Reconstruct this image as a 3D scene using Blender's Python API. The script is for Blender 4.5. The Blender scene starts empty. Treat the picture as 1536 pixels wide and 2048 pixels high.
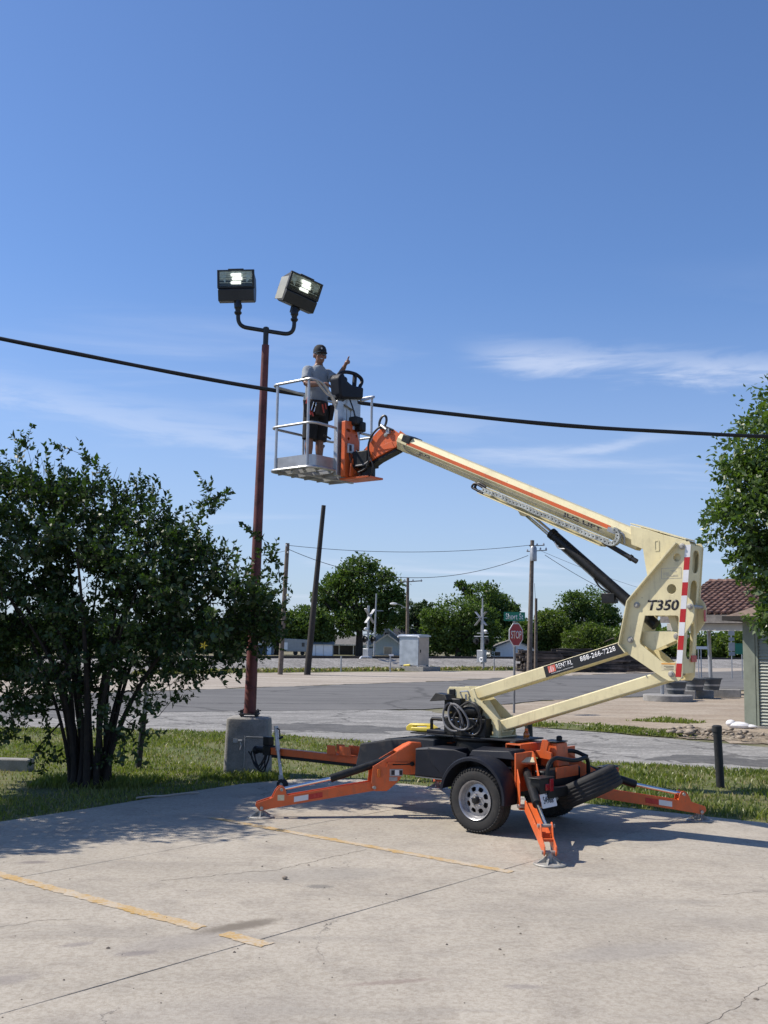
import bpy, bmesh, math, random
import numpy as np
from mathutils import Vector, Matrix
from mathutils.geometry import delaunay_2d_cdt
sc = bpy.context.scene
col = sc.collection
R = math.radians
# ---------------------------------------------------------------- camera
cam = bpy.data.objects.new('camera', bpy.data.cameras.new('camera'))
col.objects.link(cam)
cam.data.sensor_fit = 'VERTICAL'; cam.data.sensor_height = 36.0
cam.data.lens = 2150 / 2048 * 36.0
cam.data.clip_end = 3000
pitch, roll = R(6.790), .016
F = Vector((0, math.cos(pitch), math.sin(pitch)))
R0 = Vector((1, 0, 0)); U0 = Vector((0, -math.sin(pitch), math.cos(pitch)))
cr = R0 * math.cos(roll) + U0 * math.sin(roll); cu = U0 * math.cos(roll) - R0 * math.sin(roll)
cam.matrix_world = Matrix(((cr.x, cu.x, -F.x, 0), (cr.y, cu.y, -F.y, 0), (cr.z, cu.z, -F.z, 2.1), (0, 0, 0, 1)))
sc.camera = cam
# ---------------------------------------------------------------- light
SUN_DIR = Vector((-.93, .16, 1.05)).normalized()
w = bpy.data.worlds.new('World'); sc.world = w; w.use_nodes = True
nt = w.node_tree; nt.nodes.clear()
def N(nt, t, **kw):
    n = nt.nodes.new(t)
    for k, v in kw.items():
        if k.startswith('i_'):
            key = k[2:]
            n.inputs[int(key) if key.isdigit() else key].default_value = v
        else: setattr(n, k, v)
    return n
def MATH(nt, op, a, b=None, c=None, clamp=False):
    n = nt.nodes.new('ShaderNodeMath'); n.operation = op; n.use_clamp = clamp
    for i, x in enumerate((a, b, c)):
        if x is None: continue
        if isinstance(x, (int, float)): n.inputs[i].default_value = x
        else: nt.links.new(x, n.inputs[i])
    return n.outputs[0]
def MIX(nt, fac, a, b, blend='MIX'):
    n = nt.nodes.new('ShaderNodeMix'); n.data_type = 'RGBA'; n.blend_type = blend
    for i, x in ((0, fac), (6, a), (7, b)):
        if isinstance(x, (int, float)): n.inputs[i].default_value = x
        elif isinstance(x, (tuple, list)): n.inputs[i].default_value = (*x[:3], 1)
        else: nt.links.new(x, n.inputs[i])
    return n.outputs[2]
def RAMP(nt, x, lo, hi, a=0., b=1.):
    n = nt.nodes.new('ShaderNodeMapRange'); n.clamp = True; n.interpolation_type = 'SMOOTHSTEP'
    nt.links.new(x, n.inputs[0])
    for i, v in enumerate((lo, hi, a, b)): n.inputs[i + 1].default_value = v
    return n.outputs[0]
sky = N(nt, 'ShaderNodeTexSky', sky_type='NISHITA')
sky.sun_disc = False
sky.sun_elevation = math.asin(SUN_DIR.z)
sky.sun_rotation = math.atan2(SUN_DIR.x, SUN_DIR.y) % (2 * math.pi)
sky.altitude = 200; sky.air_density = 1.0; sky.dust_density = .55; sky.ozone_density = 2.4
tc = N(nt, 'ShaderNodeTexCoord')
sep = N(nt, 'ShaderNodeSeparateXYZ'); nt.links.new(tc.outputs['Generated'], sep.inputs[0])
zc = MATH(nt, 'MAXIMUM', sep.outputs[2], .02)
px = MATH(nt, 'DIVIDE', sep.outputs[0], MATH(nt, 'ADD', zc, .12)); py = MATH(nt, 'DIVIDE', sep.outputs[1], MATH(nt, 'ADD', zc, .12))
cb = N(nt, 'ShaderNodeCombineXYZ'); nt.links.new(px, cb.inputs[0]); nt.links.new(py, cb.inputs[1])
mp = N(nt, 'ShaderNodeMapping'); nt.links.new(cb.outputs[0], mp.inputs[0])
mp.inputs['Rotation'].default_value = (0, 0, R(12)); mp.inputs['Scale'].default_value = (.55, 1.5, 1)
mp.inputs['Location'].default_value = (.35, 1.2, 0)
n1 = N(nt, 'ShaderNodeTexNoise', i_Scale=1.1, i_Detail=9.0, i_Roughness=.56, i_Distortion=.55); nt.links.new(mp.outputs[0], n1.inputs[0])
n2 = N(nt, 'ShaderNodeTexNoise', i_Scale=.38, i_Detail=3.0); nt.links.new(mp.outputs[0], n2.inputs[0])
cl = RAMP(nt, MATH(nt, 'ADD', n1.outputs[0], MATH(nt, 'MULTIPLY', MATH(nt, 'SUBTRACT', n2.outputs[0], .5), .55)), .52, .86)
low = RAMP(nt, sep.outputs[2], .345, .22)              # thin cirrus sits low over the horizon
cl = MATH(nt, 'MULTIPLY', MATH(nt, 'MULTIPLY', cl, low), .8)
skyc = MIX(nt, 1.0, sky.outputs[0], (.82, 1.0, 1.29), 'MULTIPLY')
hz = RAMP(nt, sep.outputs[2], .34, .0)
skyc = MIX(nt, MATH(nt, 'MULTIPLY', hz, .50), skyc, (4.4, 5.0, 6.6))
def wisp(x0, x1, z0, slope, hw, seed, amt):      # a single streak of cirrus in the sky
    zl = MATH(nt, 'ADD', MATH(nt, 'MULTIPLY', MATH(nt, 'SUBTRACT', sep.outputs[0], x0), slope), z0)
    m2 = N(nt, 'ShaderNodeMapping'); nt.links.new(tc.outputs['Generated'], m2.inputs[0]); m2.inputs['Scale'].default_value = (9, 9, 60); m2.inputs['Location'].default_value = (seed, 0, 0)
    n3 = N(nt, 'ShaderNodeTexNoise', i_Scale=1.0, i_Detail=8.0, i_Roughness=.6, i_Distortion=.6); nt.links.new(m2.outputs[0], n3.inputs[0])
    dz = MATH(nt, 'ABSOLUTE', MATH(nt, 'ADD', MATH(nt, 'SUBTRACT', sep.outputs[2], zl), MATH(nt, 'MULTIPLY', MATH(nt, 'SUBTRACT', n3.outputs[0], .5), hw * 2.2)))
    band = MATH(nt, 'POWER', RAMP(nt, dz, hw, 0.), 1.6)
    w_ = MATH(nt, 'MULTIPLY', RAMP(nt, sep.outputs[0], x0, x0 + .09), RAMP(nt, sep.outputs[0], x1, x1 - .12))
    return MATH(nt, 'MULTIPLY', MATH(nt, 'MULTIPLY', MATH(nt, 'MULTIPLY', band, w_), RAMP(nt, n3.outputs[0], .30, .62, .35, 1.)), MATH(nt, 'MULTIPLY', RAMP(nt, sep.outputs[1], .5, .7), amt))
for a_ in ((.05, .52, .267, -.105, .022, 1., .55), (.09, .30, .160, .17, .012, 4., .42), (-.42, -.02, .222, -.13, .030, 7., .30), (-.10, .16, .21, -.05, .022, 9., .22)):
    cl = MATH(nt, 'MAXIMUM', cl, wisp(*a_))
mixc = MIX(nt, cl, skyc, (6.6, 7.2, 8.6))
bg = N(nt, 'ShaderNodeBackground', i_Strength=.097)
nt.links.new(mixc, bg.inputs[0])
out = N(nt, 'ShaderNodeOutputWorld'); nt.links.new(bg.outputs[0], out.inputs[0])
sun = bpy.data.objects.new('sun', bpy.data.lights.new('sun', 'SUN'))
col.objects.link(sun); sun.data.energy = 5.0; sun.data.angle = R(.53); sun.data.color = (1, .925, .82)
sun.rotation_euler = SUN_DIR.to_track_quat('Z', 'Y').to_euler(); sun.location = (-30, 10, 40)
sc.view_settings.view_transform = 'Standard'; sc.view_settings.look = 'None'
sc.view_settings.exposure = 0.28; sc.view_settings.gamma = 1.0; sc.view_settings.use_curve_mapping = False
sc.render.engine = 'CYCLES'
sc.cycles.use_denoising = True
sc.cycles.max_bounces = 8; sc.cycles.transparent_max_bounces = 8
# ---------------------------------------------------------------- materials
def newmat(name):
    m = bpy.data.materials.new(name); m.use_nodes = True
    nt = m.node_tree; b = nt.nodes['Principled BSDF']
    return m, nt, b
def mat(name, c, rough=.5, metal=0., var=.12, scale=3., bump=.0, bscale=60., dirt=0., dirtc=(.12, .10, .08), fine=0., coat=0., spec=None, chips=0.):
    m, nt, b = newmat(name)
    tc = N(nt, 'ShaderNodeTexCoord')
    n = N(nt, 'ShaderNodeTexNoise', i_Scale=scale, i_Detail=6.0, i_Roughness=.6); nt.links.new(tc.outputs['Object'], n.inputs[0])
    f = RAMP(nt, n.outputs[0], .3, .7)
    d = tuple(x * (1 - var) for x in c); l = tuple(min(1, x * (1 + var)) for x in c)
    colr = MIX(nt, f, d, l)
    if fine:
        nf = N(nt, 'ShaderNodeTexNoise', i_Scale=bscale, i_Detail=4.0, i_Roughness=.7); nt.links.new(tc.outputs['Object'], nf.inputs[0])
        colr = MIX(nt, RAMP(nt, nf.outputs[0], .35, .65), MIX(nt, 1., colr, (1 - fine,) * 3, 'MULTIPLY'), colr)
    if dirt:
        nd = N(nt, 'ShaderNodeTexNoise', i_Scale=scale * 2.3, i_Detail=8.0, i_Roughness=.68); nt.links.new(tc.outputs['Object'], nd.inputs[0])
        df = MATH(nt, 'MULTIPLY', RAMP(nt, nd.outputs[0], .47, .72), dirt)
        colr = MIX(nt, df, colr, dirtc)
        nt.links.new(MATH(nt, 'MULTIPLY_ADD', df, .4, rough, clamp=True), b.inputs['Roughness'])
    else:
        nt.links.new(MATH(nt, 'MULTIPLY_ADD', f, .14, rough - .07, clamp=True), b.inputs['Roughness'])
    if chips:
        nc = N(nt, 'ShaderNodeTexNoise', i_Scale=34, i_Detail=5.0, i_Roughness=.7); nt.links.new(tc.outputs['Object'], nc.inputs[0])
        colr = MIX(nt, MATH(nt, 'MULTIPLY', RAMP(nt, nc.outputs[0], .675, .70), chips), colr, (.10, .075, .055))
        m3 = N(nt, 'ShaderNodeMapping'); m3.inputs['Scale'].default_value = (26, 26, 3); nt.links.new(tc.outputs['Object'], m3.inputs[0])
        ns = N(nt, 'ShaderNodeTexNoise', i_Scale=1.0, i_Detail=4.0, i_Roughness=.6); nt.links.new(m3.outputs[0], ns.inputs[0])
        colr = MIX(nt, MATH(nt, 'MULTIPLY', RAMP(nt, ns.outputs[0], .54, .74), chips * .42), colr, dirtc)
    nt.links.new(colr, b.inputs['Base Color'])
    b.inputs['Metallic'].default_value = metal
    if coat: b.inputs['Coat Weight'].default_value = coat
    if spec is not None: b.inputs['Specular IOR Level'].default_value = spec
    if bump:
        nb = N(nt, 'ShaderNodeTexNoise', i_Scale=bscale, i_Detail=5.0); nt.links.new(tc.outputs['Object'], nb.inputs[0])
        bp = N(nt, 'ShaderNodeBump', i_Strength=bump, i_Distance=.02); nt.links.new(nb.outputs[0], bp.inputs['Height'])
        nt.links.new(bp.outputs[0], b.inputs['Normal'])
    return m
def emis(name, c, s):
    m, nt, b = newmat(name)
    b.inputs['Base Color'].default_value = (*c, 1); b.inputs['Emission Color'].default_value = (*c, 1); b.inputs['Emission Strength'].default_value = s
    return m
def glass(name, c=(1, 1, 1), rough=.03):
    m, nt, b = newmat(name)
    g = N(nt, 'ShaderNodeBsdfGlossy', i_Roughness=rough); t = N(nt, 'ShaderNodeBsdfTransparent'); t.inputs[0].default_value = (*c, 1)
    fr = N(nt, 'ShaderNodeFresnel', i_IOR=1.45); mx = N(nt, 'ShaderNodeMixShader')
    nt.links.new(fr.outputs[0], mx.inputs[0]); nt.links.new(t.outputs[0], mx.inputs[1]); nt.links.new(g.outputs[0], mx.inputs[2])
    nt.links.new(mx.outputs[0], nt.nodes['Material Output'].inputs[0])
    return m
def leafmat(name, c1, c2, trans=.35, gloss=.04):
    m, nt, b = newmat(name); nt.nodes.remove(b)
    g = N(nt, 'ShaderNodeNewGeometry'); tc = N(nt, 'ShaderNodeTexCoord')
    n = N(nt, 'ShaderNodeTexNoise', i_Scale=.9, i_Detail=3.0); nt.links.new(tc.outputs['Object'], n.inputs[0])
    f = MATH(nt, 'ADD', MATH(nt, 'MULTIPLY', g.outputs['Random Per Island'], .6), MATH(nt, 'MULTIPLY', RAMP(nt, n.outputs[0], .35, .65), .4))
    c = MIX(nt, f, c1, c2)
    d = N(nt, 'ShaderNodeBsdfDiffuse'); t = N(nt, 'ShaderNodeBsdfTranslucent'); gl = N(nt, 'ShaderNodeBsdfGlossy', i_Roughness=.42)
    nt.links.new(c, d.inputs[0])
    nt.links.new(MIX(nt, 1., c, (1.0, 1.15, .35), 'MULTIPLY'), t.inputs[0])
    m1 = N(nt, 'ShaderNodeMixShader', i_0=trans); nt.links.new(d.outputs[0], m1.inputs[1]); nt.links.new(t.outputs[0], m1.inputs[2])
    m2 = N(nt, 'ShaderNodeMixShader', i_0=gloss); nt.links.new(m1.outputs[0], m2.inputs[1]); nt.links.new(gl.outputs[0], m2.inputs[2])
    nt.links.new(m2.outputs[0], nt.nodes['Material Output'].inputs[0])
    return m
M = dict(
    orange=mat('orange_paint', (.62, .115, .026), .40, var=.10, scale=4, dirt=.38, dirtc=(.22, .12, .07), bump=.02, bscale=30, chips=.8),
    cream=mat('cream_paint', (.70, .62, .37), .42, var=.07, scale=3, dirt=.30, dirtc=(.34, .29, .18), bump=.015, bscale=25, chips=.7),
    black=mat('black_paint', (.008, .009, .010), .45, spec=.3, var=.3, scale=5, dirt=.3, dirtc=(.05, .045, .04)),
    navy=mat('dark_plastic', (.010, .012, .019), .5, var=.2, scale=3, dirt=.22, dirtc=(.035, .035, .036), spec=.22),
    hood=mat('dark_grey_cover', (.020, .024, .031), .55, spec=.22, var=.15, scale=3, dirt=.4, dirtc=(.08, .075, .07)),
    rubber=mat('tyre_rubber', (.018, .018, .018), .8, var=.25, scale=6, dirt=.45, dirtc=(.075, .068, .06), bump=.12, bscale=140),
    hose=mat('hose_rubber', (.012, .012, .013), .5, var=.2),
    greyhose=mat('grey_hose', (.16, .16, .165), .5, var=.2),
    steel=mat('galvanised_steel', (.44, .45, .46), .42, .75, var=.16, scale=9, dirt=.25, dirtc=(.2, .18, .15)),
    chrome=mat('chrome_rod', (.75, .75, .76), .12, 1., var=.04),
    rim=mat('silver_rim', (.36, .36, .37), .36, .6, var=.08, scale=8, dirt=.3, dirtc=(.2, .18, .16)),
    alu=mat('brushed_aluminium', (.44, .45, .46), .42, .70, var=.12, scale=6, dirt=.15, dirtc=(.3, .29, .27)),
    padsteel=mat('pad_steel', (.36, .35, .32), .6, .45, var=.2, scale=12, dirt=.4, dirtc=(.16, .13, .1)),
    red=mat('red_reflector', (.42, .016, .016), .3, var=.1), white=mat('white_reflector', (.66, .67, .69), .35, var=.06),
    lens=mat('red_lens', (.32, .012, .02), .15, var=.1, coat=.5), amber=mat('amber_lens', (.6, .14, .02), .2),
    decal_black=mat('decal_black', (.016, .016, .017), .35), decal_white=mat('decal_white', (.80, .80, .80), .5, var=.03),
    decal_logo=mat('decal_logo_orange', (.62, .14, .10), .5, var=.05), ink=mat('black_ink', (.012, .012, .02), .5),
    label=mat('paper_label', (.62, .55, .36), .6, var=.15, scale=20), yellowlabel=mat('amber_label', (.66, .33, .08), .5),
    greylabel=mat('grey_label', (.35, .33, .32), .5, var=.2, scale=30),
    chain=mat('grey_chain', (.36, .38, .36), .55, .2, var=.35, scale=22, dirt=.35, dirtc=(.12, .11, .1)),
    yellow=mat('yellow_plastic', (.66, .52, .06), .42, var=.1, dirt=.25, dirtc=(.2, .16, .06)),
    bottle=mat('amber_drink', (.30, .09, .008), .15, var=.1, coat=.4), cap_or=mat('orange_cap', (.6, .16, .03), .4),
    polered=mat('red_brown_pole_paint', (.125, .032, .028), .6, var=.3, scale=3, dirt=.75, dirtc=(.055, .030, .026), bump=.05, bscale=40),
    lampblack=mat('lamp_housing', (.016, .017, .018), .45, var=.2, dirt=.3, dirtc=(.05, .05, .045)),
    bronze=mat('lamp_side_panel', (.30, .30, .26), .5, var=.1), reflector=mat('lamp_reflector', (.74, .75, .72), .35, .25, var=.3, scale=14, bump=.3, bscale=18),
    bulb=emis('lit_bulb', (1, .98, .93), 1.05), lampglass=glass('lamp_glass', (.86, .9, .88)),
    block=mat('cast_concrete', (.27, .262, .245), .85, var=.16, scale=4, bump=.25, bscale=60, dirt=.35, dirtc=(.11, .10, .09), fine=.2),
    wood=mat('weathered_pole_wood', (.155, .125, .10), .9, var=.3, scale=5, bump=.3, bscale=30, dirt=.4, dirtc=(.06, .05, .04)),
    tarwood=mat('tarred_pole_wood', (.028, .024, .021), .8, var=.4, scale=4, bump=.3, bscale=30),
    tie=mat('tarred_timber', (.045, .036, .030), .85, var=.5, scale=2.2, bump=.3, bscale=20, dirt=.3, dirtc=(.14, .11, .09)),
    wire=mat('black_cable', (.006, .006, .007), .6), metalgrey=mat('grey_metal', (.34, .35, .36), .45, .5, var=.15),
    bung=mat('aluminium_cabinet', (.40, .43, .46), .42, .55, var=.12, scale=2), tan=mat('cabinet_door_panel', (.42, .36, .29), .6, var=.12, scale=2),
    signgreen=mat('sign_green', (.012, .19, .115), .5, var=.08), signred=mat('sign_red', (.30, .014, .02), .5, var=.1, scale=2),
    signwhite=mat('sign_white', (.72, .72, .72), .5, var=.05), post=mat('galvanised_post', (.20, .205, .21), .6, .4, var=.2),
    blackpost=mat('black_post_paint', (.012, .013, .014), .6, var=.3, scale=6, dirt=.3, dirtc=(.05, .05, .05)),
    hblue=mat('pale_blue_siding', (.46, .60, .76), .7, var=.06), hwhite=mat('white_siding', (.74, .76, .78), .7, var=.05),
    trim=mat('white_trim', (.78, .78, .76), .6), darkroof=mat('dark_shingles', (.040, .045, .058), .85, var=.25, scale=3),
    greyroof=mat('grey_shingles', (.16, .155, .15), .85, var=.2), window=mat('dark_window', (.03, .035, .042), .15, var=.3), curtain=mat('curtain', (.45, .42, .38), .8),
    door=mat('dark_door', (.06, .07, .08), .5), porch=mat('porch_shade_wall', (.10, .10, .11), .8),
    camper=mat('grey_camper', (.28, .30, .31), .5, var=.1),
    tile=mat('clay_tile', (.145, .074, .054), .8, var=.35, scale=1.7, dirt=.4, dirtc=(.30, .22, .17)), shingle=mat('brown_shingle', (.17, .12, .09), .85, var=.3, scale=4),
    fascia=mat('weathered_fascia', (.20, .18, .16), .8, var=.3, scale=5), soffit=mat('cream_beam', (.50, .48, .42), .7, var=.08),
    sage=mat('sage_board', (.225, .25, .195), .7, var=.12, scale=3, dirt=.25, dirtc=(.14, .14, .11)), siding=mat('siding_board', (.34, .36, .31), .6, var=.1, scale=2), tub=mat('dark_tub', (.07, .078, .085), .6, var=.2),
    bark=mat('bark', (.090, .075, .060), .9, var=.35, scale=8, bump=.5, bscale=50), barkbush=mat('bush_bark', (.026, .021, .017), .9, var=.4, scale=10, bump=.5, bscale=60), barkdark=mat('dark_bark', (.050, .042, .035), .9, var=.3, scale=8, bump=.4, bscale=40),
    leafbush=leafmat('crape_leaf', (.020, .046, .013), (.062, .110, .026), .30, .045), leafr=leafmat('broad_leaf', (.046, .095, .021), (.118, .175, .038), .42, .05),
    leafa=leafmat('oak_leaf', (.054, .100, .025), (.125, .180, .050), .38, .02), leafb=leafmat('pale_leaf', (.072, .115, .026), (.14, .19, .045), .4, .02),
    leafc=leafmat('willow_leaf', (.05, .088, .04), (.105, .145, .07), .3, .02),
    skin=mat('skin', (.20, .10, .066), .5, var=.08), shirt=mat('grey_tshirt', (.25, .275, .30), .9, var=.06, scale=12, bump=.15, bscale=40), shorts=mat('black_shorts', (.008, .008, .009), .9, var=.2),
    leather=mat('tool_pouch', (.022, .014, .013), .7, var=.4, scale=14), redtool=mat('red_tool_handle', (.42, .05, .035), .45), cap=mat('dark_cap', (.012, .013, .016), .8), shades=mat('mirrored_lens', (.10, .11, .10), .12, .5), teeth=mat('teeth', (.75, .72, .68), .4),
    capmark=mat('cap_badge', (.42, .45, .48), .6), boot=mat('boot', (.05, .035, .025), .7),
    rock=mat('broken_concrete', (.27, .225, .175), .9, var=.3, scale=5, bump=.4, bscale=30), whitebag=mat('white_plastic', (.70, .70, .72), .5), rope=mat('pale_rope', (.42, .39, .33), .9), rail=mat('rusty_rail', (.05, .04, .035), .6, .4),
    flower=mat('yellow_petal', (.7, .5, .03), .6))
def add_random(m, lo, hi):      # each copied piece gets its own tone
    nt = m.node_tree; b = nt.nodes['Principled BSDF']; l = b.inputs['Base Color'].links[0].from_socket
    oi = N(nt, 'ShaderNodeObjectInfo'); mr = N(nt, 'ShaderNodeMapRange'); nt.links.new(oi.outputs['Random'], mr.inputs[0]); mr.inputs[3].default_value = lo; mr.inputs[4].default_value = hi
    cb = N(nt, 'ShaderNodeCombineColor'); [nt.links.new(mr.outputs[0], cb.inputs[k]) for k in range(3)]
    nt.links.new(MIX(nt, 1., l, cb.outputs[0], 'MULTIPLY'), b.inputs['Base Color'])
add_random(M['tie'], .55, 2.4); add_random(M['tile'], .65, 1.35); add_random(M['chain'], .7, 1.3); add_random(M['siding'], .93, 1.05)
# ---------------------------------------------------------------- mesh helpers
class MB:
    def __init__(s, T=None): s.v = []; s.f = []; s.T = T or (lambda a, b, c: Vector((a, b, c)))
    def add(s, vs, fs):
        o = len(s.v); s.v += [s.T(*p) for p in vs]; s.f += [tuple(i + o for i in f) for f in fs]; return s
    def raw(s, vs, fs):
        o = len(s.v); s.v += [Vector(p) for p in vs]; s.f += [tuple(i + o for i in f) for f in fs]; return s
    def box(s, a, b):
        (x0, y0, z0), (x1, y1, z1) = a, b
        return s.add([(x0, y0, z0), (x1, y0, z0), (x1, y1, z0), (x0, y1, z0), (x0, y0, z1), (x1, y0, z1), (x1, y1, z1), (x0, y1, z1)],
                     [(0, 3, 2, 1), (4, 5, 6, 7), (0, 1, 5, 4), (1, 2, 6, 5), (2, 3, 7, 6), (3, 0, 4, 7)])
    def hexa(s, p):
        return s.add(p, [(0, 3, 2, 1), (4, 5, 6, 7), (0, 1, 5, 4), (1, 2, 6, 5), (2, 3, 7, 6), (3, 0, 4, 7)])
    def bar(s, p0, p1, w, h, up=(0, 0, 1)):
        a, b = s.T(*p0), s.T(*p1); d = (b - a).normalized(); u = Vector(up)
        if abs(d.dot(u)) > .98: u = Vector((1, 0, 0))
        x = d.cross(u).normalized(); y = x.cross(d)
        vs = [c + x * sx * w / 2 + y * sy * h / 2 for c in (a, b) for sx, sy in ((-1, -1), (1, -1), (1, 1), (-1, 1))]
        return s.raw(vs, [(0, 1, 2, 3), (7, 6, 5, 4), (0, 4, 5, 1), (1, 5, 6, 2), (2, 6, 7, 3), (3, 7, 4, 0)])
    def tube(s, pts, r, n=10, closed=False, caps=True):
        P = [s.T(*p) for p in pts]; m = len(P); rr = r if isinstance(r, (list, tuple)) else [r] * m
        vs = []; fs = []; prev = None
        for i in range(m):
            if closed: d = P[(i + 1) % m] - P[i - 1]
            else: d = P[min(i + 1, m - 1)] - P[max(i - 1, 0)]
            d = d.normalized() if d.length > 1e-9 else Vector((0, 0, 1))
            if prev is None:
                u = Vector((0, 0, 1)) if abs(d.z) < .9 else Vector((1, 0, 0))
                x = d.cross(u).normalized()
            else:
                x = prev - d * prev.dot(d); x = x.normalized() if x.length > 1e-6 else d.orthogonal().normalized()
            prev = x; y = d.cross(x)
            vs += [P[i] + (x * math.cos(t) + y * math.sin(t)) * rr[i] for t in [2 * math.pi * k / n for k in range(n)]]
        for i in range(m if closed else m - 1):
            a = i * n; b = ((i + 1) % m) * n
            fs += [(a + k, a + (k + 1) % n, b + (k + 1) % n, b + k) for k in range(n)]
        if caps and not closed:
            fs += [tuple(range(n - 1, -1, -1)), tuple(range((m - 1) * n, m * n))]
        return s.raw(vs, fs)
    def lathe(s, c, axis, prof, n=32, closed_prof=False, caps=True):
        c = s.T(*c); a = (s.T(*axis) - s.T(0, 0, 0)).normalized(); x = a.orthogonal().normalized(); y = a.cross(x)
        vs = []; fs = []; m = len(prof)
        for r, h in prof:
            vs += [c + a * h + (x * math.cos(t) + y * math.sin(t)) * r for t in [2 * math.pi * k / n for k in range(n)]]
        for i in range(m if closed_prof else m - 1):
            p, q = i * n, ((i + 1) % m) * n
            fs += [(p + k, p + (k + 1) % n, q + (k + 1) % n, q + k) for k in range(n)]
        if not closed_prof and caps:
            if prof[0][0] > 1e-4: fs.append(tuple(range(n - 1, -1, -1)))
            if prof[-1][0] > 1e-4: fs.append(tuple(range((m - 1) * n, m * n)))
        return s.raw(vs, fs)
    def ball(s, c, r, n=10, m=7):
        rx, ry, rz = r if isinstance(r, (tuple, list)) else (r, r, r)
        vs = [(c[0], c[1], c[2] - rz)]; fs = []
        for i in range(1, m):
            t = math.pi * i / m
            vs += [(c[0] + rx * math.sin(t) * math.cos(q), c[1] + ry * math.sin(t) * math.sin(q), c[2] - rz * math.cos(t)) for q in [2 * math.pi * k / n for k in range(n)]]
        vs.append((c[0], c[1], c[2] + rz)); top = len(vs) - 1
        fs += [(0, 1 + (k + 1) % n, 1 + k) for k in range(n)]
        for i in range(m - 2):
            a = 1 + i * n; b = a + n
            fs += [(a + k, a + (k + 1) % n, b + (k + 1) % n, b + k) for k in range(n)]
        a = 1 + (m - 2) * n
        fs += [(a + k, a + (k + 1) % n, top) for k in range(n)]
        return s.add(vs, fs)
    def prism(s, loop, holes, c0, c1, f=None):
        f = f or (lambda a, b, c: (a, b, c))
        loops = [loop] + list(holes); pts = []; edges = []
        for lp in loops:
            o = len(pts); pts += [Vector(p) for p in lp]; edges += [(o + i, o + (i + 1) % len(lp)) for i in range(len(lp))]
        r = delaunay_2d_cdt(pts, edges, [], 1, 1e-6)
        V, tri = r[0], r[2]; n = len(V)
        def inh(x, y):
            for lp in holes:
                c = False; j = len(lp) - 1
                for i in range(len(lp)):
                    xi, yi = lp[i]; xj, yj = lp[j]
                    if (yi > y) != (yj > y) and x < (xj - xi) * (y - yi) / (yj - yi) + xi: c = not c
                    j = i
                if c: return True
            return False
        if holes: tri = [t for t in tri if not inh(sum(V[i][0] for i in t) / 3, sum(V[i][1] for i in t) / 3)]
        vs = [f(p[0], p[1], c) for c in (c0, c1) for p in V]
        fs = [tuple(t) for t in tri] + [tuple(i + n for i in reversed(t)) for t in tri]
        s.add(vs, fs)
        for lp in loops:
            m = len(lp)
            s.add([f(p[0], p[1], c) for c in (c0, c1) for p in lp], [(i, i + m, (i + 1) % m + m, (i + 1) % m) for i in range(m)])
        return s
    def build(s, name, m=None, parent=None, smooth=35, bevel=0, label=None, kind=None):
        me = bpy.data.meshes.new(name); me.from_pydata([tuple(v) for v in s.v], [], s.f)
        bm = bmesh.new(); bm.from_mesh(me); bmesh.ops.remove_doubles(bm, verts=bm.verts, dist=1e-5)
        bmesh.ops.recalc_face_normals(bm, faces=bm.faces); bm.to_mesh(me); bm.free()
        if smooth:
            me.polygons.foreach_set('use_smooth', [True] * len(me.polygons)); me.set_sharp_from_angle(angle=R(smooth))
        if m: me.materials.append(M[m] if isinstance(m, str) else m)
        o = bpy.data.objects.new(name, me); col.objects.link(o)
        if parent: o.parent = parent
        if bevel:
            b = o.modifiers.new('bevel', 'BEVEL'); b.width = bevel; b.segments = 2; b.limit_method = 'ANGLE'; b.angle_limit = R(40)
        if label: o['label'] = label
        if kind: o['kind'] = kind
        return o
def circ(cx, cy, r, n=16, ry=None): return [(cx + r * math.cos(2 * math.pi * k / n), cy + (ry or r) * math.sin(2 * math.pi * k / n)) for k in range(n)]
def rrect(x0, y0, x1, y1, r, n=4):
    o = []
    for cx, cy, a in ((x1 - r, y1 - r, 0), (x0 + r, y1 - r, 90), (x0 + r, y0 + r, 180), (x1 - r, y0 + r, 270)):
        o += [(cx + r * math.cos(R(a + 90 * k / n)), cy + r * math.sin(R(a + 90 * k / n))) for k in range(n + 1)]
    return o
def rounded(path, rad, n=5):
    P = [Vector(p) for p in path]; o = [P[0]]
    for i in range(1, len(P) - 1):
        a, b, c = P[i - 1], P[i], P[i + 1]; d1 = (a - b); d2 = (c - b); r = min(rad, d1.length * .45, d2.length * .45)
        p, q = b + d1.normalized() * r, b + d2.normalized() * r
        for k in range(n + 1):
            t = k / n; o.append(p * (1 - t) ** 2 + b * 2 * t * (1 - t) + q * t * t)
    o.append(P[-1]); return [tuple(x) for x in o]
def tag(o, label, cat, group=None, kind=None):
    o['label'] = label; o['category'] = cat
    if group: o['group'] = group
    if kind: o['kind'] = kind
    return o
def thing(name, label, cat, loc=(0, 0, 0), rz=0, group=None):
    o = bpy.data.objects.new(name, None); col.objects.link(o); o.location = loc; o.rotation_euler = (0, 0, rz); o.empty_display_size = .2
    return tag(o, label, cat, group)
def copy_tree(o, parent=None):
    c = o.copy(); col.objects.link(c); c.parent = parent
    for ch in o.children: copy_tree(ch, c)
    return c
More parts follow.
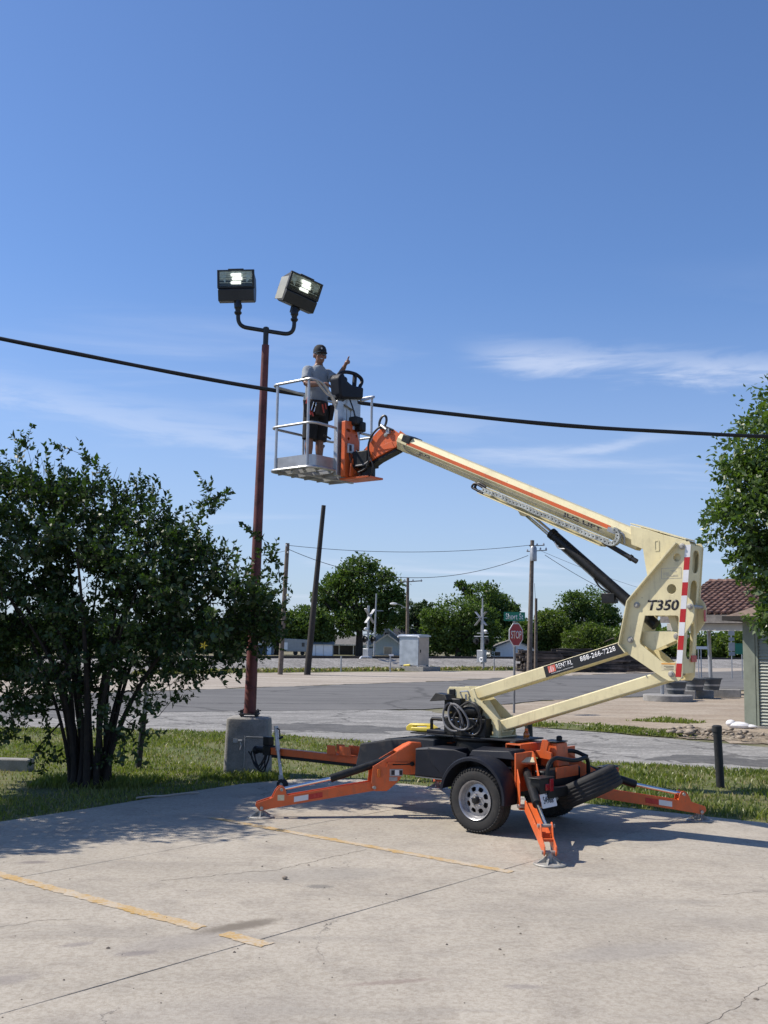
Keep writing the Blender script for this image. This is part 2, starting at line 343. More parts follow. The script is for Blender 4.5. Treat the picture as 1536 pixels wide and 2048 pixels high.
def text(name, body, h, m, parent, pos, X, Y, extr=.0015, shear=0., width=None, bold=0., spacing=1.0, align='LEFT'):
    cu = bpy.data.curves.new(name, 'FONT'); cu.body = body; cu.size = 1; cu.extrude = 0; cu.shear = shear; cu.offset = bold; cu.space_character = spacing; cu.align_x = align; cu.resolution_u = 4
    t = bpy.data.objects.new(name + '_curve', cu); col.objects.link(t); bpy.context.view_layer.update()
    me = bpy.data.meshes.new_from_object(t.evaluated_get(bpy.context.evaluated_depsgraph_get())); bpy.data.objects.remove(t)
    co = np.empty(len(me.vertices) * 3); me.vertices.foreach_get('co', co); co = co.reshape(-1, 3)
    y0, y1 = co[:, 1].min(), co[:, 1].max(); x0, x1 = co[:, 0].min(), co[:, 0].max()
    k = h / (y1 - y0); kx = k if width is None else width / (x1 - x0)
    ox = x0 if align == 'LEFT' else (x0 + x1) / 2
    X = Vector(X).normalized(); Y = Vector(Y).normalized(); Z = X.cross(Y); pos = Vector(pos)
    bm = bmesh.new(); bm.from_mesh(me)
    for v in bm.verts: v.co = pos + X * (v.co.x - ox) * kx + Y * (v.co.y - y0) * k
    r = bmesh.ops.extrude_face_region(bm, geom=bm.faces[:])
    for v in [g for g in r['geom'] if isinstance(g, bmesh.types.BMVert)]: v.co += Z * extr
    bmesh.ops.recalc_face_normals(bm, faces=bm.faces); bm.to_mesh(me); bm.free()
    me.name = name; me.materials.clear(); me.materials.append(M[m])
    o = bpy.data.objects.new(name, me); col.objects.link(o); o.parent = parent
    return o
def npmesh(name, V, Fq, m, parent=None, kind=None, label=None, smooth=False):
    me = bpy.data.meshes.new(name); k = Fq.shape[1]
    me.vertices.add(len(V)); me.vertices.foreach_set('co', V.astype(np.float32).ravel())
    me.loops.add(Fq.size); me.loops.foreach_set('vertex_index', Fq.astype(np.int32).ravel())
    me.polygons.add(len(Fq)); me.polygons.foreach_set('loop_start', np.arange(0, Fq.size, k, dtype=np.int32))
    me.update(calc_edges=True); me.validate()
    me.materials.append(M[m] if isinstance(m, str) else m)
    if smooth: me.polygons.foreach_set('use_smooth', [True] * len(me.polygons))
    o = bpy.data.objects.new(name, me); col.objects.link(o)
    if parent: o.parent = parent
    if kind: o['kind'] = kind
    if label: o['label'] = label
    return o
# ---------------------------------------------------------------- ground materials
def noise(nt, tc, scale, detail=6., rough=.6, dist=0., loc=None):
    n = N(nt, 'ShaderNodeTexNoise', i_Scale=scale, i_Detail=detail, i_Roughness=rough, i_Distortion=dist)
    if loc:
        m = N(nt, 'ShaderNodeMapping'); m.inputs['Location'].default_value = loc[:3]
        if len(loc) > 3: m.inputs['Scale'].default_value = loc[3:6]; m.inputs['Rotation'].default_value = (0, 0, R(loc[6]))
        nt.links.new(tc.outputs['Object'], m.inputs[0]); nt.links.new(m.outputs[0], n.inputs[0])
    else: nt.links.new(tc.outputs['Object'], n.inputs[0])
    return n.outputs[0]
def spot(nt, tc, x, y, rx, ry, ang, nz, soft=.6):
    m = N(nt, 'ShaderNodeMapping', vector_type='TEXTURE'); m.inputs['Location'].default_value = (x, y, 0); m.inputs['Rotation'].default_value = (0, 0, R(ang)); m.inputs['Scale'].default_value = (rx, ry, 1)
    nt.links.new(tc.outputs['Object'], m.inputs[0])
    l = N(nt, 'ShaderNodeVectorMath', operation='LENGTH'); nt.links.new(m.outputs[0], l.inputs[0])
    return RAMP(nt, MATH(nt, 'ADD', l.outputs['Value'], MATH(nt, 'MULTIPLY', MATH(nt, 'SUBTRACT', nz, .5), 1.3)), 1.0 + soft * .3, 1.0 - soft)
def concrete():
    m, nt, b = newmat('parking_concrete'); tc = N(nt, 'ShaderNodeTexCoord')
    big = noise(nt, tc, .45, 5); mid = noise(nt, tc, 2.2, 6, .65); fine = noise(nt, tc, 38, 4, .75); grit = noise(nt, tc, 130, 3, .8)
    c = MIX(nt, RAMP(nt, big, .32, .68), (.455, .42, .355), (.535, .495, .42))
    c = MIX(nt, MATH(nt, 'MULTIPLY', RAMP(nt, mid, .44, .68), .6), c, (.36, .33, .285))
    c = MIX(nt, MATH(nt, 'MULTIPLY', RAMP(nt, fine, .36, .62), .45), MIX(nt, 1., c, (.74, .72, .70), 'MULTIPLY'), c)
    spk = noise(nt, tc, 17, 5, .8)
    c = MIX(nt, RAMP(nt, spk, .40, .56), MIX(nt, 1., c, (.83, .81, .79), 'MULTIPLY'), c)
    c = MIX(nt, RAMP(nt, grit, .62, .72), c, (.62, .58, .53))
    c = MIX(nt, RAMP(nt, grit, .36, .26), c, (.16, .145, .13))
    streak = noise(nt, tc, 1.0, 6, .6, .4, (0, 0, 0, .5, 3.2, 1, 38))
    c = MIX(nt, MATH(nt, 'MULTIPLY', RAMP(nt, streak, .52, .74), .42), c, (.245, .226, .20))
    for (x, y, rx, ry, a, s, cc) in ((-1.02, 8.18, .42, .12, 40, .85, (.15, .128, .10)), (-1.35, 7.75, .55, .22, 30, .45, (.25, .23, .21)), (-1.6, 7.47, .16, .07, 20, .65, (.175, .155, .15)), (-2.05, 7.65, .14, .06, 30, .55, (.18, .16, .155)),
                                     (-2.3, 6.85, .25, .12, 30, .5, (.19, .17, .165)), (-3.2, 10.3, .16, .08, 10, .7, (.17, .15, .14)), (-3.32, 10.75, .16, .07, 20, .7, (.17, .15, .14)), (-.6, 9.95, .9, .35, 10, .4, (.25, .235, .21)), (-.5, 9.5, .14, .09, 0, .75, (.16, .15, .135)),
                                     (1.75, 7.7, .7, .22, 20, .38, (.24, .225, .21)), (.9, 6.9, .14, .06, 0, .5, (.22, .2, .19)), (-1.2, 6.2, 1.4, .35, 25, .22, (.26, .24, .22)), (-2.5, 12.6, 1.1, .5, 40, .3, (.26, .24, .21)), (.1, 6.95, .35, .05, 15, .5, (.20, .15, .13)), (2.6, 8.6, 1.6, .3, -20, .22, (.27, .25, .22))):
        c = MIX(nt, MATH(nt, 'MULTIPLY', spot(nt, tc, x, y, rx, ry, a, fine if rx < .2 else MATH(nt, 'ADD', MATH(nt, 'MULTIPLY', mid, .55), MATH(nt, 'MULTIPLY', spk, .45))), s), c, cc)
    vz = N(nt, 'ShaderNodeTexVoronoi', feature='DISTANCE_TO_EDGE', i_Scale=.23, i_Randomness=1.0)
    wv = N(nt, 'ShaderNodeVectorMath', operation='ADD'); nn = N(nt, 'ShaderNodeTexNoise', i_Scale=1.7, i_Detail=7.0, i_Roughness=.7); nt.links.new(tc.outputs['Object'], nn.inputs[0])
    sc2 = N(nt, 'ShaderNodeVectorMath', operation='SCALE'); sc2.inputs['Scale'].default_value = .55; nt.links.new(nn.outputs['Color'], sc2.inputs[0])
    nt.links.new(tc.outputs['Object'], wv.inputs[0]); nt.links.new(sc2.outputs[0], wv.inputs[1]); nt.links.new(wv.outputs[0], vz.inputs['Vector'])
    crack = MATH(nt, 'MULTIPLY', RAMP(nt, vz.outputs['Distance'], .0016, .0005), RAMP(nt, big, .50, .60))
    c = MIX(nt, MATH(nt, 'MULTIPLY', crack, .75), c, (.10, .09, .08))
    vs = N(nt, 'ShaderNodeTexVoronoi', i_Scale=2.6); nt.links.new(tc.outputs['Object'], vs.inputs['Vector'])
    sel = MATH(nt, 'LESS_THAN', N_sep(nt, vs.outputs['Color']), .22)
    c = MIX(nt, MATH(nt, 'MULTIPLY', MATH(nt, 'MULTIPLY', RAMP(nt, MATH(nt, 'ADD', vs.outputs['Distance'], MATH(nt, 'MULTIPLY', fine, .05)), .060, .036), sel), .75), c, (.12, .11, .10))
    nt.links.new(c, b.inputs['Base Color']); b.inputs['Roughness'].default_value = .88; b.inputs['Specular IOR Level'].default_value = .3
    h = MATH(nt, 'ADD', MATH(nt, 'MULTIPLY', fine, .6), MATH(nt, 'ADD', MATH(nt, 'MULTIPLY', grit, .5), MATH(nt, 'MULTIPLY', crack, -.8)))
    bp = N(nt, 'ShaderNodeBump', i_Strength=.45, i_Distance=.012); nt.links.new(h, bp.inputs['Height']); nt.links.new(bp.outputs[0], b.inputs['Normal'])
    return m
def N_sep(nt, cs):
    s = N(nt, 'ShaderNodeSeparateColor'); nt.links.new(cs, s.inputs[0]); return s.outputs[0]
def paintline():
    m, nt, b = newmat('faded_yellow_line'); tc = N(nt, 'ShaderNodeTexCoord')
    mid = noise(nt, tc, 3, 6, .7); fine = noise(nt, tc, 34, 4, .75)
    w = RAMP(nt, MATH(nt, 'ADD', MATH(nt, 'MULTIPLY', mid, .7), MATH(nt, 'MULTIPLY', fine, .5)), .45, .74)
    c = MIX(nt, MATH(nt, 'MULTIPLY', w, .95), (.42, .255, .065), (.45, .40, .325))
    nt.links.new(c, b.inputs['Base Color']); b.inputs['Roughness'].default_value = .85
    bp = N(nt, 'ShaderNodeBump', i_Strength=.35, i_Distance=.01); nt.links.new(fine, bp.inputs['Height']); nt.links.new(bp.outputs[0], b.inputs['Normal'])
    return m
def gmat(name, ca, cb_, cc, s1=.5, s2=3., amt=.6, rot=0., stretch=1., fine=40, fa=.3, bump=.5, rough=.9, lo=.45, hi=.68, cracks=0):
    m, nt, b = newmat(name); tc = N(nt, 'ShaderNodeTexCoord')
    loc = (0, 0, 0, 1, stretch, 1, rot)
    a = noise(nt, tc, s1, 6, .6, .2, loc); d = noise(nt, tc, s2, 7, .68, .3, loc); f = noise(nt, tc, fine, 4, .75)
    c = MIX(nt, RAMP(nt, a, .36, .64), ca, cb_)
    c = MIX(nt, MATH(nt, 'MULTIPLY', RAMP(nt, d, lo, hi), amt), c, cc)
    c = MIX(nt, RAMP(nt, f, .36, .6), MIX(nt, 1., c, (1 - fa,) * 3, 'MULTIPLY'), c)
    if cracks:
        vz = N(nt, 'ShaderNodeTexVoronoi', feature='DISTANCE_TO_EDGE', i_Scale=cracks); wv = N(nt, 'ShaderNodeVectorMath', operation='MULTIPLY_ADD')
        nn = N(nt, 'ShaderNodeTexNoise', i_Scale=.9, i_Detail=6.0, i_Roughness=.65); nt.links.new(tc.outputs['Object'], nn.inputs[0])
        nt.links.new(nn.outputs['Color'], wv.inputs[0]); wv.inputs[1].default_value = (1.6, 1.6, 0); nt.links.new(tc.outputs['Object'], wv.inputs[2]); nt.links.new(wv.outputs[0], vz.inputs['Vector'])
        c = MIX(nt, MATH(nt, 'MULTIPLY', RAMP(nt, vz.outputs['Distance'], .022, .008), .7), c, (.07, .068, .065))
    nt.links.new(c, b.inputs['Base Color']); b.inputs['Roughness'].default_value = rough; b.inputs['Specular IOR Level'].default_value = .25
    bp = N(nt, 'ShaderNodeBump', i_Strength=bump, i_Distance=.03); nt.links.new(MATH(nt, 'ADD', f, MATH(nt, 'MULTIPLY', d, .6)), bp.inputs['Height']); nt.links.new(bp.outputs[0], b.inputs['Normal'])
    return m
G = dict(concrete=concrete(), line=paintline(),
    ground=gmat('dry_ground', (.11, .115, .05), (.25, .22, .15), (.36, .32, .25), .12, .9, .6, fine=9, fa=.3),
    verge=gmat('verge_soil', (.095, .125, .034), (.16, .165, .065), (.23, .20, .12), .7, 4, .55, fine=30, fa=.45),
    street=gmat('worn_chip_seal', (.205, .20, .188), (.30, .29, .272), (.42, .41, .385), .35, 1.6, .75, rot=32, stretch=2.6, fine=16, fa=.34, bump=.7, cracks=.33),
    road=gmat('asphalt', (.115, .113, .110), (.150, .147, .142), (.205, .20, .192), .16, .6, .55, rot=-48, stretch=7., fine=14, fa=.16, bump=.3, cracks=.16),
    patch=gmat('dark_tar_patch', (.10, .098, .096), (.13, .128, .124), (.2, .195, .185), .8, 3, .5, fine=20, fa=.25),
    dirt=gmat('sandy_dirt', (.315, .255, .19), (.405, .345, .27), (.24, .19, .14), .35, 1.4, .6, rot=35, stretch=2.2, fine=10, fa=.25, bump=.6),
    rubble=gmat('rubble_soil', (.17, .13, .09), (.30, .25, .19), (.42, .38, .32), .9, 3.5, .6, fine=14, fa=.5, bump=.9),
    farsand=gmat('pale_sand', (.32, .275, .225), (.41, .365, .305), (.19, .15, .11), .14, .5, .55, rot=-42, stretch=3.5, fine=5, fa=.2, lo=.54, hi=.70),
    fargrass=gmat('far_grass', (.085, .105, .035), (.16, .16, .075), (.24, .215, .13), .18, .8, .6, fine=5, fa=.4),
    ballast=gmat('ballast_gravel', (.27, .255, .235), (.37, .355, .33), (.20, .185, .165), .25, 1.2, .55, rot=-42, stretch=4, fine=6, fa=.45, bump=.9))
rng = random.Random(5)
def jit(pts, step, amp, seed=1):
    r = random.Random(seed); o = []; n = len(pts)
    for i in range(n):
        a, b = Vector(pts[i]), Vector(pts[(i + 1) % n]); L_ = (b - a).length; k = max(1, min(120, int(L_ / step)))
        nrm = Vector((-(b - a).y, (b - a).x)).normalized()
        for j in range(k):
            p = a.lerp(b, j / k) + nrm * (r.gauss(0, amp) if amp else 0); o.append((p.x, p.y))
    return o
def sheet(name, pts, z, m, step=.5, amp=0., seed=1, kind='structure', parent=None, label=None, cat=None):
    P = jit(pts, step, amp, seed) if amp else pts
    if sum(P[i][0] * P[(i + 1) % len(P)][1] - P[(i + 1) % len(P)][0] * P[i][1] for i in range(len(P))) < 0: P = P[::-1]
    r = delaunay_2d_cdt([Vector(p) for p in P], [(i, (i + 1) % len(P)) for i in range(len(P))], [], 1, 1e-6)
    me = bpy.data.meshes.new(name); me.from_pydata([(p[0], p[1], z) for p in r[0]], [], [tuple(t) for t in r[2]])
    me.materials.append(G[m] if isinstance(m, str) else m)
    o = bpy.data.objects.new(name, me); col.objects.link(o)
    if me.polygons and me.polygons[0].normal.z < 0: me.flip_normals()
    if kind: o['kind'] = kind
    if parent: o.parent = parent
    if label: o['label'] = label
    if cat: o['category'] = cat
    return o
# the earth under everything
sheet('ground', [(-700, -60), (700, -60), (700, 1500), (-700, 1500)], -.035, 'ground', label='bare earth and dry grass reaching to the horizon')
VERGE = [(-14, 3), (-4.0, 12.2), (-2, 15.5), (1, 15.6), (4.6, 12.8), (14, 6), (14, 14.6), (6.63, 18.74), (4.81, 19.5), (3.75, 19.9), (1.2, 21.7), (-.65, 23.2), (-2.3, 24.3), (-4.5, 25.0), (-9, 24.9), (-22, 21)]
sheet('grass_verge', VERGE, -.022, 'verge', .35, .05, 3, label='mown grass verge between the concrete lot and the street')
STREET = [(16, 12.5), (6.6, 18.6), (4.8, 19.4), (3.7, 19.8), (1.2, 21.6), (-.65, 23.1), (-2.3, 24.2), (-5, 25.0), (-9, 24.6), (-22, 20), (-22, 24), (-7.4, 30.4), (-1.5, 33.2), (1.4, 33.4), (2.2, 30.6), (3.8, 27.4), (5.3, 26.2), (7.1, 24.3), (8.1, 23), (16, 17)]
sheet('side_street', STREET, -.018, 'street', .4, .07, 7, label='worn pale side street with patched edges')
ROAD = [(-60, -16), (-8.8, 27.4), (-6.9, 30.4), (-2, 32.6), (1.4, 33.8), (4.05, 37.1), (5.95, 40.3), (10.9, 44.6), (18.1, 53), (60, 100), (110, 156), (92, 176), (25.9, 86), (15.9, 76), (7.0, 64), (3.5, 57.6), (-4.35, 48), (-8.5, 42.4), (-13, 37.6), (-74, -16)]
sheet('main_road', ROAD, -.012, 'road', .8, .10, 9, label='dark grey main road crossing behind the lot')
sheet('sand_strip', [(-74, -14), (-13, 38), (-8.5, 42.9), (-4.35, 48.4), (3.5, 58), (7, 64.5), (15.9, 76.5), (26, 86.5), (60, 122), (54, 128), (18, 88), (4.4, 76.5), (-8, 65.5), (-20, 52), (-80, -10)], -.015, 'farsand', .7, .22, 11, label='pale sandy shoulder beyond the main road')
sheet('far_grass_strip', [(-80, -9), (-20, 52.3), (-8, 65.8), (4.4, 76.8), (18, 88.3), (54, 128), (100, 175), (60, 190), (10, 100), (-30, 58), (-95, -9)], -.019, 'fargrass', .8, .3, 13, label='rough grass along the railway')
sheet('dirt_yard', [(3.8, 27.6), (5.3, 26.5), (7.1, 24.9), (9.2, 23.3), (20, 15), (60, 20), (60, 94), (18.4, 52.8), (11, 44.3), (6.1, 40.1), (4.2, 36.9), (2.0, 33.6), (2.4, 31)], -.016, 'dirt', .5, .16, 15, label='sandy dirt yard in front of the tiled canopy')
sheet('rubble_strip', [(6.0, 26.2), (7.1, 25.0), (8.6, 23.8), (14, 19), (15.5, 22), (10.8, 25.8), (9.3, 27.0), (7.2, 27.5)], -.011, 'rubble', .3, .16, 17, label='broken soil and rubble at the edge of the yard')
sheet('street_grass_edge', [(3.2, 28.6), (4.2, 27.2), (5.3, 26.3), (6.8, 25.0), (7.3, 26.2), (6.4, 27.5), (4.6, 29.0)], -.010, 'verge', .25, .12, 19, label='grassy patch at the foot of the stop sign')
for i, (pts, sd) in enumerate((([(-3.4, 25.6), (-.2, 25.0), (1.2, 26.4), (-1.5, 27.6), (-3.9, 27.0)], 1), ([(1.4, 23.4), (3.2, 22.4), (3.9, 23.4), (1.9, 24.8)], 2), ([(4.9, 20.3), (7.6, 18.9), (8.4, 19.6), (6.0, 21.3)], 4))):
    sheet('tar_patch', pts, -.0145, 'patch', .25, .12, 30 + sd, label='dark tar patch on the worn side street')
sheet('road_edge_line', [(1.2, 35.9), (4.6, 39.6), (10.2, 46.3), (18, 55.6), (18.05, 55.5), (10.28, 46.2), (4.68, 39.5), (1.28, 35.8)], -.006, M['greyroof'], label='thin pale line along the main road')
# ---------------------------------------------------------------- parking lot slabs, joints recessed
LOT = [(-4.27, 12.45), (-3.45, 13.64), (-2.59, 15.06), (-2.02, 15.9), (-1.2, 16.6), (-.3, 16.65), (.66, 16.01), (2.74, 14.54), (4.65, 13.2), (12, 8.0), (12, -8), (-14, -8), (-14, -1.6)]
def clip(poly, a, b, c):     # keep a*x+b*y<=c
    o = []
    for i in range(len(poly)):
        p, q = poly[i], poly[(i + 1) % len(poly)]; dp, dq = a * p[0] + b * p[1] - c, a * q[0] + b * q[1] - c
        if dp <= 0: o.append(p)
        if dp * dq < 0: t = dp / (dp - dq); o.append((p[0] + (q[0] - p[0]) * t, p[1] + (q[1] - p[1]) * t))
    return o
sheet('parking_lot', [(p[0] * .998, p[1] * .998) for p in LOT], -.006, G['patch'], label='concrete parking lot under the boom lift')
lot = bpy.data.objects['parking_lot']
na, nb = .779, -.627; ma, mb_ = .392, .92
g_ = .0045
cells = [clip(LOT, na, nb, -8.50 - g_), clip(clip(LOT, -na, -nb, 8.50 - g_), na, nb, -5.56 - g_)]
rt = clip(LOT, -na, -nb, 5.56 - g_); mc = ma * 2.6 + mb_ * 11.72
cells += [clip(rt, ma, mb_, mc - g_), clip(rt, -ma, -mb_, -mc - g_)]
for c in cells:
    P = jit(c, .4, .0022, 4)
    mb = MB(); mb.prism(P, [], 0, -.09); mb.build('concrete_slab', G['concrete'], lot, smooth=0, bevel=.004)
r = random.Random(17); V = []; Fq = []
for i in range(170):
    y = r.uniform(6, 13.5); x = r.uniform(-.38, .42) * y; a = r.random() * 6.28; s = r.choice((.004, .005, .006, .008, .012)) * r.uniform(.7, 1.4); z = .002
    if i > 120: y = 12.4 + (x + 4.27) * 1.5 - r.random() * 1.2 if x < -2 else y
    b_ = len(V)
    for k in range(5): q = a + k * 1.257; rr = s * r.uniform(.6, 1.3); V.append((x + rr * math.cos(q), y + rr * math.sin(q), z))
    V.append((x, y, z + s * .6)); Fq += [[b_ + k, b_ + (k + 1) % 5, b_ + 5] for k in range(5)]
npmesh('debris', np.array(V), np.array(Fq), 'bark', kind='stuff', label='small dark crumbs and leaf bits scattered on the concrete')
def crack(pts, w, seed):
    r = random.Random(seed); P = []
    for i in range(len(pts) - 1):
        a, b = Vector(pts[i]), Vector(pts[i + 1]); k = max(2, int((b - a).length / .05))
        for j in range(k): p = a.lerp(b, j / k); P.append((p.x + r.gauss(0, .012), p.y + r.gauss(0, .012)))
    L2 = offs2(P, w); return sheet('crack', P + L2[::-1], .0015, 'crack')
def offs2(P, w):
    o = []
    for i in range(len(P)):
        a, b = Vector(P[max(i - 1, 0)]), Vector(P[min(i + 1, len(P) - 1)]); t = (b - a).normalized(); k = .25 + abs(math.sin(i * 1.7)); o.append((P[i][0] - t.y * w * k, P[i][1] + t.x * w * k))
    return o
G['crack'] = M['bark']
for i, (pts, w) in enumerate((([(-1.9, 9.6), (-1.3, 9.95), (-.9, 10.15), (-.35, 10.9), (-.1, 11.2)], .006), ([(1.75, 6.2), (2.05, 6.5), (2.4, 7.0), (2.8, 7.3)], .0035), ([(-2.9, 7.9), (-2.5, 8.25), (-2.2, 8.3)], .005), ([(2.9, 9.4), (3.3, 9.6), (4.2, 9.5)], .005))): o = crack(pts, w, i); o['label'] = 'thin irregular crack in the concrete'; o.parent = lot
# worn yellow bay lines
def stripe(name, a, b, wd, label, seed):
    a, b = Vector(a), Vector(b); n = Vector((-(b - a).y, (b - a).x)).normalized() * wd / 2
    o = sheet(name, [tuple(a - n), tuple(b - n), tuple(b + n), tuple(a + n)], .004, 'line', .035, .009, seed, label=label); return o
stripe('yellow_line', (-3.95, 10.27), (-1.28, 8.11), .125, 'long faded yellow bay line at front left', 1)
stripe('yellow_line', (-1.10, 7.98), (-.76, 7.70), .125, 'short stub of yellow line past the stain', 2)
stripe('yellow_line', (-1.98, 12.95), (1.22, 10.19), .11, 'faded yellow bay line in front of the lift', 3)
# ---------------------------------------------------------------- railway
BT = [(-62, -2), (-32, 40), (-20, 55), (-8, 69.5), (4.4, 81.0), (18, 91), (45, 112), (90, 150), (140, 186)]
def offs(P, d):
    o = []
    for i in range(len(P)):
        a, b = Vector(P[max(i - 1, 0)]), Vector(P[min(i + 1, len(P) - 1)]); t = (b - a).normalized(); o.append((P[i][0] - t.y * d, P[i][1] + t.x * d))
    return o
prof = [(0, -.03), (.6, .10), (2.6, .66), (3.0, .72), (6.2, .72), (8.6, -.03)]
mb = MB(); rows = [offs(BT, d) for d, z in prof]; n = len(BT)
mb.add([(rows[j][i][0], rows[j][i][1], prof[j][1]) for j in range(len(prof)) for i in range(n)], [(j * n + i, j * n + i + 1, (j + 1) * n + i + 1, (j + 1) * n + i) for j in range(len(prof) - 1) for i in range(n - 1)])
berm = mb.build('railway_bank', G['ballast'], kind='structure', label='grey ballast bank carrying the railway')
for d in (3.55, 5.0):
    mb = MB(); P = offs(BT, d); Q = offs(BT, d + .07)
    mb.add([(p[0], p[1], z) for z in (.70, .87) for PP in (P, Q) for p in PP], [(i, i + 1, 2 * n + i + 1, 2 * n + i) for i in range(n - 1)] + [(n + i, 3 * n + i, 3 * n + i + 1, n + i + 1) for i in range(n - 1)] + [(2 * n + i, 2 * n + i + 1, 3 * n + i + 1, 3 * n + i) for i in range(n - 1)])
    mb.build('rail', 'rail', berm)
# ---------------------------------------------------------------- lamp post on its concrete block
L_ = thing('floodlight_post', 'tall red brown lamp post with two lit floodlights on a concrete block', 'lamp post', (-2.06, 17.15, 0))
mb = MB(); 
def ringsq(hw, hd, z, r=.06): return [(x, y, z) for x, y in rrect(-hw, -hd, hw, hd, r, 3)]
lv = [(.345, .33, -.05), (.345, .33, .1), (.335, .32, .5), (.325, .31, .80), (.318, .30, .85), (.29, .275, .872)]
vs = [p for hw, hd, z in lv for p in ringsq(hw, hd, z)]; k = 16
mb.add(vs, [(i * k + j, i * k + (j + 1) % k, (i + 1) * k + (j + 1) % k, (i + 1) * k + j) for i in range(len(lv) - 1) for j in range(k)] + [tuple(range((len(lv) - 1) * k, len(lv) * k))])
mb.build('footing', 'block', L_)
mb = MB().box((-.15, -.15, .905), (.15, .15, .925)); mb.build('base_plate', 'lampblack', L_, bevel=.003)
for sx in (-1, 1):
    for sy in (-1, 1):
        mb = MB(); x, y = sx * .115, sy * .115
        mb.tube([(x, y, .86), (x, y, .985)], .012, 8); mb.lathe((x, y, .925), (0, 0, 1), [(.026, 0), (.026, .024)], 6); mb.lathe((x, y, .885), (0, 0, 1), [(.026, 0), (.026, .018)], 6)
        mb.bar((x, y, .958), (x + sx * .05, y, .958), .02, .02)
        mb.build('anchor_bolt', 'lampblack', L_)
TX = .082
mb = MB(); mb.tube([(0, 0, .925), (.004, 0, 1.0), (TX * .35, 0, 3.0), (TX * .95, 0, 6.86)], [.098, .096, .082, .060], 20); mb.build('pole', 'polered', L_)
mb = MB(); mb.lathe((.012, -.085, 1.32), (0, -1, 0), [(.05, 0), (.05, .02), (.03, .026)], 14); mb.build('hand_hole_cover', 'polered', L_)
mb = MB(); mb.tube([(TX * .95, 0, 6.84), (TX * .97, 0, 7.12)], .044, 14); mb.lathe((TX * .97, 0, 7.08), (0, 0, 1), [(.05, 0), (.05, .07), (.03, .085)], 14); mb.build('tenon', 'lampblack', L_)
arm = rounded([(-.392, 0, 7.50), (-.380, 0, 7.17), (TX * .95, 0, 7.10), (.535, 0, 7.035), (.54, 0, 7.42)], .26, 8)
mb = MB(); mb.tube(arm, .034, 14); mb.build('bracket_arm', 'lampblack', L_)
def flood(px_, pz, rot):
    def T(a, b, c): return rot @ (Vector((a, b, c)) * 1.07) + Vector((px_, 0, pz))
    mb = MB(T)
    # profile in (y,z): front face toward -y, lower hood bulging forward
    pf = [(.02, .47), (.30, .40), (.33, .22), (.27, .05), (.14, .0), (-.02, .0), (-.045, .17), (-.02, .19), (0, .47)]
    mb.prism(pf, [], -.275, .275, lambda a, b, c: (c, a, b))
    h = mb.build('floodlight', 'lampblack', L_, bevel=.008)
    mb = MB(T)
    for z0 in (.195, .455): mb.box((-.285, -.035, z0), (.285, .01, z0 + .022))
    for x0 in (-.285, .255): mb.box((x0, -.034, .195), (x0 + .03, .009, .477))
    mb.box((-.12, -.02, .477), (.12, .09, .497)); mb.build('door_frame', 'lampblack', h, bevel=.003)
    mb = MB(T); mb.box((-.2745 - .004, .03, .04), (-.2745, .30, .40)); mb.build('side_panel', 'bronze', h)
    mb = MB(T)
    for i in range(7):
        z0 = .218 + i * .034
        mb.add([(-.25, -.006, z0), (.25, -.006, z0), (.25, -.012 - .006 * (i % 2), z0 + .033), (-.25, -.012 - .006 * (i % 2), z0 + .033)], [(0, 1, 2, 3)])
    for sx in (-1, 1): mb.add([(sx * .25, -.006, .218), (sx * .16, -.014, .24), (sx * .16, -.014, .43), (sx * .25, -.006, .452)], [(0, 1, 2, 3)])
    mb.build('reflector', 'reflector', h, smooth=0)
    for k_ in range(3):
        mb = MB(T); z0 = .272 + .062 * k_; x0 = -.07 + .02 * (k_ % 2)
        mb.tube(rounded([(x0 + .15, -.028, z0 - .012), (x0, -.028, z0 - .012), (x0, -.028, z0 + .018), (x0 + .15, -.028, z0 + .018)], .012, 3), .0115, 8); mb.build('lamp_tube', 'bulb', h)
    mb = MB(T); mb.ball((-.2, -.02, .345), (.028, .006, .02)); mb.ball((.2, -.02, .29), (.022, .006, .03)); mb.build('bulb_reflection', 'bulb', h) if False else None
    mb = MB(T); mb.box((-.252, -.046, .216), (.252, -.043, .456)); mb.build('glass_pane', 'lampglass', h)
    mb = MB(T); mb.tube([(0, .12, .03), (0, .12, -.09)], [.06, .05], 12); mb.build('yoke', 'lampblack', h)
    return h
flood(-.425, 7.60, Matrix.Rotation(R(4), 3, 'X') @ Matrix.Rotation(R(-2), 3, 'Y'))
flood(.585, 7.51, Matrix.Rotation(R(14), 3, 'Y') @ Matrix.Rotation(R(33), 3, 'Z') @ Matrix.Rotation(R(5), 3, 'X'))
for x, z0, z1 in ((-.390, 7.36, 7.60), (.538, 7.26, 7.50)):
    mb = MB(); mb.lathe((x, 0, z0), (0, 0, 1), [(.038, 0), (.062, .03), (.062, .05), (.045, .06), (.05, .10), (.065, .12), (.065, .16), (.05, .2), (.04, z1 - z0)], 14); mb.tube([(x, 0, z1 - .06), (x + (.04 if x > 0 else -.03), .07, z1 + .0)], .05, 10); mb.build('knuckle', 'lampblack', L_)
mb = MB(); mb.box((-.20, -.355, .50), (-.13, -.325, .56)); mb.lathe((-.12, -.37, .53), (1, 0, 0), [(.02, 0), (.02, .06)], 8); mb.tube([(-.10, -.37, .54), (-.07, -.375, .46), (-.085, -.375, .40)], .012, 6); mb.tube([(.0, -.345, .59), (.3, -.345, .585)], .010, 6); mb.tube([(-.02, -.35, .6), (-.02, -.35, .22), (-.03, -.35, .12)], .006, 6); mb.build('padlock_bracket', 'metalgrey', L_)
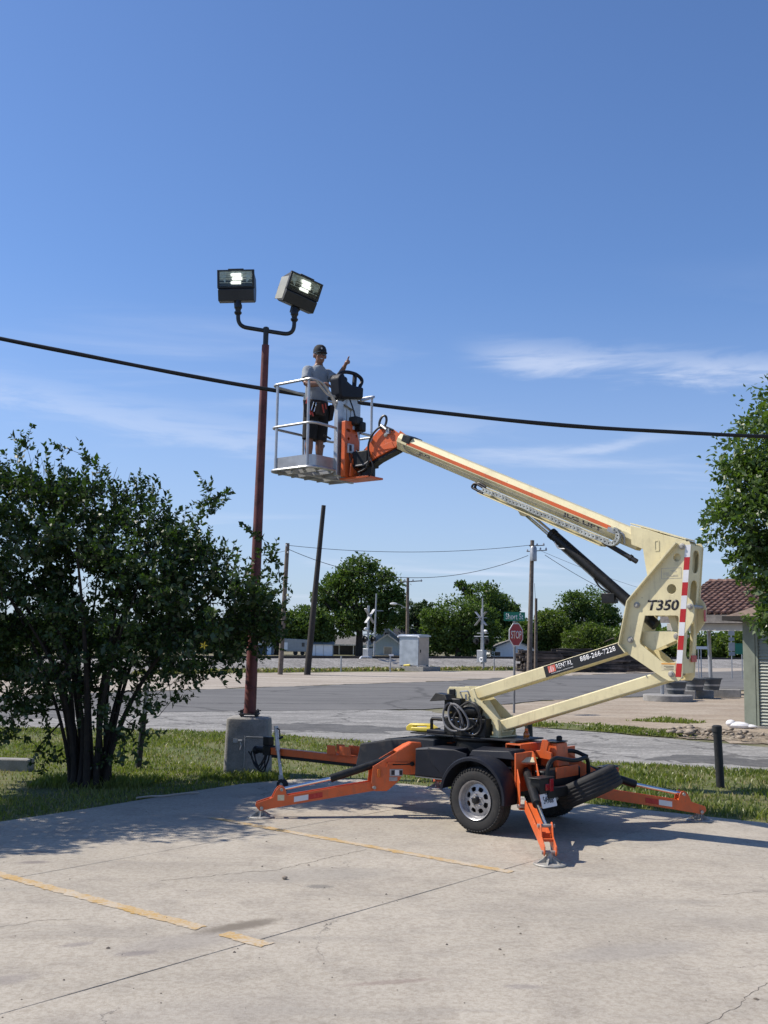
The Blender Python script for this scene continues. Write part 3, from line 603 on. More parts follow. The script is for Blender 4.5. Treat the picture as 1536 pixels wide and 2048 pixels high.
# ---------------------------------------------------------------- posts
for (x, y, lab) in ((5.13, 16.54, 'black capped pipe post standing alone in the grass at right'), (2.45, 17.85, 'black pipe post half hidden behind the lift and bottle')):
    t = thing('bollard', lab, 'bollard', (x, y, 0), 0, 'black pipe posts along the verge')
    mb = MB(); mb.tube([(0, 0, -.05), (-.035, 0, .86)], .062, 16); mb.build('pipe', 'blackpost', t)
    mb = MB(); mb.lathe((-.035, 0, .80), (0, 0, 1), [(.072, 0), (.072, .085), (.05, .1)], 16); mb.build('cap', 'blackpost', t)
t = thing('marker_post', 'slim dark post with a pale top beside the dark bush', 'post', (-3.89, 17.67, 0))
mb = MB(); mb.tube([(0, 0, -.05), (.06, 0, .85)], .05, 12); mb.build('shaft', 'blackpost', t)
mb = MB(); mb.tube([(.06, 0, .85), (.09, 0, 1.34)], .045, 12); mb.build('pale_top', 'metalgrey', t)
# drain headwall and rope
t = thing('drain_headwall', 'low concrete drain headwall sunk in the grass at left', 'drain', (-6.2, 17.3, 0), R(-8))
mb = MB(); mb.box((-.75, -.12, -.1), (.75, .12, .16)); mb.build('headwall_block', 'block', t, bevel=.02)
mb = MB(); mb.box((-1.4, -.5, -.05), (-.8, -.2, .07)); mb.build('side_slab', 'tie', t, bevel=.02)
r_ = random.Random(3); P = [(-3.15 + .09 * i + r_.gauss(0, .01), 14.28 + .075 * i + .05 * math.sin(i * 1.3), .018) for i in range(9)]
mb = MB(); mb.tube(rounded(P, .05, 3), .012, 6); tag(mb.build('rope', 'rope'), 'frayed pale rope lying along the edge of the concrete', 'rope')
# ---------------------------------------------------------------- stop sign
t = thing('stop_sign', 'red octagonal stop sign under a green Short St blade', 'sign', (4.0, 32.77, 0), R(-4))
k = 32.77 / 26.5
mb = MB(); mb.tube([(0, 0, -.1), (.02, 0, 2.70)], .035, 8); mb.build('post', 'post', t)
so = [(.435 * math.cos(R(22.5 + 45 * i)), .435 * math.sin(R(22.5 + 45 * i))) for i in range(8)]
sa = R(50); sx_, sy_ = math.cos(sa), math.sin(sa)
cz = 2.325; 
def sg(a, b, c): return (.02 + a * sx_ - (c - .04) * sy_, a * sy_ + (c - .04) * sx_, cz + b)
mb = MB(); mb.prism([(x * .86, y * .86) for x, y in so], [], 0, -.012, sg); face = mb.build('octagon_plate', 'signwhite', t)
face.data.materials[0] = M['signwhite']
mb = MB(); mb.prism([(x * .785, y * .785) for x, y in so], [], -.0125, -.016, sg); mb.build('red_field', 'signred', t)
text('lettering', 'STOP', .235, 'signwhite', t, sg(0, -.118, -.0165), (sx_, sy_, 0), (0, 0, 1), width=.52, align='CENTER', bold=.012)
mb = MB(); mb.box((-.31, -.012, 2.735), (.33, .012, 3.005)); bl = mb.build('street_blade', 'signgreen', t)
text('street_name', 'Short St', .175, 'signwhite', bl, (.01, -.0125, 2.785), (1, 0, 0), (0, 0, 1), width=.53, align='CENTER', bold=.006)
mb = MB(); mb.tube([(.01, 0, 2.68), (.01, 0, 2.735)], .05, 8); mb.build('bracket', 'post', t)
# ---------------------------------------------------------------- utility poles and wires
def upole(x, y, top, r0, r1, lean, m, label, extra=None, group=None, name='utility_pole'):
    t = thing(name, label, 'utility pole', (x, y, 0), 0, group)
    mb = MB(); mb.tube([(0, 0, -.3), (lean * .5, 0, top * .5), (lean, 0, top)], [r0, (r0 + r1) / 2, r1], 12); mb.build('pole', m, t)
    if extra: extra(t, lean, top)
    return t
def x1(t, l, h):
    mb = MB(); mb.lathe((l - .05, -.1, h - .25), (0, 0, 1), [(.05, 0), (.07, .05), (.07, .12), (.04, .16)], 8); mb.build('insulator', 'metalgrey', t); mb = MB(); mb.lathe((l + .05, -.1, h - .62), (0, 0, 1), [(.05, 0), (.07, .05), (.04, .12)], 8); mb.build('insulator', 'metalgrey', t)
upole(-5.97, 64, 7.75, .155, .12, .24, 'wood', 'slim weathered wooden pole carrying two wires at left', x1)
upole(-4.41, 64.3, 10.1, .20, .13, .77, 'tarwood', 'tall leaning tarred pole without wires')
def x2(t, l, h):
    mb = MB(); mb.lathe((l + .03, -.26, h - 1.3), (0, 0, 1), [(.2, 0), (.21, .05), (.21, .8), (.15, .9)], 14); mb.build('transformer', 'metalgrey', t)
    mb = MB(); mb.bar((l - .2, 0, h - .35), (l + .75, 0, h - .3), .05, .05); mb.build('crossarm', 'wood', t); mb = MB(); mb.bar((l - .35, 0, h - .7), (l + .9, 0, h - .6), .05, .05); mb.build('crossarm', 'wood', t)
    for dx, dz in ((.3, -.25), (.7, -.22), (-.3, -.62), (.5, -.5), (.85, -.5)): mb = MB(); mb.lathe((l + dx, 0, h + dz - .08), (0, 0, 1), [(.05, 0), (.06, .06), (.03, .14)], 8); mb.build('insulator', 'metalgrey', t)
upole(8.97, 66, 8.35, .17, .12, .20, 'wood', 'tall wooden utility pole with a grey transformer can', x2)
upole(9.42, 66.4, 4.8, .11, .08, .04, 'wood', 'short grey pole close beside the transformer pole')
def x3(t, l, h):
    mb = MB(); mb.bar((l - 1.0, 0, h - .45), (l + 1.4, 0, h - .25), .09, .09); mb.build('crossarm', 'wood', t)
    for dx in (-.9, -.3, .5, 1.3): mb = MB(); mb.lathe((l + dx, 0, h - .35), (0, 0, 1), [(.05, 0), (.08, .1), (.03, .25)], 6); mb.build('insulator', 'metalgrey', t)
    mb = MB(); mb.tube([(l, 0, h - 3.0), (l - .7, -.1, h - 2.6), (l - 1.1, -.1, h - 2.5)], .04, 6); mb.build('lamp_arm', 'metalgrey', t)
    mb = MB(); mb.ball((l - 1.35, -.1, h - 2.52), (.36, .16, .12)); mb.build('lamp_head', 'signwhite', t)
upole(2.45, 104, 8.1, .19, .13, -.04, 'wood', 'distant utility pole with crossarm and street lamp arm', x3)
upole(-.6, 82, 5.6, .08, .05, .12, 'metalgrey', 'thin grey signal mast behind the left crossing signal', lambda t, l, h: MB().bar((l - .3, 0, h - 1.3), (l + .55, 0, h - 1.3), .05, .05).build('crossarm', 'metalgrey', t))
upole(7.72, 82, 5.4, .075, .05, -.12, 'metalgrey', 'thin grey signal mast behind the right crossing signal', lambda t, l, h: MB().bar((l - .5, 0, h - 1.5), (l + .35, 0, h - 1.5), .05, .05).build('crossarm', 'metalgrey', t))
def wire(pts, sag, r, label, n=28):
    a, b = Vector(pts[0]), Vector(pts[1]); P = [tuple(a.lerp(b, i / n) + Vector((0, 0, -4 * sag * (i / n) * (1 - i / n)))) for i in range(n + 1)]
    mb = MB(); mb.tube(P, r, 6); return tag(mb.build('wire', 'wire'), label, 'wire')
PT = lambda x, l, z, y=64: (x, y, z)
wire([(-5.75, 63.9, 7.62), (9.1, 65.9, 8.05)], .42, .016, 'upper thin wire running between the two wooden poles')
wire([(-5.75, 63.9, 7.42), (8.9, 65.9, 7.4)], 1.55, .018, 'lower sagging wire running between the two wooden poles')
wire([(9.95, 66, 7.45), (26, 92, 4.5)], .7, .016, 'wire dropping to the right from the transformer pole')
wire([(9.6, 66, 7.75), (34, 100, 5.6)], .8, .010, 'fainter upper wire dropping right from the transformer pole')
wire([(9.3, 66, 5.7), (9.5, 66.3, 3.2)], .0, .012, 'short wire hanging down between the paired poles')
wire([(-5.8, 64, 7.3), (-16, 58, 5.4)], .3, .012, 'wire leaving the left pole toward the bush')
# thick black cable over the lot
P = []
for (x, y, z) in ((-9.2, 15.3, 7.12), (-5.55, 15.6, 6.42), (-3.78, 15.75, 6.13), (-1.84, 15.95, 5.84), (-.2, 16.1, 5.66), (2.52, 16.25, 5.42), (5.95, 16.5, 5.33), (9.4, 16.7, 5.42)): P.append((x, y, z))
Q = rounded(P, 1.2, 5); D_ = [Vector(Q[0]).lerp(Vector(Q[0]), 0)]
fineP = []
for i in range(len(Q) - 1):
    a, b = Vector(Q[i]), Vector(Q[i + 1]); k = max(1, int((b - a).length / .04)); fineP += [a.lerp(b, j / k) for j in range(k)]
mb = MB()
rk_ = random.Random(6); mb.tube([(p.x, p.y, p.z + .004 * math.sin(i * .21) * math.sin(i * .037)) for i, p in enumerate(fineP[::3])], [.031 + .0025 * math.sin(i * .31) * math.sin(i * .113) for i in range(len(fineP[::3]))], 10)
tag(mb.build('overhead_cable', 'wire'), 'thick black overhead cable sagging behind the lift basket', 'cable')
# ---------------------------------------------------------------- far houses
def gable(mb, x0, x1, y0, y1, zb, ze, zp): # gable facing -y
    xm = (x0 + x1) / 2
    mb.add([(x0, y0, zb), (x1, y0, zb), (x1, y0, ze), (xm, y0, zp), (x0, y0, ze), (x0, y1, zb), (x1, y1, zb), (x1, y1, ze), (xm, y1, zp), (x0, y1, ze)], [(0, 1, 2, 3, 4), (9, 8, 7, 6, 5), (0, 4, 9, 5), (1, 6, 7, 2), (2, 7, 8, 3), (3, 8, 9, 4)])
def roofg(mb, x0, x1, y0, y1, ze, zp, ov=.35, th=.12):
    xm = (x0 + x1) / 2; s = (zp - ze) / (xm - x0)
    for sx in (-1, 1):
        xe = xm + sx * ((x1 - x0) / 2 + ov); z_e = ze - s * ov
        mb.hexa([(xm, y0 - ov, zp + .02), (xe, y0 - ov, z_e + .02), (xe, y1, z_e + .02), (xm, y1, zp + .02), (xm, y0 - ov, zp + th), (xe, y0 - ov, z_e + th), (xe, y1, z_e + th), (xm, y1, zp + th)])
def trimg(mb, x0, x1, y, ze, zp, ov=.35, side=1):
    xm = (x0 + x1) / 2; s = (zp - ze) / (xm - x0)
    for sx in (side,):
        xe = xm + sx * ((x1 - x0) / 2 + ov); mb.bar((xm, y, zp + .03), (xe, y, ze - s * ov + .03), .06, .2)
def win(parent, x0, x1, z0, z1, y, curtain=True):
    mb = MB(); mb.box((x0 - .12, y - .06, z0 - .12), (x1 + .12, y - .01, z1 + .12)); f = mb.build('window', 'trim', parent)
    mb = MB(); mb.box((x0, y - .09, z0), (x1, y - .065, z1)); mb.build('pane', 'curtain' if curtain else 'window', f)
h = thing('blue_house', 'pale blue gabled house with dark roof beyond the tracks', 'house', (0, 150, 0))
mb = MB(); gable(mb, -1.1, 2.55, 0, 8, 0, 1.55, 2.85); gable(mb, -1.9, 3.1, 2.5, 9, 0, 1.9, 3.85); mb.build('wall', 'hblue', h, smooth=0)
mb = MB(); roofg(mb, -1.1, 2.55, 0, 8, 1.55, 2.85); roofg(mb, -1.9, 3.1, 2.5, 9, 1.9, 3.85); mb.hexa([(1.6, 3, 1.8), (6.3, 3, 1.8), (6.3, 9, 1.8), (1.6, 9, 1.8), (1.6, 5, 3.8), (5.9, 5, 3.8), (5.9, 7, 3.8), (1.6, 7, 3.8)]); mb.build('roof', 'darkroof', h, smooth=0)
for s_ in (-1, 1):
    for a_ in ((-1.1, 2.55, -.4, 1.55, 2.85), (-1.9, 3.1, 2.1, 1.9, 3.85)): mb = MB(); trimg(mb, *a_, side=s_); mb.build('barge_board', 'trim', h, smooth=0)
win(h, .35, 1.35, .15, 1.1, 0); win(h, .35, .95, 2.6, 3.15, 2.5, False)
mb = MB(); mb.box((2.6, 3.2, 0), (6.1, 9, 1.85)); mb.build('side_wing', 'hblue', h, smooth=0)
mb = MB(); mb.box((-2.9, 1.0, 0), (-1.15, 1.2, 1.3)); mb.build('porch_wall', 'hblue', h, smooth=0)
mb = MB(); mb.box((-1.75, .92, 0), (-1.25, 1.0, 1.1)); mb.build('door', 'door', h)
mb = MB(); mb.box((-4.2, .2, 1.25), (-.9, .35, 1.36)); mb.build('porch_beam', 'trim', h)
for x in (-3.4, -2.2, -1.2): mb = MB(); mb.box((x, .2, 0), (x + .12, .32, 1.25)); mb.build('porch_post', 'trim', h)
h2 = thing('dark_roof_house', 'low house with grey roof and deep shaded porch beside the blue house', 'house', (-4.6, 151, 0))
mb = MB(); mb.box((-3.2, 1.2, 0), (2.2, 7, 1.4)); mb.build('wall', 'porch', h2, smooth=0)
mb = MB(); mb.hexa([(-3.6, -.3, 1.35), (2.5, -.3, 1.35), (2.5, 7.4, 1.35), (-3.6, 7.4, 1.35), (-3.0, 2.8, 2.75), (1.9, 2.8, 2.75), (1.9, 4, 2.75), (-3.0, 4, 2.75)]); mb.build('roof', 'greyroof', h2, smooth=0)
mb = MB(); mb.box((-3.6, -.36, 1.25), (2.5, -.3, 1.42)); mb.build('fascia', 'trim', h2)
for x in (-3.4, -1.4, .6, 2.2): mb = MB(); mb.box((x, -.2, 0), (x + .12, -.08, 1.27)); mb.build('porch_post', 'trim', h2)
h3 = thing('white_house', 'small white gabled house behind the right crossing signal', 'house', (17.2, 140, 0))
mb = MB(); gable(mb, -3.0, 2.6, 0, 7, 0, 1.2, 2.35); mb.build('wall', 'hwhite', h3, smooth=0)
mb = MB(); roofg(mb, -3.0, 2.6, 0, 7, 1.2, 2.35); mb.build('roof', 'greyroof', h3, smooth=0)
win(h3, -2.6, -1.9, .3, .8, 0, False); win(h3, .35, 1.1, .4, 1.2, 0, False)
h4 = thing('white_shed', 'long white shed under the trees left of the houses', 'shed', (-7.9, 138, 0))
mb = MB(); mb.box((-1.5, 0, 0), (1.6, 3, 1.42)); mb.build('wall', 'hwhite', h4, smooth=0)
mb = MB(); mb.hexa([(-1.7, -.2, 1.4), (1.8, -.2, 1.4), (1.8, 3.2, 1.4), (-1.7, 3.2, 1.4), (-1.7, 1.2, 1.8), (1.8, 1.2, 1.8), (1.8, 1.8, 1.8), (-1.7, 1.8, 1.8)]); mb.build('roof', 'camper', h4, smooth=0)
for x in (-.55, .45): mb = MB(); mb.box((x, -.03, 0), (x + .05, 0.0, 1.35)); mb.build('door_seam', 'metalgrey', h4)
h5 = thing('camper_trailer', 'grey and white camper trailer parked under the trees', 'camper', (-11.4, 138, 0))
mb = MB(); mb.prism([(0, .45), (3.9, .45), (4.1, 1.2), (3.7, 2.0), (.3, 2.1), (-.1, 1.6)], [], 0, 2.2, lambda a, b, c: (a - 1.6, c, b)); mb.build('body', 'camper', h5, smooth=0, bevel=.06)
mb = MB(); mb.box((-1.6, -.03, .7), (-.6, 0, 1.6)); mb.build('white_panel', 'hwhite', h5); mb = MB(); mb.box((1.2, -.03, 1.1), (1.55, 0, 1.6)); mb.build('window', 'window', h5)
for x in (.4, 1.3): mb = MB(); mb.lathe((x, .15, .3), (0, 1, 0), [(.3, 0), (.3, .2)], 14); mb.build('wheel', 'rubber', h5)
h6 = thing('pale_garage', 'pale blue open garage at the far left of the tree gap', 'garage', (-15.6, 138, 0))
mb = MB(); mb.box((-.9, 0, 0), (-.7, 4, 1.5)); mb.box((1.0, 0, 0), (1.5, 4, 1.5)); mb.box((-.9, 3.8, 0), (1.5, 4, 1.5)); mb.box((-.7, 0, 1.25), (1.0, .2, 1.5)); mb.build('wall', 'hblue', h6, smooth=0)
mb = MB(); mb.hexa([(-1.1, -.3, 1.5), (1.7, -.3, 1.5), (1.7, 4.2, 1.5), (-1.1, 4.2, 1.5), (-1.0, 1.5, 2.1), (1.6, 1.5, 2.1), (1.6, 2.5, 2.1), (-1.0, 2.5, 2.1)]); mb.build('roof', 'greyroof', h6, smooth=0)
# signal cabinet on its slab
t = thing('signal_cabinet', 'aluminium railway signal cabinet with curved roof on a concrete slab', 'cabinet', (2.3, 77, 0), R(-40))
z0 = .36
mb = MB(); mb.box((-1.35, -1.0, -.05), (1.6, 1.0, z0 - .08)); mb.build('slab', 'block', t, bevel=.02)
mb = MB(); mb.box((-.85, -.62, z0), (.85, .62, z0 + 2.0)); mb.build('body', 'bung', t, bevel=.02)
mb = MB(); mb.prism([(-.72, 0), (.72, 0), (.70, .10), (.35, .17), (-.35, .17), (-.70, .10)], [], -.95, .95, lambda a, b, c: (c, a, z0 + 2.0 + b)); mb.build('roof', 'bung', t, bevel=.01)
mb = MB(); mb.box((.851, -.58, z0 + .04), (.862, .58, z0 + 1.95)); d = mb.build('door', 'tan', t); mb = MB(); mb.box((.863, -.42, z0 + .9), (.90, -.36, z0 + 1.1)); mb.build('handle', 'black', d)
for x in (-.78, .78):
    for y in (-.55, .55): mb = MB(); mb.box((x - .06, y - .06, z0 - .08), (x + .06, y + .06, z0)); mb.build('foot', 'metalgrey', t)
for x in (-.92, .92): mb = MB(); mb.ball((x, -.66, z0 + 1.98), .08); mb.build('lifting_eye', 'signwhite', t)
mb = MB(); mb.tube([(-.2, -.9, z0 - .02), (.3, -.85, z0 + .02)], .07, 8); mb.build('conduit', 'yellow', t)
# crossing signals
def crossing(x, y, rz, label, gate, flip=1):
    t = thing('crossing_signal', label, 'crossing signal', (x, y, .4), rz, 'railway crossing signals')
    mb = MB(); mb.tube([(0, 0, 0), (0, 0, 4.25)], .085, 10); mb.build('mast', 'metalgrey', t)
    for s in (-1, 1): mb = MB(); mb.bar((-.6 * s, -.12 - .02 * s, 2.95), (.6 * s, -.12 - .02 * s, 4.0), .03, .22, (0, 1, 0)); mb.build('crossbuck_board', 'metalgrey', t)
    mb = MB(); mb.bar((-.75, -.08, 2.1), (.75, -.08, 2.1), .07, .07); mb.build('light_bar', 'metalgrey', t); mb = MB(); mb.bar((-.6, .1, 2.35), (.6, .1, 2.35), .06, .06); mb.build('light_bar', 'metalgrey', t)
    for sx in (-1, 1):
        mb = MB(); mb.lathe((sx * .55, -.02, 1.75), (0, -1, 0), [(.28, 0), (.28, .02), (.11, .05)], 14); mb.lathe((sx * .55, -.05, 1.75), (0, -1, 0), [(.15, 0), (.16, .22)], 12); b = mb.build('flasher', 'black', t)
        mb = MB(); mb.lathe((sx * .55, -.1, 1.75), (0, -1, 0), [(.13, 0), (.10, .03)], 12); mb.build('lens', 'lens', b)
    mb = MB(); mb.box((-.3, -.25, .1), (.3, .25, 1.05)); mb.build('case', 'metalgrey', t, bevel=.03)
    mb = MB(); mb.ball((-.45 * flip, -.1, 2.5), (.22, .12, .12)); mb.build('bell', 'signwhite', t)
    mb = MB(); mb.tube(rounded([(-.9 * flip - .6, -.25, .15), (-.9 * flip - .4, -.25, .45), (0, -.25, .42), (.2, -.25, .1)], .2, 3), .07, 8); mb.build('guard_hoop', 'signwhite', t)
crossing(-1.05, 81, R(58), 'railway crossing signal with crossbuck in front of the blue house', True)
crossing(7.75, 84, R(-50), 'railway crossing signal with crossbuck in front of the dark round tree', True, -1)
# small markers by the track
for x, y, h_, hd, lab in ((-2.65, 71, 1.0, 0, 'plain grey marker stake in the far grass'), (.58, 72, 1.05, 1, 'white headed marker stake right of the plain stake'), (8.3, 80, .9, 0, 'thin marker stake left of the stop sign post')):
    t = thing('marker_stake', lab, 'marker', (x, y, .0)); mb = MB(); mb.tube([(0, 0, -.1), (0, 0, h_)], .05, 8); mb.build('stake', 'metalgrey', t)
    if hd: mb = MB(); mb.box((-.1, -.06, h_), (.22, .06, h_ + .12)); mb.build('head', 'signwhite', t)
# stacks of railway ties
def ties(x, y, rz, nx, nz, ln, label, seed):
    r = random.Random(seed); t = thing('railway_tie_stack', label, 'timber stack', (x, y, 0), rz, None)
    base = None
    for iz in range(nz):
        for ix in range(nx):
            if iz > nz - 3 and r.random() < .25: continue
            if base is None: mb = MB(); mb.box((-ln / 2, -.11, 0), (ln / 2, .11, .17)); base = mb.build('timber', 'tie', t, bevel=.012); o = base
            else: o = base.copy(); col.objects.link(o); o.parent = t
            jitx = r.gauss(0, .22)
            if iz % 2 == 0: o.location = (jitx, ix * .27, .02 + iz * .185); o.rotation_euler = (r.gauss(0, .03), r.gauss(0, .02), r.gauss(0, .04))
            else: o.location = (jitx, ix * .27 + r.gauss(0, .05), .02 + iz * .185); o.rotation_euler = (r.gauss(0, .08), r.gauss(0, .05), r.gauss(0, .11))
for i, (x, y, nx, nz, rz, lab) in enumerate(((11.4, 78, 5, 8, 8, 'rough stack of old railway ties just behind the stop sign'), (14.1, 79.5, 5, 9, -4, 'tall dark stack of railway ties behind the rental arm'), (17.0, 81, 5, 7, 5, 'low spread stack of railway ties right of the rental arm'), (19.6, 83, 4, 6, -6, 'dark stack of railway ties seen through the mast'))): ties(x, y, R(rz), nx, nz, 2.7, lab, 40 + i)
ties(-19.6, 50.2, R(4), 5, 7, 5.4, 'long stack of dark timbers beside the road behind the bush', 60)
ties(-15.9, 50.0, R(-3), 4, 4, 3.0, 'low stack of dark timbers at the right end of the long stack', 61)
# distant signs under the canopy
def dsign(x, y, parts, label, posts):
    t = thing('road_sign', label, 'sign', (x, y, 0))
    for px_ in posts: mb = MB(); mb.tube([(px_, 0, -.1), (px_, 0, parts[0][3])], .035, 6); mb.build('post', 'metalgrey', t)
    for (x0, x1_, z0, z1, m) in parts: mb = MB(); mb.box((x0, -.06, z0), (x1_, -.045, z1)); mb.build('panel', m, t)
    return t
dsign(20.2, 70, [(-.1, .85, 1.84, 2.02, 'signwhite')], 'long white sign on two thin posts beyond the road', (.25, .42))
dsign(22.6, 70, [(-.2, .2, 2.75, 3.1, 'metalgrey'), (-.18, .18, 2.4, 2.62, 'camper'), (-.2, .2, 1.75, 2.3, 'metalgrey'), (-.2, .2, 1.45, 1.70, 'camper')], 'tall post carrying a column of small white route panels', (0,))
dsign(23.35, 70.5, [(-.35, .5, 1.55, 2.25, 'signgreen')], 'green direction sign on a single thin post', (.08,))
# ---------------------------------------------------------------- tiled canopy and office
e1 = Vector((.779, -.627)); ang = math.atan2(e1.y, e1.x)
cn = thing('tiled_canopy', 'old filling station canopy with red clay tile roof and steel column', 'canopy', (12.35, 47.6, 0), ang)
W_, RUN, ZE, ZP = 11.0, 5.2, 3.34, 5.02
mb = MB(); mb.hexa([(0, 0, ZE), (W_, 0, ZE), (W_, RUN, ZP), (0, RUN, ZP), (0, 0, ZE + .06), (W_, 0, ZE + .06), (W_, RUN, ZP + .06), (0, RUN, ZP + .06)])
mb.hexa([(0, RUN, ZP), (W_, RUN, ZP), (W_, 2 * RUN, ZE), (0, 2 * RUN, ZE), (0, RUN, ZP + .06), (W_, RUN, ZP + .06), (W_, 2 * RUN, ZE + .06), (0, 2 * RUN, ZE + .06)])
rf = mb.build('roof', 'tile', cn, smooth=0)
tile0 = None; r = random.Random(8); sl = math.atan2(ZP - ZE, RUN); Ls = math.hypot(RUN, ZP - ZE)
nr, nc = 14, 21; tl = Ls / nr
for i in range(nr):
    for j in range(nc):
        if tile0 is None:
            mb = MB(); n_ = 6
            vs = [(.115 * math.cos(math.pi * k / n_) * (1 - .08 * q), q * tl * 1.25, .105 * math.sin(math.pi * k / n_) + (.05 if q == 0 else 0)) for q in (0, 1) for k in range(n_ + 1)]
            mb.add(vs, [(k, k + 1, n_ + 2 + k, n_ + 1 + k) for k in range(n_)] + [tuple(range(n_ + 1))])
            tile0 = mb.build('roof_tile', 'tile', rf, smooth=60); o = tile0
        else: o = tile0.copy(); col.objects.link(o); o.parent = rf
        s = (i * tl); o.location = (.15 + j * .285 + r.gauss(0, .012), s * math.cos(sl) - .05, ZE + .06 + s * math.sin(sl) + r.gauss(0, .006)); o.rotation_euler = (sl + r.gauss(0, .02), 0, r.gauss(0, .03))
for j in range(24): o = tile0.copy(); col.objects.link(o); o.parent = rf; o.name = 'ridge_tile'; o.location = (.1 + j * .42, RUN, ZP + .06); o.rotation_euler = (0, 0, R(-90)); o.scale = (1.3, 1.15, 1.2)
mb = MB(); mb.box((-.05, -.12, ZE - .30), (W_, -.05, ZE + .05)); mb.build('fascia', 'fascia', cn)
mb = MB(); mb.box((.1, .25, ZE - .62), (W_, .45, ZE - .32)); mb.build('beam', 'soffit', cn)
mb = MB(); mb.box((.1, .45, ZE - .34), (W_, 2 * RUN - .3, ZE - .28)); mb.build('ceiling', 'soffit', cn)
mb = MB(); mb.lathe((1.9, RUN, ZP + .1), (0, 0, 1), [(.12, 0), (.2, .15), (.12, .35), (.05, .5)], 10); mb.build('chimney_pot', 'block', cn)
col_w = Vector((14.75, 48.6)); dl = Vector((col_w.x - 12.35, col_w.y - 47.6)); cx, cy = dl.dot(e1), dl.dot(Vector((.627, .779)))
mb = MB(); mb.tube([(cx, cy, 0), (cx - .08, cy, ZE - .35)], .085, 10); mb.build('column', 'metalgrey', cn)
isl = tag(MB().lathe((0, 0, 0), (0, 0, 1), [(.92, -.02), (.92, .20), (.88, .22)], 28).build('round_island', 'block', bevel=.01), 'low round concrete island in the dirt yard', 'concrete island'); isl.location = (10.85, 41.2, 0)
for x, y, wd, lab in ((12.1, 43.2, .75, 'short concrete curb block under the middle dark tub'), (13.0, 43.9, .8, 'concrete curb block under the right dark tub'), (14.3, 45.0, 1.1, 'long concrete curb block right of the planters')):
    t = MB().box((-wd / 2, -.25, -.02), (wd / 2, .25, .30)).build('curb_block', 'block', bevel=.02); t.location = (x, y, 0); t.rotation_euler = (0, 0, -.35); tag(t, lab, 'curb block')
for x, y, z, lab in ((11.35, 41.9, .21, 'dark planter tub on the round concrete island'), (12.55, 43.5, .30, 'dark planter tub between the two others'), (13.45, 44.3, .30, 'dark planter tub next to the steel column')):
    t = thing('planter_tub', lab, 'planter', (x, y, z), 0, 'dark planter tubs in the yard')
    mb = MB(); mb.lathe((0, 0, 0), (0, 0, 1), [(.30, 0), (.40, .42), (.44, .43), (.44, .48), (.38, .48), (.34, .2)], 20); mb.build('tub', 'tub', t)
    mb = MB(); mb.lathe((0, 0, .16), (0, 0, 1), [(.348, 0), (.362, .07)], 20); mb.build('band', 'metalgrey', t)
t = thing('sign_stump', 'cut post stump rising behind the round island', 'post', (10.75, 41.6, 0)); mb = MB(); mb.tube([(0, 0, 0), (0, 0, .75)], .07, 8); mb.build('stump', 'metalgrey', t)
of = thing('siding_office', 'small office with sage corner board and horizontal siding under the leafy tree', 'building', (9.55, 28.55, 0), ang)
HO = 2.85
mb = MB(); mb.box((.02, .05, -.1), (5.5, 4.5, HO - .05)); mb.build('wall_core', 'porch', of, smooth=0)
mb = MB(); mb.box((-.02, -.04, .0), (.30, .3, HO)); mb.build('corner_board', 'sage', of, bevel=.01)
mb = MB(); mb.box((.31, -.03, .02), (.37, .05, HO)); mb.build('inner_trim', 'sage', of)
b0 = None; nb_ = 34; bh = HO / nb_
for i in range(nb_):
    if b0 is None: mb = MB(); mb.hexa([(.375, .048, 0), (5.5, .048, 0), (5.5, .056, 0), (.375, .056, 0), (.375, .02, 0), (5.5, .02, 0), (5.5, .05, bh), (.375, .05, bh)]) if False else mb.add([(.375, -.012, 0), (5.5, -.012, 0), (5.5, .045, bh), (.375, .045, bh), (.375, .049, 0), (5.5, .049, 0)], [(0, 1, 2, 3), (0, 4, 5, 1), (0, 3, 4), (1, 5, 2), (3, 2, 5, 4)]); b0 = mb.build('siding_board', 'siding', of, smooth=0); o = b0
    else: o = b0.copy(); col.objects.link(o); o.parent = of
    o.location = (0, 0, i * bh)
mb = MB(); mb.hexa([(-.38, -.45, HO + .0), (6, -.45, HO), (6, 5, HO), (-.38, 5, HO), (1.2, 1.6, HO + .80), (4.2, 1.6, HO + .80), (4.2, 2.9, HO + .80), (1.2, 2.9, HO + .80)]); mb.build('roof', 'shingle', of, smooth=0)
mb = MB(); mb.box((-.38, -.47, HO - .10), (6, -.43, HO + .02)); mb.box((-.40, -.47, HO - .10), (-.36, 5, HO + .02)); mb.build('eave_board', 'tarwood', of)
mb = MB(); mb.box((-.1, -.12, -.1), (5.6, .1, .04)); mb.build('foundation', 'block', of)
r = random.Random(21); sdir = Vector((.8, -.62))
rk = []
for i in range(7):
    b = bmesh.new(); bmesh.ops.create_icosphere(b, subdivisions=1, radius=1)
    for v in b.verts: v.co *= 1 + r.uniform(-.35, .25)
    me = bpy.data.meshes.new('rubble_chunk'); b.to_mesh(me); b.free(); me.materials.append(M['rock']); rk.append(me)
V = []; Fq = []; no = 0
for i in range(260):
    u_ = r.random(); q = Vector((6.6, 26.3)).lerp(Vector((13.5, 21.3)), u_) + Vector((.62, .78)) * r.gauss(.2, .6); s = min(.17, abs(r.gauss(.01, .045)) + .012)
    me = rk[i % 7]; rot = Matrix.Rotation(r.random() * 6, 3, 'Z') @ Matrix.Diagonal((s * r.uniform(.7, 1.7), s, s * r.uniform(.3, .7)))
    for v in me.vertices: w_ = rot @ v.co; V.append((w_.x + q.x, w_.y + q.y, w_.z + s * .3 + .05))
    for p in me.polygons: Fq.append([no + k for k in p.vertices])
    no += len(me.vertices)
rn = np.random.RandomState(4); nu, nv = 120, 14; VV = []
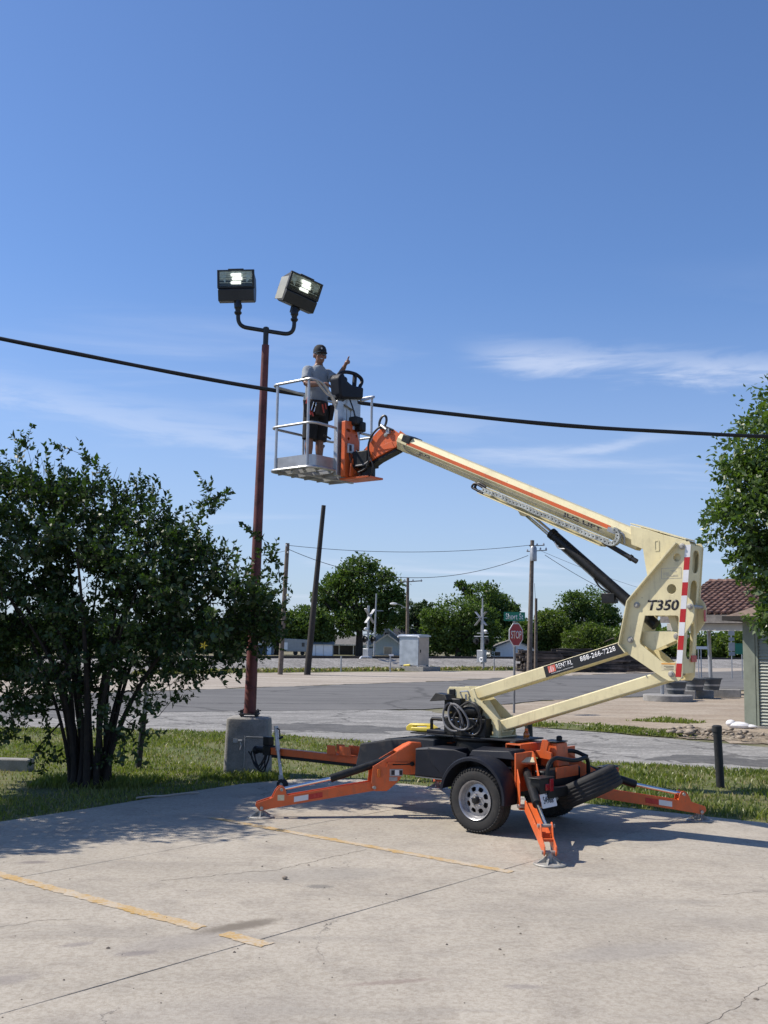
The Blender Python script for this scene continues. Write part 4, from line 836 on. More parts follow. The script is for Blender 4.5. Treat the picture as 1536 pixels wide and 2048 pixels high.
for i in range(nu):
    for j in range(nv):
        u_, v_ = i / (nu - 1), j / (nv - 1); q = Vector((6.2, 26.7)).lerp(Vector((14.5, 20.6)), u_) + Vector((.62, .78)) * (v_ - .35) * 1.9
        hgt = .20 * math.sin(math.pi * v_) ** .8 * (.55 + .45 * math.sin(u_ * 23 + 2 * math.sin(u_ * 9 + v_ * 3))) * min(1, u_ * 8) + rn.normal(0, .018) - .015; VV.append((q.x, q.y, hgt - .01))
npmesh('soil_bank', np.array(VV), np.array([[i * nv + j, (i + 1) * nv + j, (i + 1) * nv + j + 1, i * nv + j + 1] for i in range(nu - 1) for j in range(nv - 1)]), G['rubble'], kind='structure', label='low bank of broken brown soil beside the street')
o = npmesh('rubble', np.array(V), np.array(Fq), 'rock', kind='stuff', label='broken concrete rubble strewn along the yard edge')
mb = MB(); mb.ball((0, 0, .08), (.55, .25, .14), 12, 6); mb.ball((-.35, .0, .14), (.25, .2, .14), 10, 6); mb.ball((.45, .05, .06), (.4, .2, .08), 10, 6); b = mb.build('plastic_bag', 'whitebag'); b.scale = (.55, .6, .7); b.location = (9.25, 28.2, .0); b.rotation_euler = (0, 0, -.5); tag(b, 'crumpled white plastic bag on the dirt by the office corner', 'bag')
mb = MB(); mb.ball((0, 0, .016), (.026, .02, .016), 8, 5); b = mb.build('pebble', 'rock'); b.location = (-.82, 9.75, 0); tag(b, 'small loose stone lying on the concrete', 'stone')
# ---------------------------------------------------------------- boom lift
OX, OY = 1.2282, 13.1460
LA = math.atan2(.63198, -.77498)
B = thing('boom_lift', 'orange and cream towable boom lift with raised basket parked on its outriggers', 'boom lift', (OX, OY, 0), LA)
def L(p, q, z): return Vector((p, -q, z))
def LM(): return MB(L)
def pq(a, b, c): return (a, c, b)                        # prism in the vertical lengthwise plane
def LX(p, z=0): return Vector((p, 0, z))
# chassis
mb = LM(); mb.box((-1.15, -.14, .44), (1.25, .14, .62)); mb.box((-.62, -.62, .34), (-.32, .70, .46)); mb.box((-.9, -.30, .46), (1.0, .30, .66)); mb.box((-1.32, -.70, .44), (-1.24, .72, .54))
ch = mb.build('chassis', 'black', B, bevel=.006)
mb = LM(); mb.tube([(-.486, -.86, .36), (-.486, .86, .36)], .035, 10); mb.build('axle', 'black', ch)
for sq in (-1, 1):
    mb = LM(); mb.prism([(.555, .83), (.36, .86), (-.02, .86), (-.04, .53), (.10, .50), (.565, .50)], [], sq * .30, sq * .60, pq); s = mb.build('side_panel', 'navy', B, bevel=.02)
    mb = LM(); mb.prism([(.36, .855), (.545, .826), (.55, .812), (.36, .83)], [], sq * .601, sq * .604, pq); mb.build('edge_trim', 'greyhose', s); mb = LM(); mb.box((.16, sq * .604 - .003, .496), (.555, sq * .604 + .003, .506)); mb.build('edge_trim', 'greyhose', s)
    mb = LM(); mb.prism([(.37, .835), (-.03, .855), (-.2, .82), (-.2, .56), (.12, .53), (.20, .60), (.30, .67)], [], sq * .605, sq * .625, pq); mb.build('inner_moulding', 'navy', s, bevel=.006)
    mb = LM(); mb.hexa([(-.22, sq * .34, .80), (-.86, sq * .34, .80), (-.86, sq * .62, .80), (-.22, sq * .62, .80), (-.24, sq * .34, .895), (-.80, sq * .34, .905), (-.76, sq * .60, .895), (-.26, sq * .60, .87)]); mb.build('fender_platform', 'navy', B, bevel=.012)
    mb = LM(); mb.box((-.885, sq * .32, .46), (-.865, sq * .66, .88)); mb.box((-.885, sq * .66, .46), (-.80, sq * .665, .475)); mb.build('rear_plate', 'orange', B, bevel=.003)
    # curved fender
    c, r0 = (-.46, .385), .445; mb = LM(); P = []
    angs = [8 + (186 - 8) * i / 22 for i in range(23)]
    rows = [(r0 - .02, .60), (r0, .615), (r0, .885), (r0 - .015, .905), (r0 - .045, .905), (r0 - .045, .895), (r0 - .018, .892), (r0 - .014, .615)]
    for a in angs: P += [(c[0] + rr * math.cos(R(a)), sq * qq, c[1] + rr * math.sin(R(a))) for rr, qq in rows]
    k = len(rows); mb.add(P, [(i * k + j, i * k + (j + 1) % k, (i + 1) * k + (j + 1) % k, (i + 1) * k + j) for i in range(22) for j in range(k)] + [tuple(range(k)), tuple(range(22 * k, 23 * k))])
    mb.build('fender', 'navy', B, smooth=50)
# wheels
def wheel(q, sq, name='wheel'):
    C = (-.486, q, .357)
    pf = [(.205, -.095), (.235, -.108), (.30, -.112), (.335, -.100), (.350, -.086), (.3565, -.07)]
    for y in (-.052, -.02, .02, .052): pf += [(.357, y - .010), (.348, y - .006), (.348, y + .006), (.357, y + .010)]
    pf += [(.3565, .07), (.350, .086), (.335, .100), (.30, .112), (.235, .108), (.205, .095)]
    mb = LM(); mb.lathe(C, (0, sq, 0), pf, 64, caps=False); w_ = mb.build(name, 'rubber', B, smooth=50)
    mb = LM()   # tread blocks on the shoulders
    for i in range(56):
        a = 2 * math.pi * i / 56
        for s in (-1, 1):
            ca, sa = math.cos(a), math.sin(a); t = .011
            def pt(r, d, y): return (C[0] + r * ca - d * sa, C[1] + sq * y, C[2] + r * sa + d * ca)
            mb.hexa([pt(.342, -t, s * .075), pt(.342, t, s * .075), pt(.325, t, s * .112), pt(.325, -t, s * .112), pt(.3605, -t, s * .073), pt(.3605, t, s * .073), pt(.336, t, s * .1155), pt(.336, -t, s * .1155)])
    mb.build('tread_lugs', 'rubber', w_, smooth=0, kind='stuff')
    # rim: barrel, lip, disc with eight openings
    mb = LM(); mb.lathe(C, (0, sq, 0), [(.205, .100), (.215, .108), (.213, .114), (.203, .108), (.192, .085), (.186, .06), (.178, .052), (.174, .03), (.174, -.09), (.20, -.095)], 48, caps=False)
    def rf(a, b, cc): r = math.hypot(a, b); return (C[0] + a, C[1] + sq * (cc + .045 * max(0, (1 - r / .17))), C[2] + b)
    holes = []
    for i in range(8):
        a = R(22.5 + 45 * i); h = []
        for (rr, da) in ((.098, -9), (.112, -15), (.142, -13), (.148, 0), (.142, 13), (.112, 15), (.098, 9)): h.append((rr * math.cos(a + R(da)), rr * math.sin(a + R(da))))
        holes.append(h)
    mb.prism(circ(0, 0, .175, 48), holes, .035, .048, rf)
    rim = mb.build('rim', 'rim', w_, smooth=40)
    mb = LM(); mb.lathe(C, (0, sq, 0), [(.042, .08), (.040, .112), (.028, .122), (.0, .124)], 20); mb.build('hub_cap', 'chrome' if False else 'black', w_)
    mb = LM(); mb.lathe(C, (0, sq, 0), [(.16, .0), (.12, .02), (.0, .02)], 24); mb.build('brake_drum', 'black', w_)
    for i in range(5):
        mb = LM(); a = R(72 * i + 10); mb.lathe((C[0] + .066 * math.cos(a), C[1] + sq * .07, C[2] + .066 * math.sin(a)), (0, sq, 0), [(.011, 0), (.011, .022), (.006, .028)], 6); mb.build('lug_nut', 'chrome', w_)
    return w_
wheel(-.765, -1); wheel(.765, 1)
# raised lettering ring on the near tyre is worn smooth: leave bare
# outriggers
def outrigger(sp, sq, name, label=None):
    F_ = Vector((sp * 1.985, sq * 1.795)); d = Vector((-sp * .636, -sq * .772)).normalized(); t = Vector((-d.y, d.x)) * (sp * sq)
    def T(s, z, c): v = F_ + d * s + t * c; return L(v.x, v.y, z)
    def f(a, b, c): return (a, b, c)
    armp = [(-.015, .13), (0, .178), (.175, .234), (.215, .315), (.245, .350), (.28, .364), (.315, .350), (.335, .31), (.345, .256), (1.36, .411), (1.40, .30), (.42, .151), (.03, .084)]
    mb = MB(T)
    for c in (-.062, .050): mb.prism(armp, [], c, c + .012, f)
    mb.hexa([(.36, .222, -.05), (.36, .222, .05), (.36, .236, .05), (.36, .236, -.05), (1.38, .376, -.05), (1.38, .376, .05), (1.38, .390, .05), (1.38, .390, -.05)])
    mb.box((.33, .17, -.05), (.37, .25, .05)); mb.box((.15, .195, -.05), (.19, .222, .05)); mb.box((.30, .245, -.05), (.315, .262, .0))
    arm_ = mb.build('outrigger', 'orange', B, smooth=0, bevel=.004)
    if label: arm_['label'] = label
    mb = MB(T); hp = [(1.345, .40), (1.364, .593), (1.53, .689), (1.68, .776), (1.82, .858), (2.05, .862), (2.05, .50), (1.78, .492), (1.735, .501), (1.69, .424), (1.56, .315), (1.39, .304)]
    hol = [(1.50, .355), (1.50, .345)]
    for c in (-.118, .106): mb.prism(hp, [], c, c + .012, f)
    mb.hexa([(1.66, .755, -.105), (1.66, .755, .105), (1.66, .772, .105), (1.66, .772, -.105), (1.83, .855, -.105), (1.83, .855, .105), (1.83, .872, .105), (1.83, .872, -.105)])
    mb.box((1.83, .858, -.112), (2.35, .874, .112)); mb.box((2.03, .5, -.105), (2.05, .858, .105)); mb.box((1.40, .30, -.105), (1.55, .314, .105))
    hs = mb.build('outrigger_housing', 'orange', arm_, smooth=0, bevel=.004)
    mb = MB(T); a, b_, c_ = (.30, .325, 0), (.87, .440, 0), (1.62, .672, 0)
    mb.tube([b_, (.88, .443, 0), c_], [.047, .047, .047], 16); mb.tube([c_, (1.70, .697, 0)], .03, 10); mb.build('cylinder_barrel', 'black', arm_)
    mb = MB(T); mb.tube([a, b_], .021, 12); mb.build('cylinder_rod', 'chrome', arm_)
    for a0, a1, rr_ in (((.28, .325, -.085), (.28, .325, .085), .018), ((1.385, .345, -.135), (1.385, .345, .135), .02), ((.05, .115, -.08), (.05, .115, .08), .02)):
        mb = MB(T); mb.tube([a0, a1], rr_, 10); mb.build('pivot_pin', 'padsteel', arm_)
    # foot pad: dish, ribs, stem
    mb = MB(T); mb.lathe((.05, 0, 0), (0, 1, 0), [(.158, .0), (.160, .012), (.150, .020), (.06, .026), (.0, .026)], 32); mb.lathe((.05, .02, 0), (0, 1, 0), [(.045, 0), (.036, .055), (.028, .10)], 14)
    for i in range(6):
        a_ = R(60 * i + 20); ca, sa = math.cos(a_), math.sin(a_)
        mb.add([(.05 + r_ * ca - w_ * sa, z_, r_ * sa + w_ * ca) for w_ in (-.007, .007) for r_, z_ in ((.02, .018), (.142, .018), (.04, .078))], [(0, 1, 2), (5, 4, 3), (0, 3, 4, 1), (1, 4, 5, 2), (2, 5, 3, 0)])
    mb.build('foot_pad', 'padsteel', arm_, smooth=30)
    for c in (-.0645, .0625):
        for nm, m, s0, s1 in (('white_reflector', 'white', .43, .60), ('red_reflector', 'red', .605, .77)):
            if sp > 0 or sq > 0:
                zl = lambda s: .178 + (s - .42) * .152; mb = MB(T); mb.hexa([(s0, zl(s0), c), (s1, zl(s1), c), (s1, zl(s1), c + .002), (s0, zl(s0), c + .002), (s0, zl(s0) + .062, c), (s1, zl(s1) + .062, c), (s1, zl(s1) + .062, c + .002), (s0, zl(s0) + .062, c + .002)]); mb.build(nm, m, arm_, smooth=0)
    return arm_, hs, T
oA = outrigger(-1, -1, 'a'); oB = outrigger(1, -1, 'b'); oC = outrigger(-1, 1, 'c'); oD = outrigger(1, 1, 'd')
arm_, hs, T = oB
side = -.121
mb = MB(T); mb.box((1.405, .455, side), (1.465, .585, side + .003)); mb.build('marker_bracket', 'orange', arm_, smooth=0)
mb = MB(T); mb.box((1.415, .465, side - .022), (1.455, .565, side)); mb.build('amber_marker', 'amber', arm_, bevel=.006)
mb = MB(T); mb.box((1.57, .475, side - .002), (1.73, .56, side)); mb.box((1.565, .42, side - .002), (1.665, .465, side)); mb.build('grey_label', 'greylabel', arm_, smooth=0)
mb = MB(T); mb.box((1.59, .49, side - .0035), (1.63, .545, side - .002)); mb.box((1.69, .49, side - .0035), (1.725, .545, side - .002)); mb.build('label_print', 'ink', arm_, smooth=0)
mb = MB(T); mb.box((1.635, .487, side - .0035), (1.685, .55, side - .002)); mb.build('label_panel', 'decal_white', arm_, smooth=0)
mb = MB(T); mb.box((1.53, .625, side - .03), (1.78, .637, side)); mb.box((1.53, .58, side - .03), (1.542, .637, side)); mb.build('cable_bracket', 'orange', arm_, smooth=0)
mb = MB(T); mb.lathe((1.845, .62, side), (0, 0, -1), [(.028, 0), (.024, .03), (.0, .035)], 12); mb.tube([(1.83, .62, side - .02), (1.6, .615, side - .02)], .009, 6); mb.build('round_knob', 'black', arm_)
mb = MB(T); mb.box((.235, .20, -.065), (.315, .265, -.0625)); mb.build('paper_label', 'label', arm_, smooth=0)
arm_, hs, T = oA
mb = MB(T)
mb.hexa([(1.66, .778, -.09), (1.66, .778, .09), (1.66, .781, .09), (1.66, .781, -.09), (1.75, .822, -.09), (1.75, .822, .09), (1.75, .826, .09), (1.75, .826, -.09)]); mb.build('paper_label', 'label', arm_, smooth=0)
mb = MB(T); mb.box((1.5, .60, .119), (1.60, .65, .15)); mb.build('lock_lug', 'orange', arm_, bevel=.003)
# tongue
mb = LM(); mb.hexa([(1.1, -.06, .485), (3.56, -.05, .485), (3.56, .05, .485), (1.1, .06, .485), (1.1, -.06, .575), (3.56, -.05, .58), (3.56, .05, .58), (1.1, .06, .575)]); tg = mb.build('tongue', 'orange', B, smooth=0, bevel=.005)
mb = LM(); mb.box((1.4, -.055, .445), (3.5, .055, .483)); mb.build('lower_channel', 'black', tg)
mb = LM()
for p0, p1 in ((2.0, 2.2), (2.26, 2.42)):
    for q in (-.10, .09): mb.prism([(p0, .577), (p1, .577), (p1, .70), (p0 + .02, .70)], [], q, q + .012, pq)
mb.box((2.0, -.1, .577), (2.42, .1, .585)); mb.build('boom_rest', 'orange', tg, smooth=0)
mb = LM(); mb.box((3.52, -.07, .47), (3.66, .07, .60)); mb.tube([(3.62, 0, .53), (3.86, 0, .53)], [.05, .045], 10); mb.ball((3.86, 0, .52), .06); mb.box((3.56, -.05, .6), (3.68, .05, .72)); mb.build('coupler', 'black', tg, bevel=.006)
r_ = random.Random(4); mb = LM()
for k in range(4):
    q0 = -.05 + .03 * k; P = [(3.62 + .04 * i + r_.gauss(0, .01), q0 + r_.gauss(0, .01), .5 - .22 * math.sin(math.pi * i / 8) * (1 + .3 * k / 3)) for i in range(9)]; mb.tube(P, .011, 5)
mb.build('safety_chain', 'hose', tg)
mb = LM(); mb.tube([(3.33, -.10, .56), (3.38, -.10, .89)], .032, 12); jk = mb.build('tongue_jack', 'steel', B)
mb = LM(); mb.tube([(3.25, -.10, .2), (3.33, -.10, .58)], .024, 10); mb.prism([(3.19, .22), (3.28, .23), (3.27, .09), (3.20, .08)], [], -.125, -.119, pq); mb.build('jack_tube', 'steel', jk)
mb = LM(); mb.lathe((3.225, -.10, .095), (0, 1, 0), [(.04, -.03), (.085, -.03), (.095, -.015), (.095, .015), (.085, .03), (.04, .03)], 24, caps=False); mb.build('jack_wheel', 'rubber', jk)
mb = LM(); mb.tube(rounded([(3.37, -.10, .86), (3.27, -.14, .85), (3.25, -.15, .73)], .03, 3), .009, 6); mb.tube([(3.25, -.15, .735), (3.17, -.19, .755)], .02, 8); mb.build('crank', 'black', jk)
# covers, turntable
mb = LM(); hd = [(1.70, .50), (1.625, .795), (1.13, .885), (.75, .925), (.45, .925), (.45, .5)]; mb.prism(hd, [], -.36, .36, pq); hood = mb.build('front_cover', 'hood', B, smooth=0, bevel=.02)
mb = LM(); mb.prism([(1.35, .852), (1.0, .905), (1.0, .912), (1.35, .859)], [], -.20, -.08, pq); mb.prism([(1.35, .852), (1.0, .905), (1.0, .912), (1.35, .859)], [], .08, .2, pq); mb.build('cover_rib', 'black', hood, smooth=0)
mb = LM(); mb.box((.42, -.30, .66), (.84, .30, .80)); mb.build('battery_tray', 'black', B, bevel=.01)
mb = LM(); mb.lathe((0, 0, .62), (0, 0, 1), [(.40, 0), (.40, .12), (.33, .15), (.33, .30), (.36, .33), (.36, .345)], 36); tt = mb.build('turntable', 'black', B)
mb = LM(); mb.box((-.66, -.31, .966), (.86, .31, .984)); mb.build('deck_plate', 'hood', tt, smooth=0, bevel=.003)
mb = LM(); mb.tube([(-.62, -.12, .86), (-.40, -.12, .86)], .075, 14); mb.lathe((-.62, -.12, .86), (-1, 0, 0), [(.075, 0), (.06, .02), (.03, .03)], 14); mb.build('slew_motor', 'black', tt)
mb = LM(); mb.tube([(-.655, -.12, .86), (-.68, -.12, .86)], .03, 10); mb.build('motor_tag', 'red', tt)
# open orange tube and reservoir at the rear
mb = LM()
for a, b in (((-.56, -.36, .86), (-.76, .25, .872)), ((-.56, -.36, .938), (-.76, .25, .95)), ((-.56, -.36, .872), (-.568, .25, .938)), ((-.752, -.36, .872), (-.76, .25, .938))): mb.box(tuple(min(x, y) for x, y in zip(a, b)), tuple(max(x, y) for x, y in zip(a, b)))
mb.build('storage_tube', 'orange', B, smooth=0, bevel=.003)
mb = LM(); mb.prism([(-.80, .80), (-.80, .87), (-.87, .88), (-.90, 1.0), (-.955, 1.0), (-.985, .97), (-.96, .88), (-1.02, .86), (-1.02, .78)], [], -.13, -.10, pq); mb.build('tank_bracket', 'orange', B, smooth=0, bevel=.004)
mb = LM(); mb.hexa([(-1.07, -.07, .70), (-.84, -.07, .70), (-.84, .20, .70), (-1.07, .20, .70), (-1.05, -.06, .965), (-.86, -.06, .97), (-.86, .18, .97), (-1.05, .18, .965)]); tk = mb.build('fluid_tank', 'orange', B, bevel=.012)
mb = LM(); mb.box((-1.06, -.08, .972), (-.84, .18, .985)); mb.lathe((-.98, .12, .985), (0, 0, 1), [(.035, 0), (.035, .04), (.02, .05)], 14); mb.build('tank_cap', 'black', tk, bevel=.005)
mb = LM(); mb.tube(rounded([(-1.22, -.56, .55), (-1.22, -.55, .78), (-1.22, -.40, .845), (-1.22, .05, .775), (-1.22, .36, .80), (-1.22, .37, .58)], .12, 5), .024, 10); mb.tube(rounded([(-1.22, .34, .80), (-1.05, .34, .86), (-.98, -.05, .86), (-1.0, -.1, .70)], .1, 5), .024, 10); mb.build('rear_guard', 'black', B)
mb = LM(); mb.box((-1.16, -.50, .50), (-1.02, .30, .70)); mb.build('pump_cover', 'black', B, bevel=.02)
mb = LM(); mb.box((-1.17, -.28, .60), (-1.163, .22, .72)); mb.build('rear_orange_panel', 'orange', B)
for sq, n in ((-1, 0), (1, 1)):
    q0 = -.86 if sq < 0 else .66
    mb = LM(); mb.box((-1.31, q0, .50), (-1.19, q0 + .27, .655)); mb.box((-1.33, q0 - .02, .655), (-1.17, q0 + .28, .668)); tl_ = mb.build('tail_lamp', 'black', B, bevel=.006)
    mb = LM(); mb.box((-1.322, q0 + .10, .53), (-1.31, q0 + .175, .60)); mb.box((-1.324, q0 + .185, .515), (-1.31, q0 + .26, .648)); mb.build('red_lens', 'lens', tl_, bevel=.004)
Rr = Matrix.Rotation(R(-14), 3, 'Y')
def PLT(a, b, c): v = Vector((a, b, c)); return L(-1.33 + v.x - .25 * (v.z) * 0, -.845 + v.y, .355 + v.z)
mb = MB(PLT); mb.prism(rrect(0, 0, .305, .155, .015), [], 0, .004, lambda a, b, c: (-.02 * 0 - c + .04 * b / .15, a, b)); pl = mb.build('licence_plate', 'decal_white', B)
text('plate_number', '54966P', .075, 'ink', pl, L(-1.3265, -.80, .398), L(0, 1, 0), L(.04 / .155, 0, 1), width=.22, align='LEFT', extr=.001)
text('plate_heading', 'TEXAS', .02, 'ink', pl, L(-1.3045, -.75, .484), L(0, 1, 0), L(.04 / .155, 0, 1), width=.10, align='LEFT', extr=.001)
# spare wheel leaning at the back
axs = Vector((.47, -.15, 1)).normalized(); C = (-1.385, .07, .505)
mb = LM(); pf = [(.20, -.10), (.24, -.122), (.31, -.126), (.352, -.112), (.366, -.094)]
for y in (-.06, -.02, .02, .06): pf += [(.370, y - .012), (.363, y - .006), (.363, y + .006), (.370, y + .012)]
pf += [(.366, .094), (.352, .112), (.31, .126), (.24, .122), (.20, .10)]
mb.lathe(C, tuple(axs), pf, 56, caps=False); sp_ = mb.build('spare_wheel', 'rubber', B, smooth=50)
mb = LM(); mb.lathe(C, tuple(axs), [(.205, .09), (.19, .05), (.17, .03), (.05, .04), (0, .04)], 32, caps=False); mb.lathe(C, tuple(axs), [(.205, -.09), (.19, -.05), (0, -.04)], 32, caps=False); mb.build('rim', 'rim', sp_)
mb = LM(); mb.tube([(-1.2, .0, .45), (-1.37, .07, .49)], .03, 8); mb.build('carrier', 'black', sp_)
# turret
tp = [(.405, 1.30), (.405, 1.505), (.372, 1.548), (.09, 1.557), (-.049, 1.43), (-.337, 1.20), (-.362, 1.13), (-.362, .985), (-.268, .985), (-.262, 1.12), (-.04, 1.30), (.10, 1.36), (.14, 1.30)]
tq = [(.405, 1.0), (.405, 1.505), (.372, 1.548), (.09, 1.557), (-.049, 1.43), (-.337, 1.20), (-.362, 1.13), (-.362, .985)]
mb = LM(); mb.prism(tp, [[(.36, 1.44), (.30, 1.44), (.30, 1.52), (.36, 1.52)]], -.175, -.16, pq); mb.prism(tq, [], .16, .175, pq)
mb.box((.385, -.158, 1.0), (.40, .158, 1.5)); mb.box((-.362, -.2, .986), (-.1, .2, 1.004)); tu = mb.build('turret', 'cream', B, smooth=0, bevel=.004)
mb = LM(); mb.prism([(.0, 1.545), (-.049, 1.425), (-.337, 1.195), (-.355, 1.13), (-.355, 1.0), (-.31, 1.0), (-.31, 1.12), (-.29, 1.175), (-.01, 1.40), (.04, 1.53)], [], -.195, -.176, pq); mb.build('turret_flange', 'cream', tu, smooth=0, bevel=.004)
mb = LM(); mb.box((.28, -.19, 1.435), (.37, -.15, 1.525)); mb.build('switch', 'black', tu, bevel=.01)
mb = LM(); mb.hexa([(.25, -.40, 1.40), (.55, -.34, 1.37), (.55, -.2, 1.37), (.22, -.2, 1.40), (.30, -.36, 1.46), (.46, -.34, 1.475), (.46, -.2, 1.475), (.28, -.2, 1.46)]); mb.build('control_hood', 'black', tu, bevel=.005)
mb = LM(); mb.box((.12, -.30, 1.26), (.36, -.18, 1.42)); mb.build('ground_controls', 'black', tu, bevel=.015)
mb = LM(); mb.tube(rounded([(.14, -.21, 1.40), (.17, -.24, 1.50), (.05, -.24, 1.51), (.04, -.21, 1.44)], .02, 3), .010, 6); mb.tube([(.10, -.2, 1.40), (.11, -.2, 1.47)], .014, 8); mb.build('hose_fitting', 'steel', tu)
mb = LM(); mb.box((-.24, -.30, .985), (.36, -.15, 1.20)); mb.tube([(.24, -.24, 1.28), (-.10, -.24, 1.28)], .075, 14); mb.lathe((-.10, -.24, 1.28), (-1, 0, 0), [(.075, 0), (.05, .03)], 14); mb.tube([(.3, -.26, 1.22), (-.2, -.26, 1.22)], .02, 6); mb.build('hydraulic_unit', 'black', tu, bevel=.01)
mb = LM()
for i in range(12):
    r_ = random.Random(i); mb.ball((r_.uniform(-.2, .34), -.31, r_.uniform(1.0, 1.2)), .012, 6, 4)
mb.build('fittings', 'chrome', tu)
for i, (cx_, cz_, rx, rz, q, m, tilt) in enumerate(((.20, 1.20, .155, .185, -.35, 'greyhose', .3), (.10, 1.21, .15, .17, -.38, 'greyhose', .5), (-.0, 1.22, .20, .19, -.34, 'hose', -.5), (-.05, 1.20, .17, .22, -.335, 'hose', .2))):
    rx *= .88; rz *= .88; P = [(cx_ + rx * math.cos(a) + tilt * .12 * math.sin(a), q + .02 * math.sin(2 * a), cz_ + rz * math.sin(a)) for a in [2 * math.pi * k / 24 for k in range(24)]]
    mb = LM(); mb.tube(P, .013, 8, closed=True); mb.build('hose_coil', m, tu)
mb = LM(); mb.tube(rounded([(.60, -.22, .985), (.60, -.22, 1.155), (.30, -.22, 1.155), (.30, -.22, .985)], .02, 3), .02, 8); mb.build('deck_handle', 'black', B)
mb = LM(); mb.box((.30, -.30, .985), (.62, -.18, 1.03)); mb.build('deck_box', 'navy', B, bevel=.01)
# lower arms
def arm(p0, z0, p1, z1, h, hw, name):
    mb = LM(); mb.bar((p0, 0, z0), (p1, 0, z1), 2 * hw, h, (0, 0, 1)); return mb.build(name, 'cream', B, smooth=0, bevel=.012)
ua = arm(.16, 1.437, -2.06, 2.107, .142, .105, 'lower_arm'); ua['label'] = 'upper of the two cream arms with black rental decal'
la = arm(-.22, 1.085, -2.50, 1.803, .126, .105, 'lower_arm'); la['label'] = 'lower plain cream arm'
mb = LM(); mb.prism([(-.30, 1.20), (-.20, 1.06), (-.33, 1.0), (-.36, 1.05)], [], -.13, .13, pq); mb.build('arm_knuckle', 'cream', la, smooth=0, bevel=.005)
mb = LM(); mb.prism([(-.05, 1.40), (-.32, 1.06), (-.30, 1.0), (.0, 1.20)], [], -.07, .07, pq); mb.build('link_cylinder_cover', 'cream', la, smooth=0)
da = math.atan2(.67, 2.22); Xd = Vector((-math.cos(da), 0, math.sin(da))); Yd = Vector((math.sin(da), 0, math.cos(da)))
def on_arm(s, n_, off): # s metres up the arm from its foot, n_ across, off out of the near face
    v = Vector((.16, 0, 1.437)) + Xd * s + Yd * n_; return Vector((v.x, .105 + off, v.z))
mb = MB(lambda a, b, c: on_arm(a, b, c)); mb.prism([(1.13, -.064), (2.185, -.064), (2.185, .064), (1.13, .064)], [], .0008, .0022); mb.build('decal_panel', 'decal_black', ua, smooth=0)
text('phone_number', '888-266-7228', .056, 'decal_white', ua, on_arm(1.615, -.012, .0022), Xd, Yd, width=.455, extr=.0008, bold=.008)
text('lettering', 'RENTAL', .056, 'decal_white', ua, on_arm(1.295, -.012, .0022), Xd, Yd, width=.215, extr=.0008, bold=.006)
text('web_line', 'homedepot.com/rental', .016, 'decal_white', ua, on_arm(1.215, -.047, .0022), Xd, Yd, width=.29, extr=.0008)
mb = MB(lambda a, b, c: on_arm(a, b, c)); mb.prism([(1.185, -.026), (1.282, -.026), (1.282, .050), (1.185, .050)], [], .0022, .0032); lg = mb.build('logo', 'decal_logo', ua, smooth=0)
mb = MB(lambda a, b, c: on_arm(a, b, c))
for k in range(3): mb.prism([(1.192 + k * .022, -.022), (1.199 + k * .022, -.022), (1.235 + k * .014, .046 - k * .014), (1.228 + k * .014, .046 - k * .014)], [], .0032, .0038)
mb.build('logo_strokes', 'decal_white', ua, smooth=0)
# upright (mast) plates
mo = [(-2.555, 3.185), (-2.012, 2.565), (-1.905, 2.094), (-2.002, 1.985), (-2.40, 1.745), (-2.46, 1.718), (-2.575, 1.722), (-2.612, 1.765), (-2.64, 2.20), (-2.735, 2.34), (-2.752, 2.40), (-2.755, 2.49), (-2.735, 2.55), (-2.690, 2.60), (-2.735, 3.14), (-2.715, 3.185)]
wn = rounded([(-2.20, 2.405), (-2.585, 2.405), (-2.55, 1.915), (-2.40, 1.905), (-2.13, 2.11), (-2.20, 2.405)], .035, 3)[:-1]
hl = [circ(-2.508, 2.686, .052, 18), circ(-2.575, 3.02, .042, 16), wn]
mb = LM(); mb.prism(mo, hl, -.165, -.15, pq); mb.prism(mo, hl, .15, .165, pq); up = mb.build('upright', 'cream', B, smooth=0, bevel=.003)
# outward flange along the left edges of each plate
fo = [(-2.575, 3.18), (-2.012, 2.565), (-1.905, 2.094), (-1.985, 2.0)]; fi = [(-2.59, 3.165), (-2.026, 2.56), (-1.919, 2.096), (-1.992, 2.012)]
for q0, q1 in ((-.225, -.166), (.166, .225)):
    mb = LM(); mb.prism(fo + fi[::-1], [], q0, q1, pq); mb.build('flange', 'cream', up, smooth=0, bevel=.003)
# slotted web between the plates
z0, z1 = 1.80, 3.15
def web(a, b, c): return (-2.602 - .125 * (b - 1.78) / 1.36 + c, a, b)
mb = LM(); mb.prism([(-.149, z0), (.149, z0), (.149, z1), (-.149, z1)], [rrect(-.085, 2.86, .085, 3.10, .07), rrect(-.085, 2.48, .085, 2.78, .07), rrect(-.085, 1.95, .085, 2.36, .07)], .0, .012, web); mb.build('slotted_web', 'cream', up, smooth=0, bevel=.003)
def xr(z): return -2.600 - .132 * (z - 1.78) / 1.36
zs = [3.15, 3.02, 2.885, 2.755, 2.615, 2.475, 2.335, 2.195, 2.045, 1.905, 1.765]
for i in range(10):
    za, zb = zs[i], zs[i + 1]; red = i % 2 == 1
    if i == 0: red = False
    mb = LM(); mb.prism([(xr(za), za), (xr(zb), zb), (xr(zb) + .062, zb), (xr(za) + .062, za)], [], -.1675, -.1655, pq); mb.build('reflective_tape', 'red' if red else 'white', up, smooth=0)
mb = LM(); mb.prism([(-2.612, 1.90), (-2.612, 1.98), (-2.56, 1.98), (-2.56, 1.90)], [], .1655, .1675, pq); mb.box((-2.640, .02, 1.92), (-2.632, .15, 1.99)); mb.box((-2.755, .10, 2.35), (-2.748, .15, 2.47)); mb.build('red_tape', 'red', up, smooth=0)
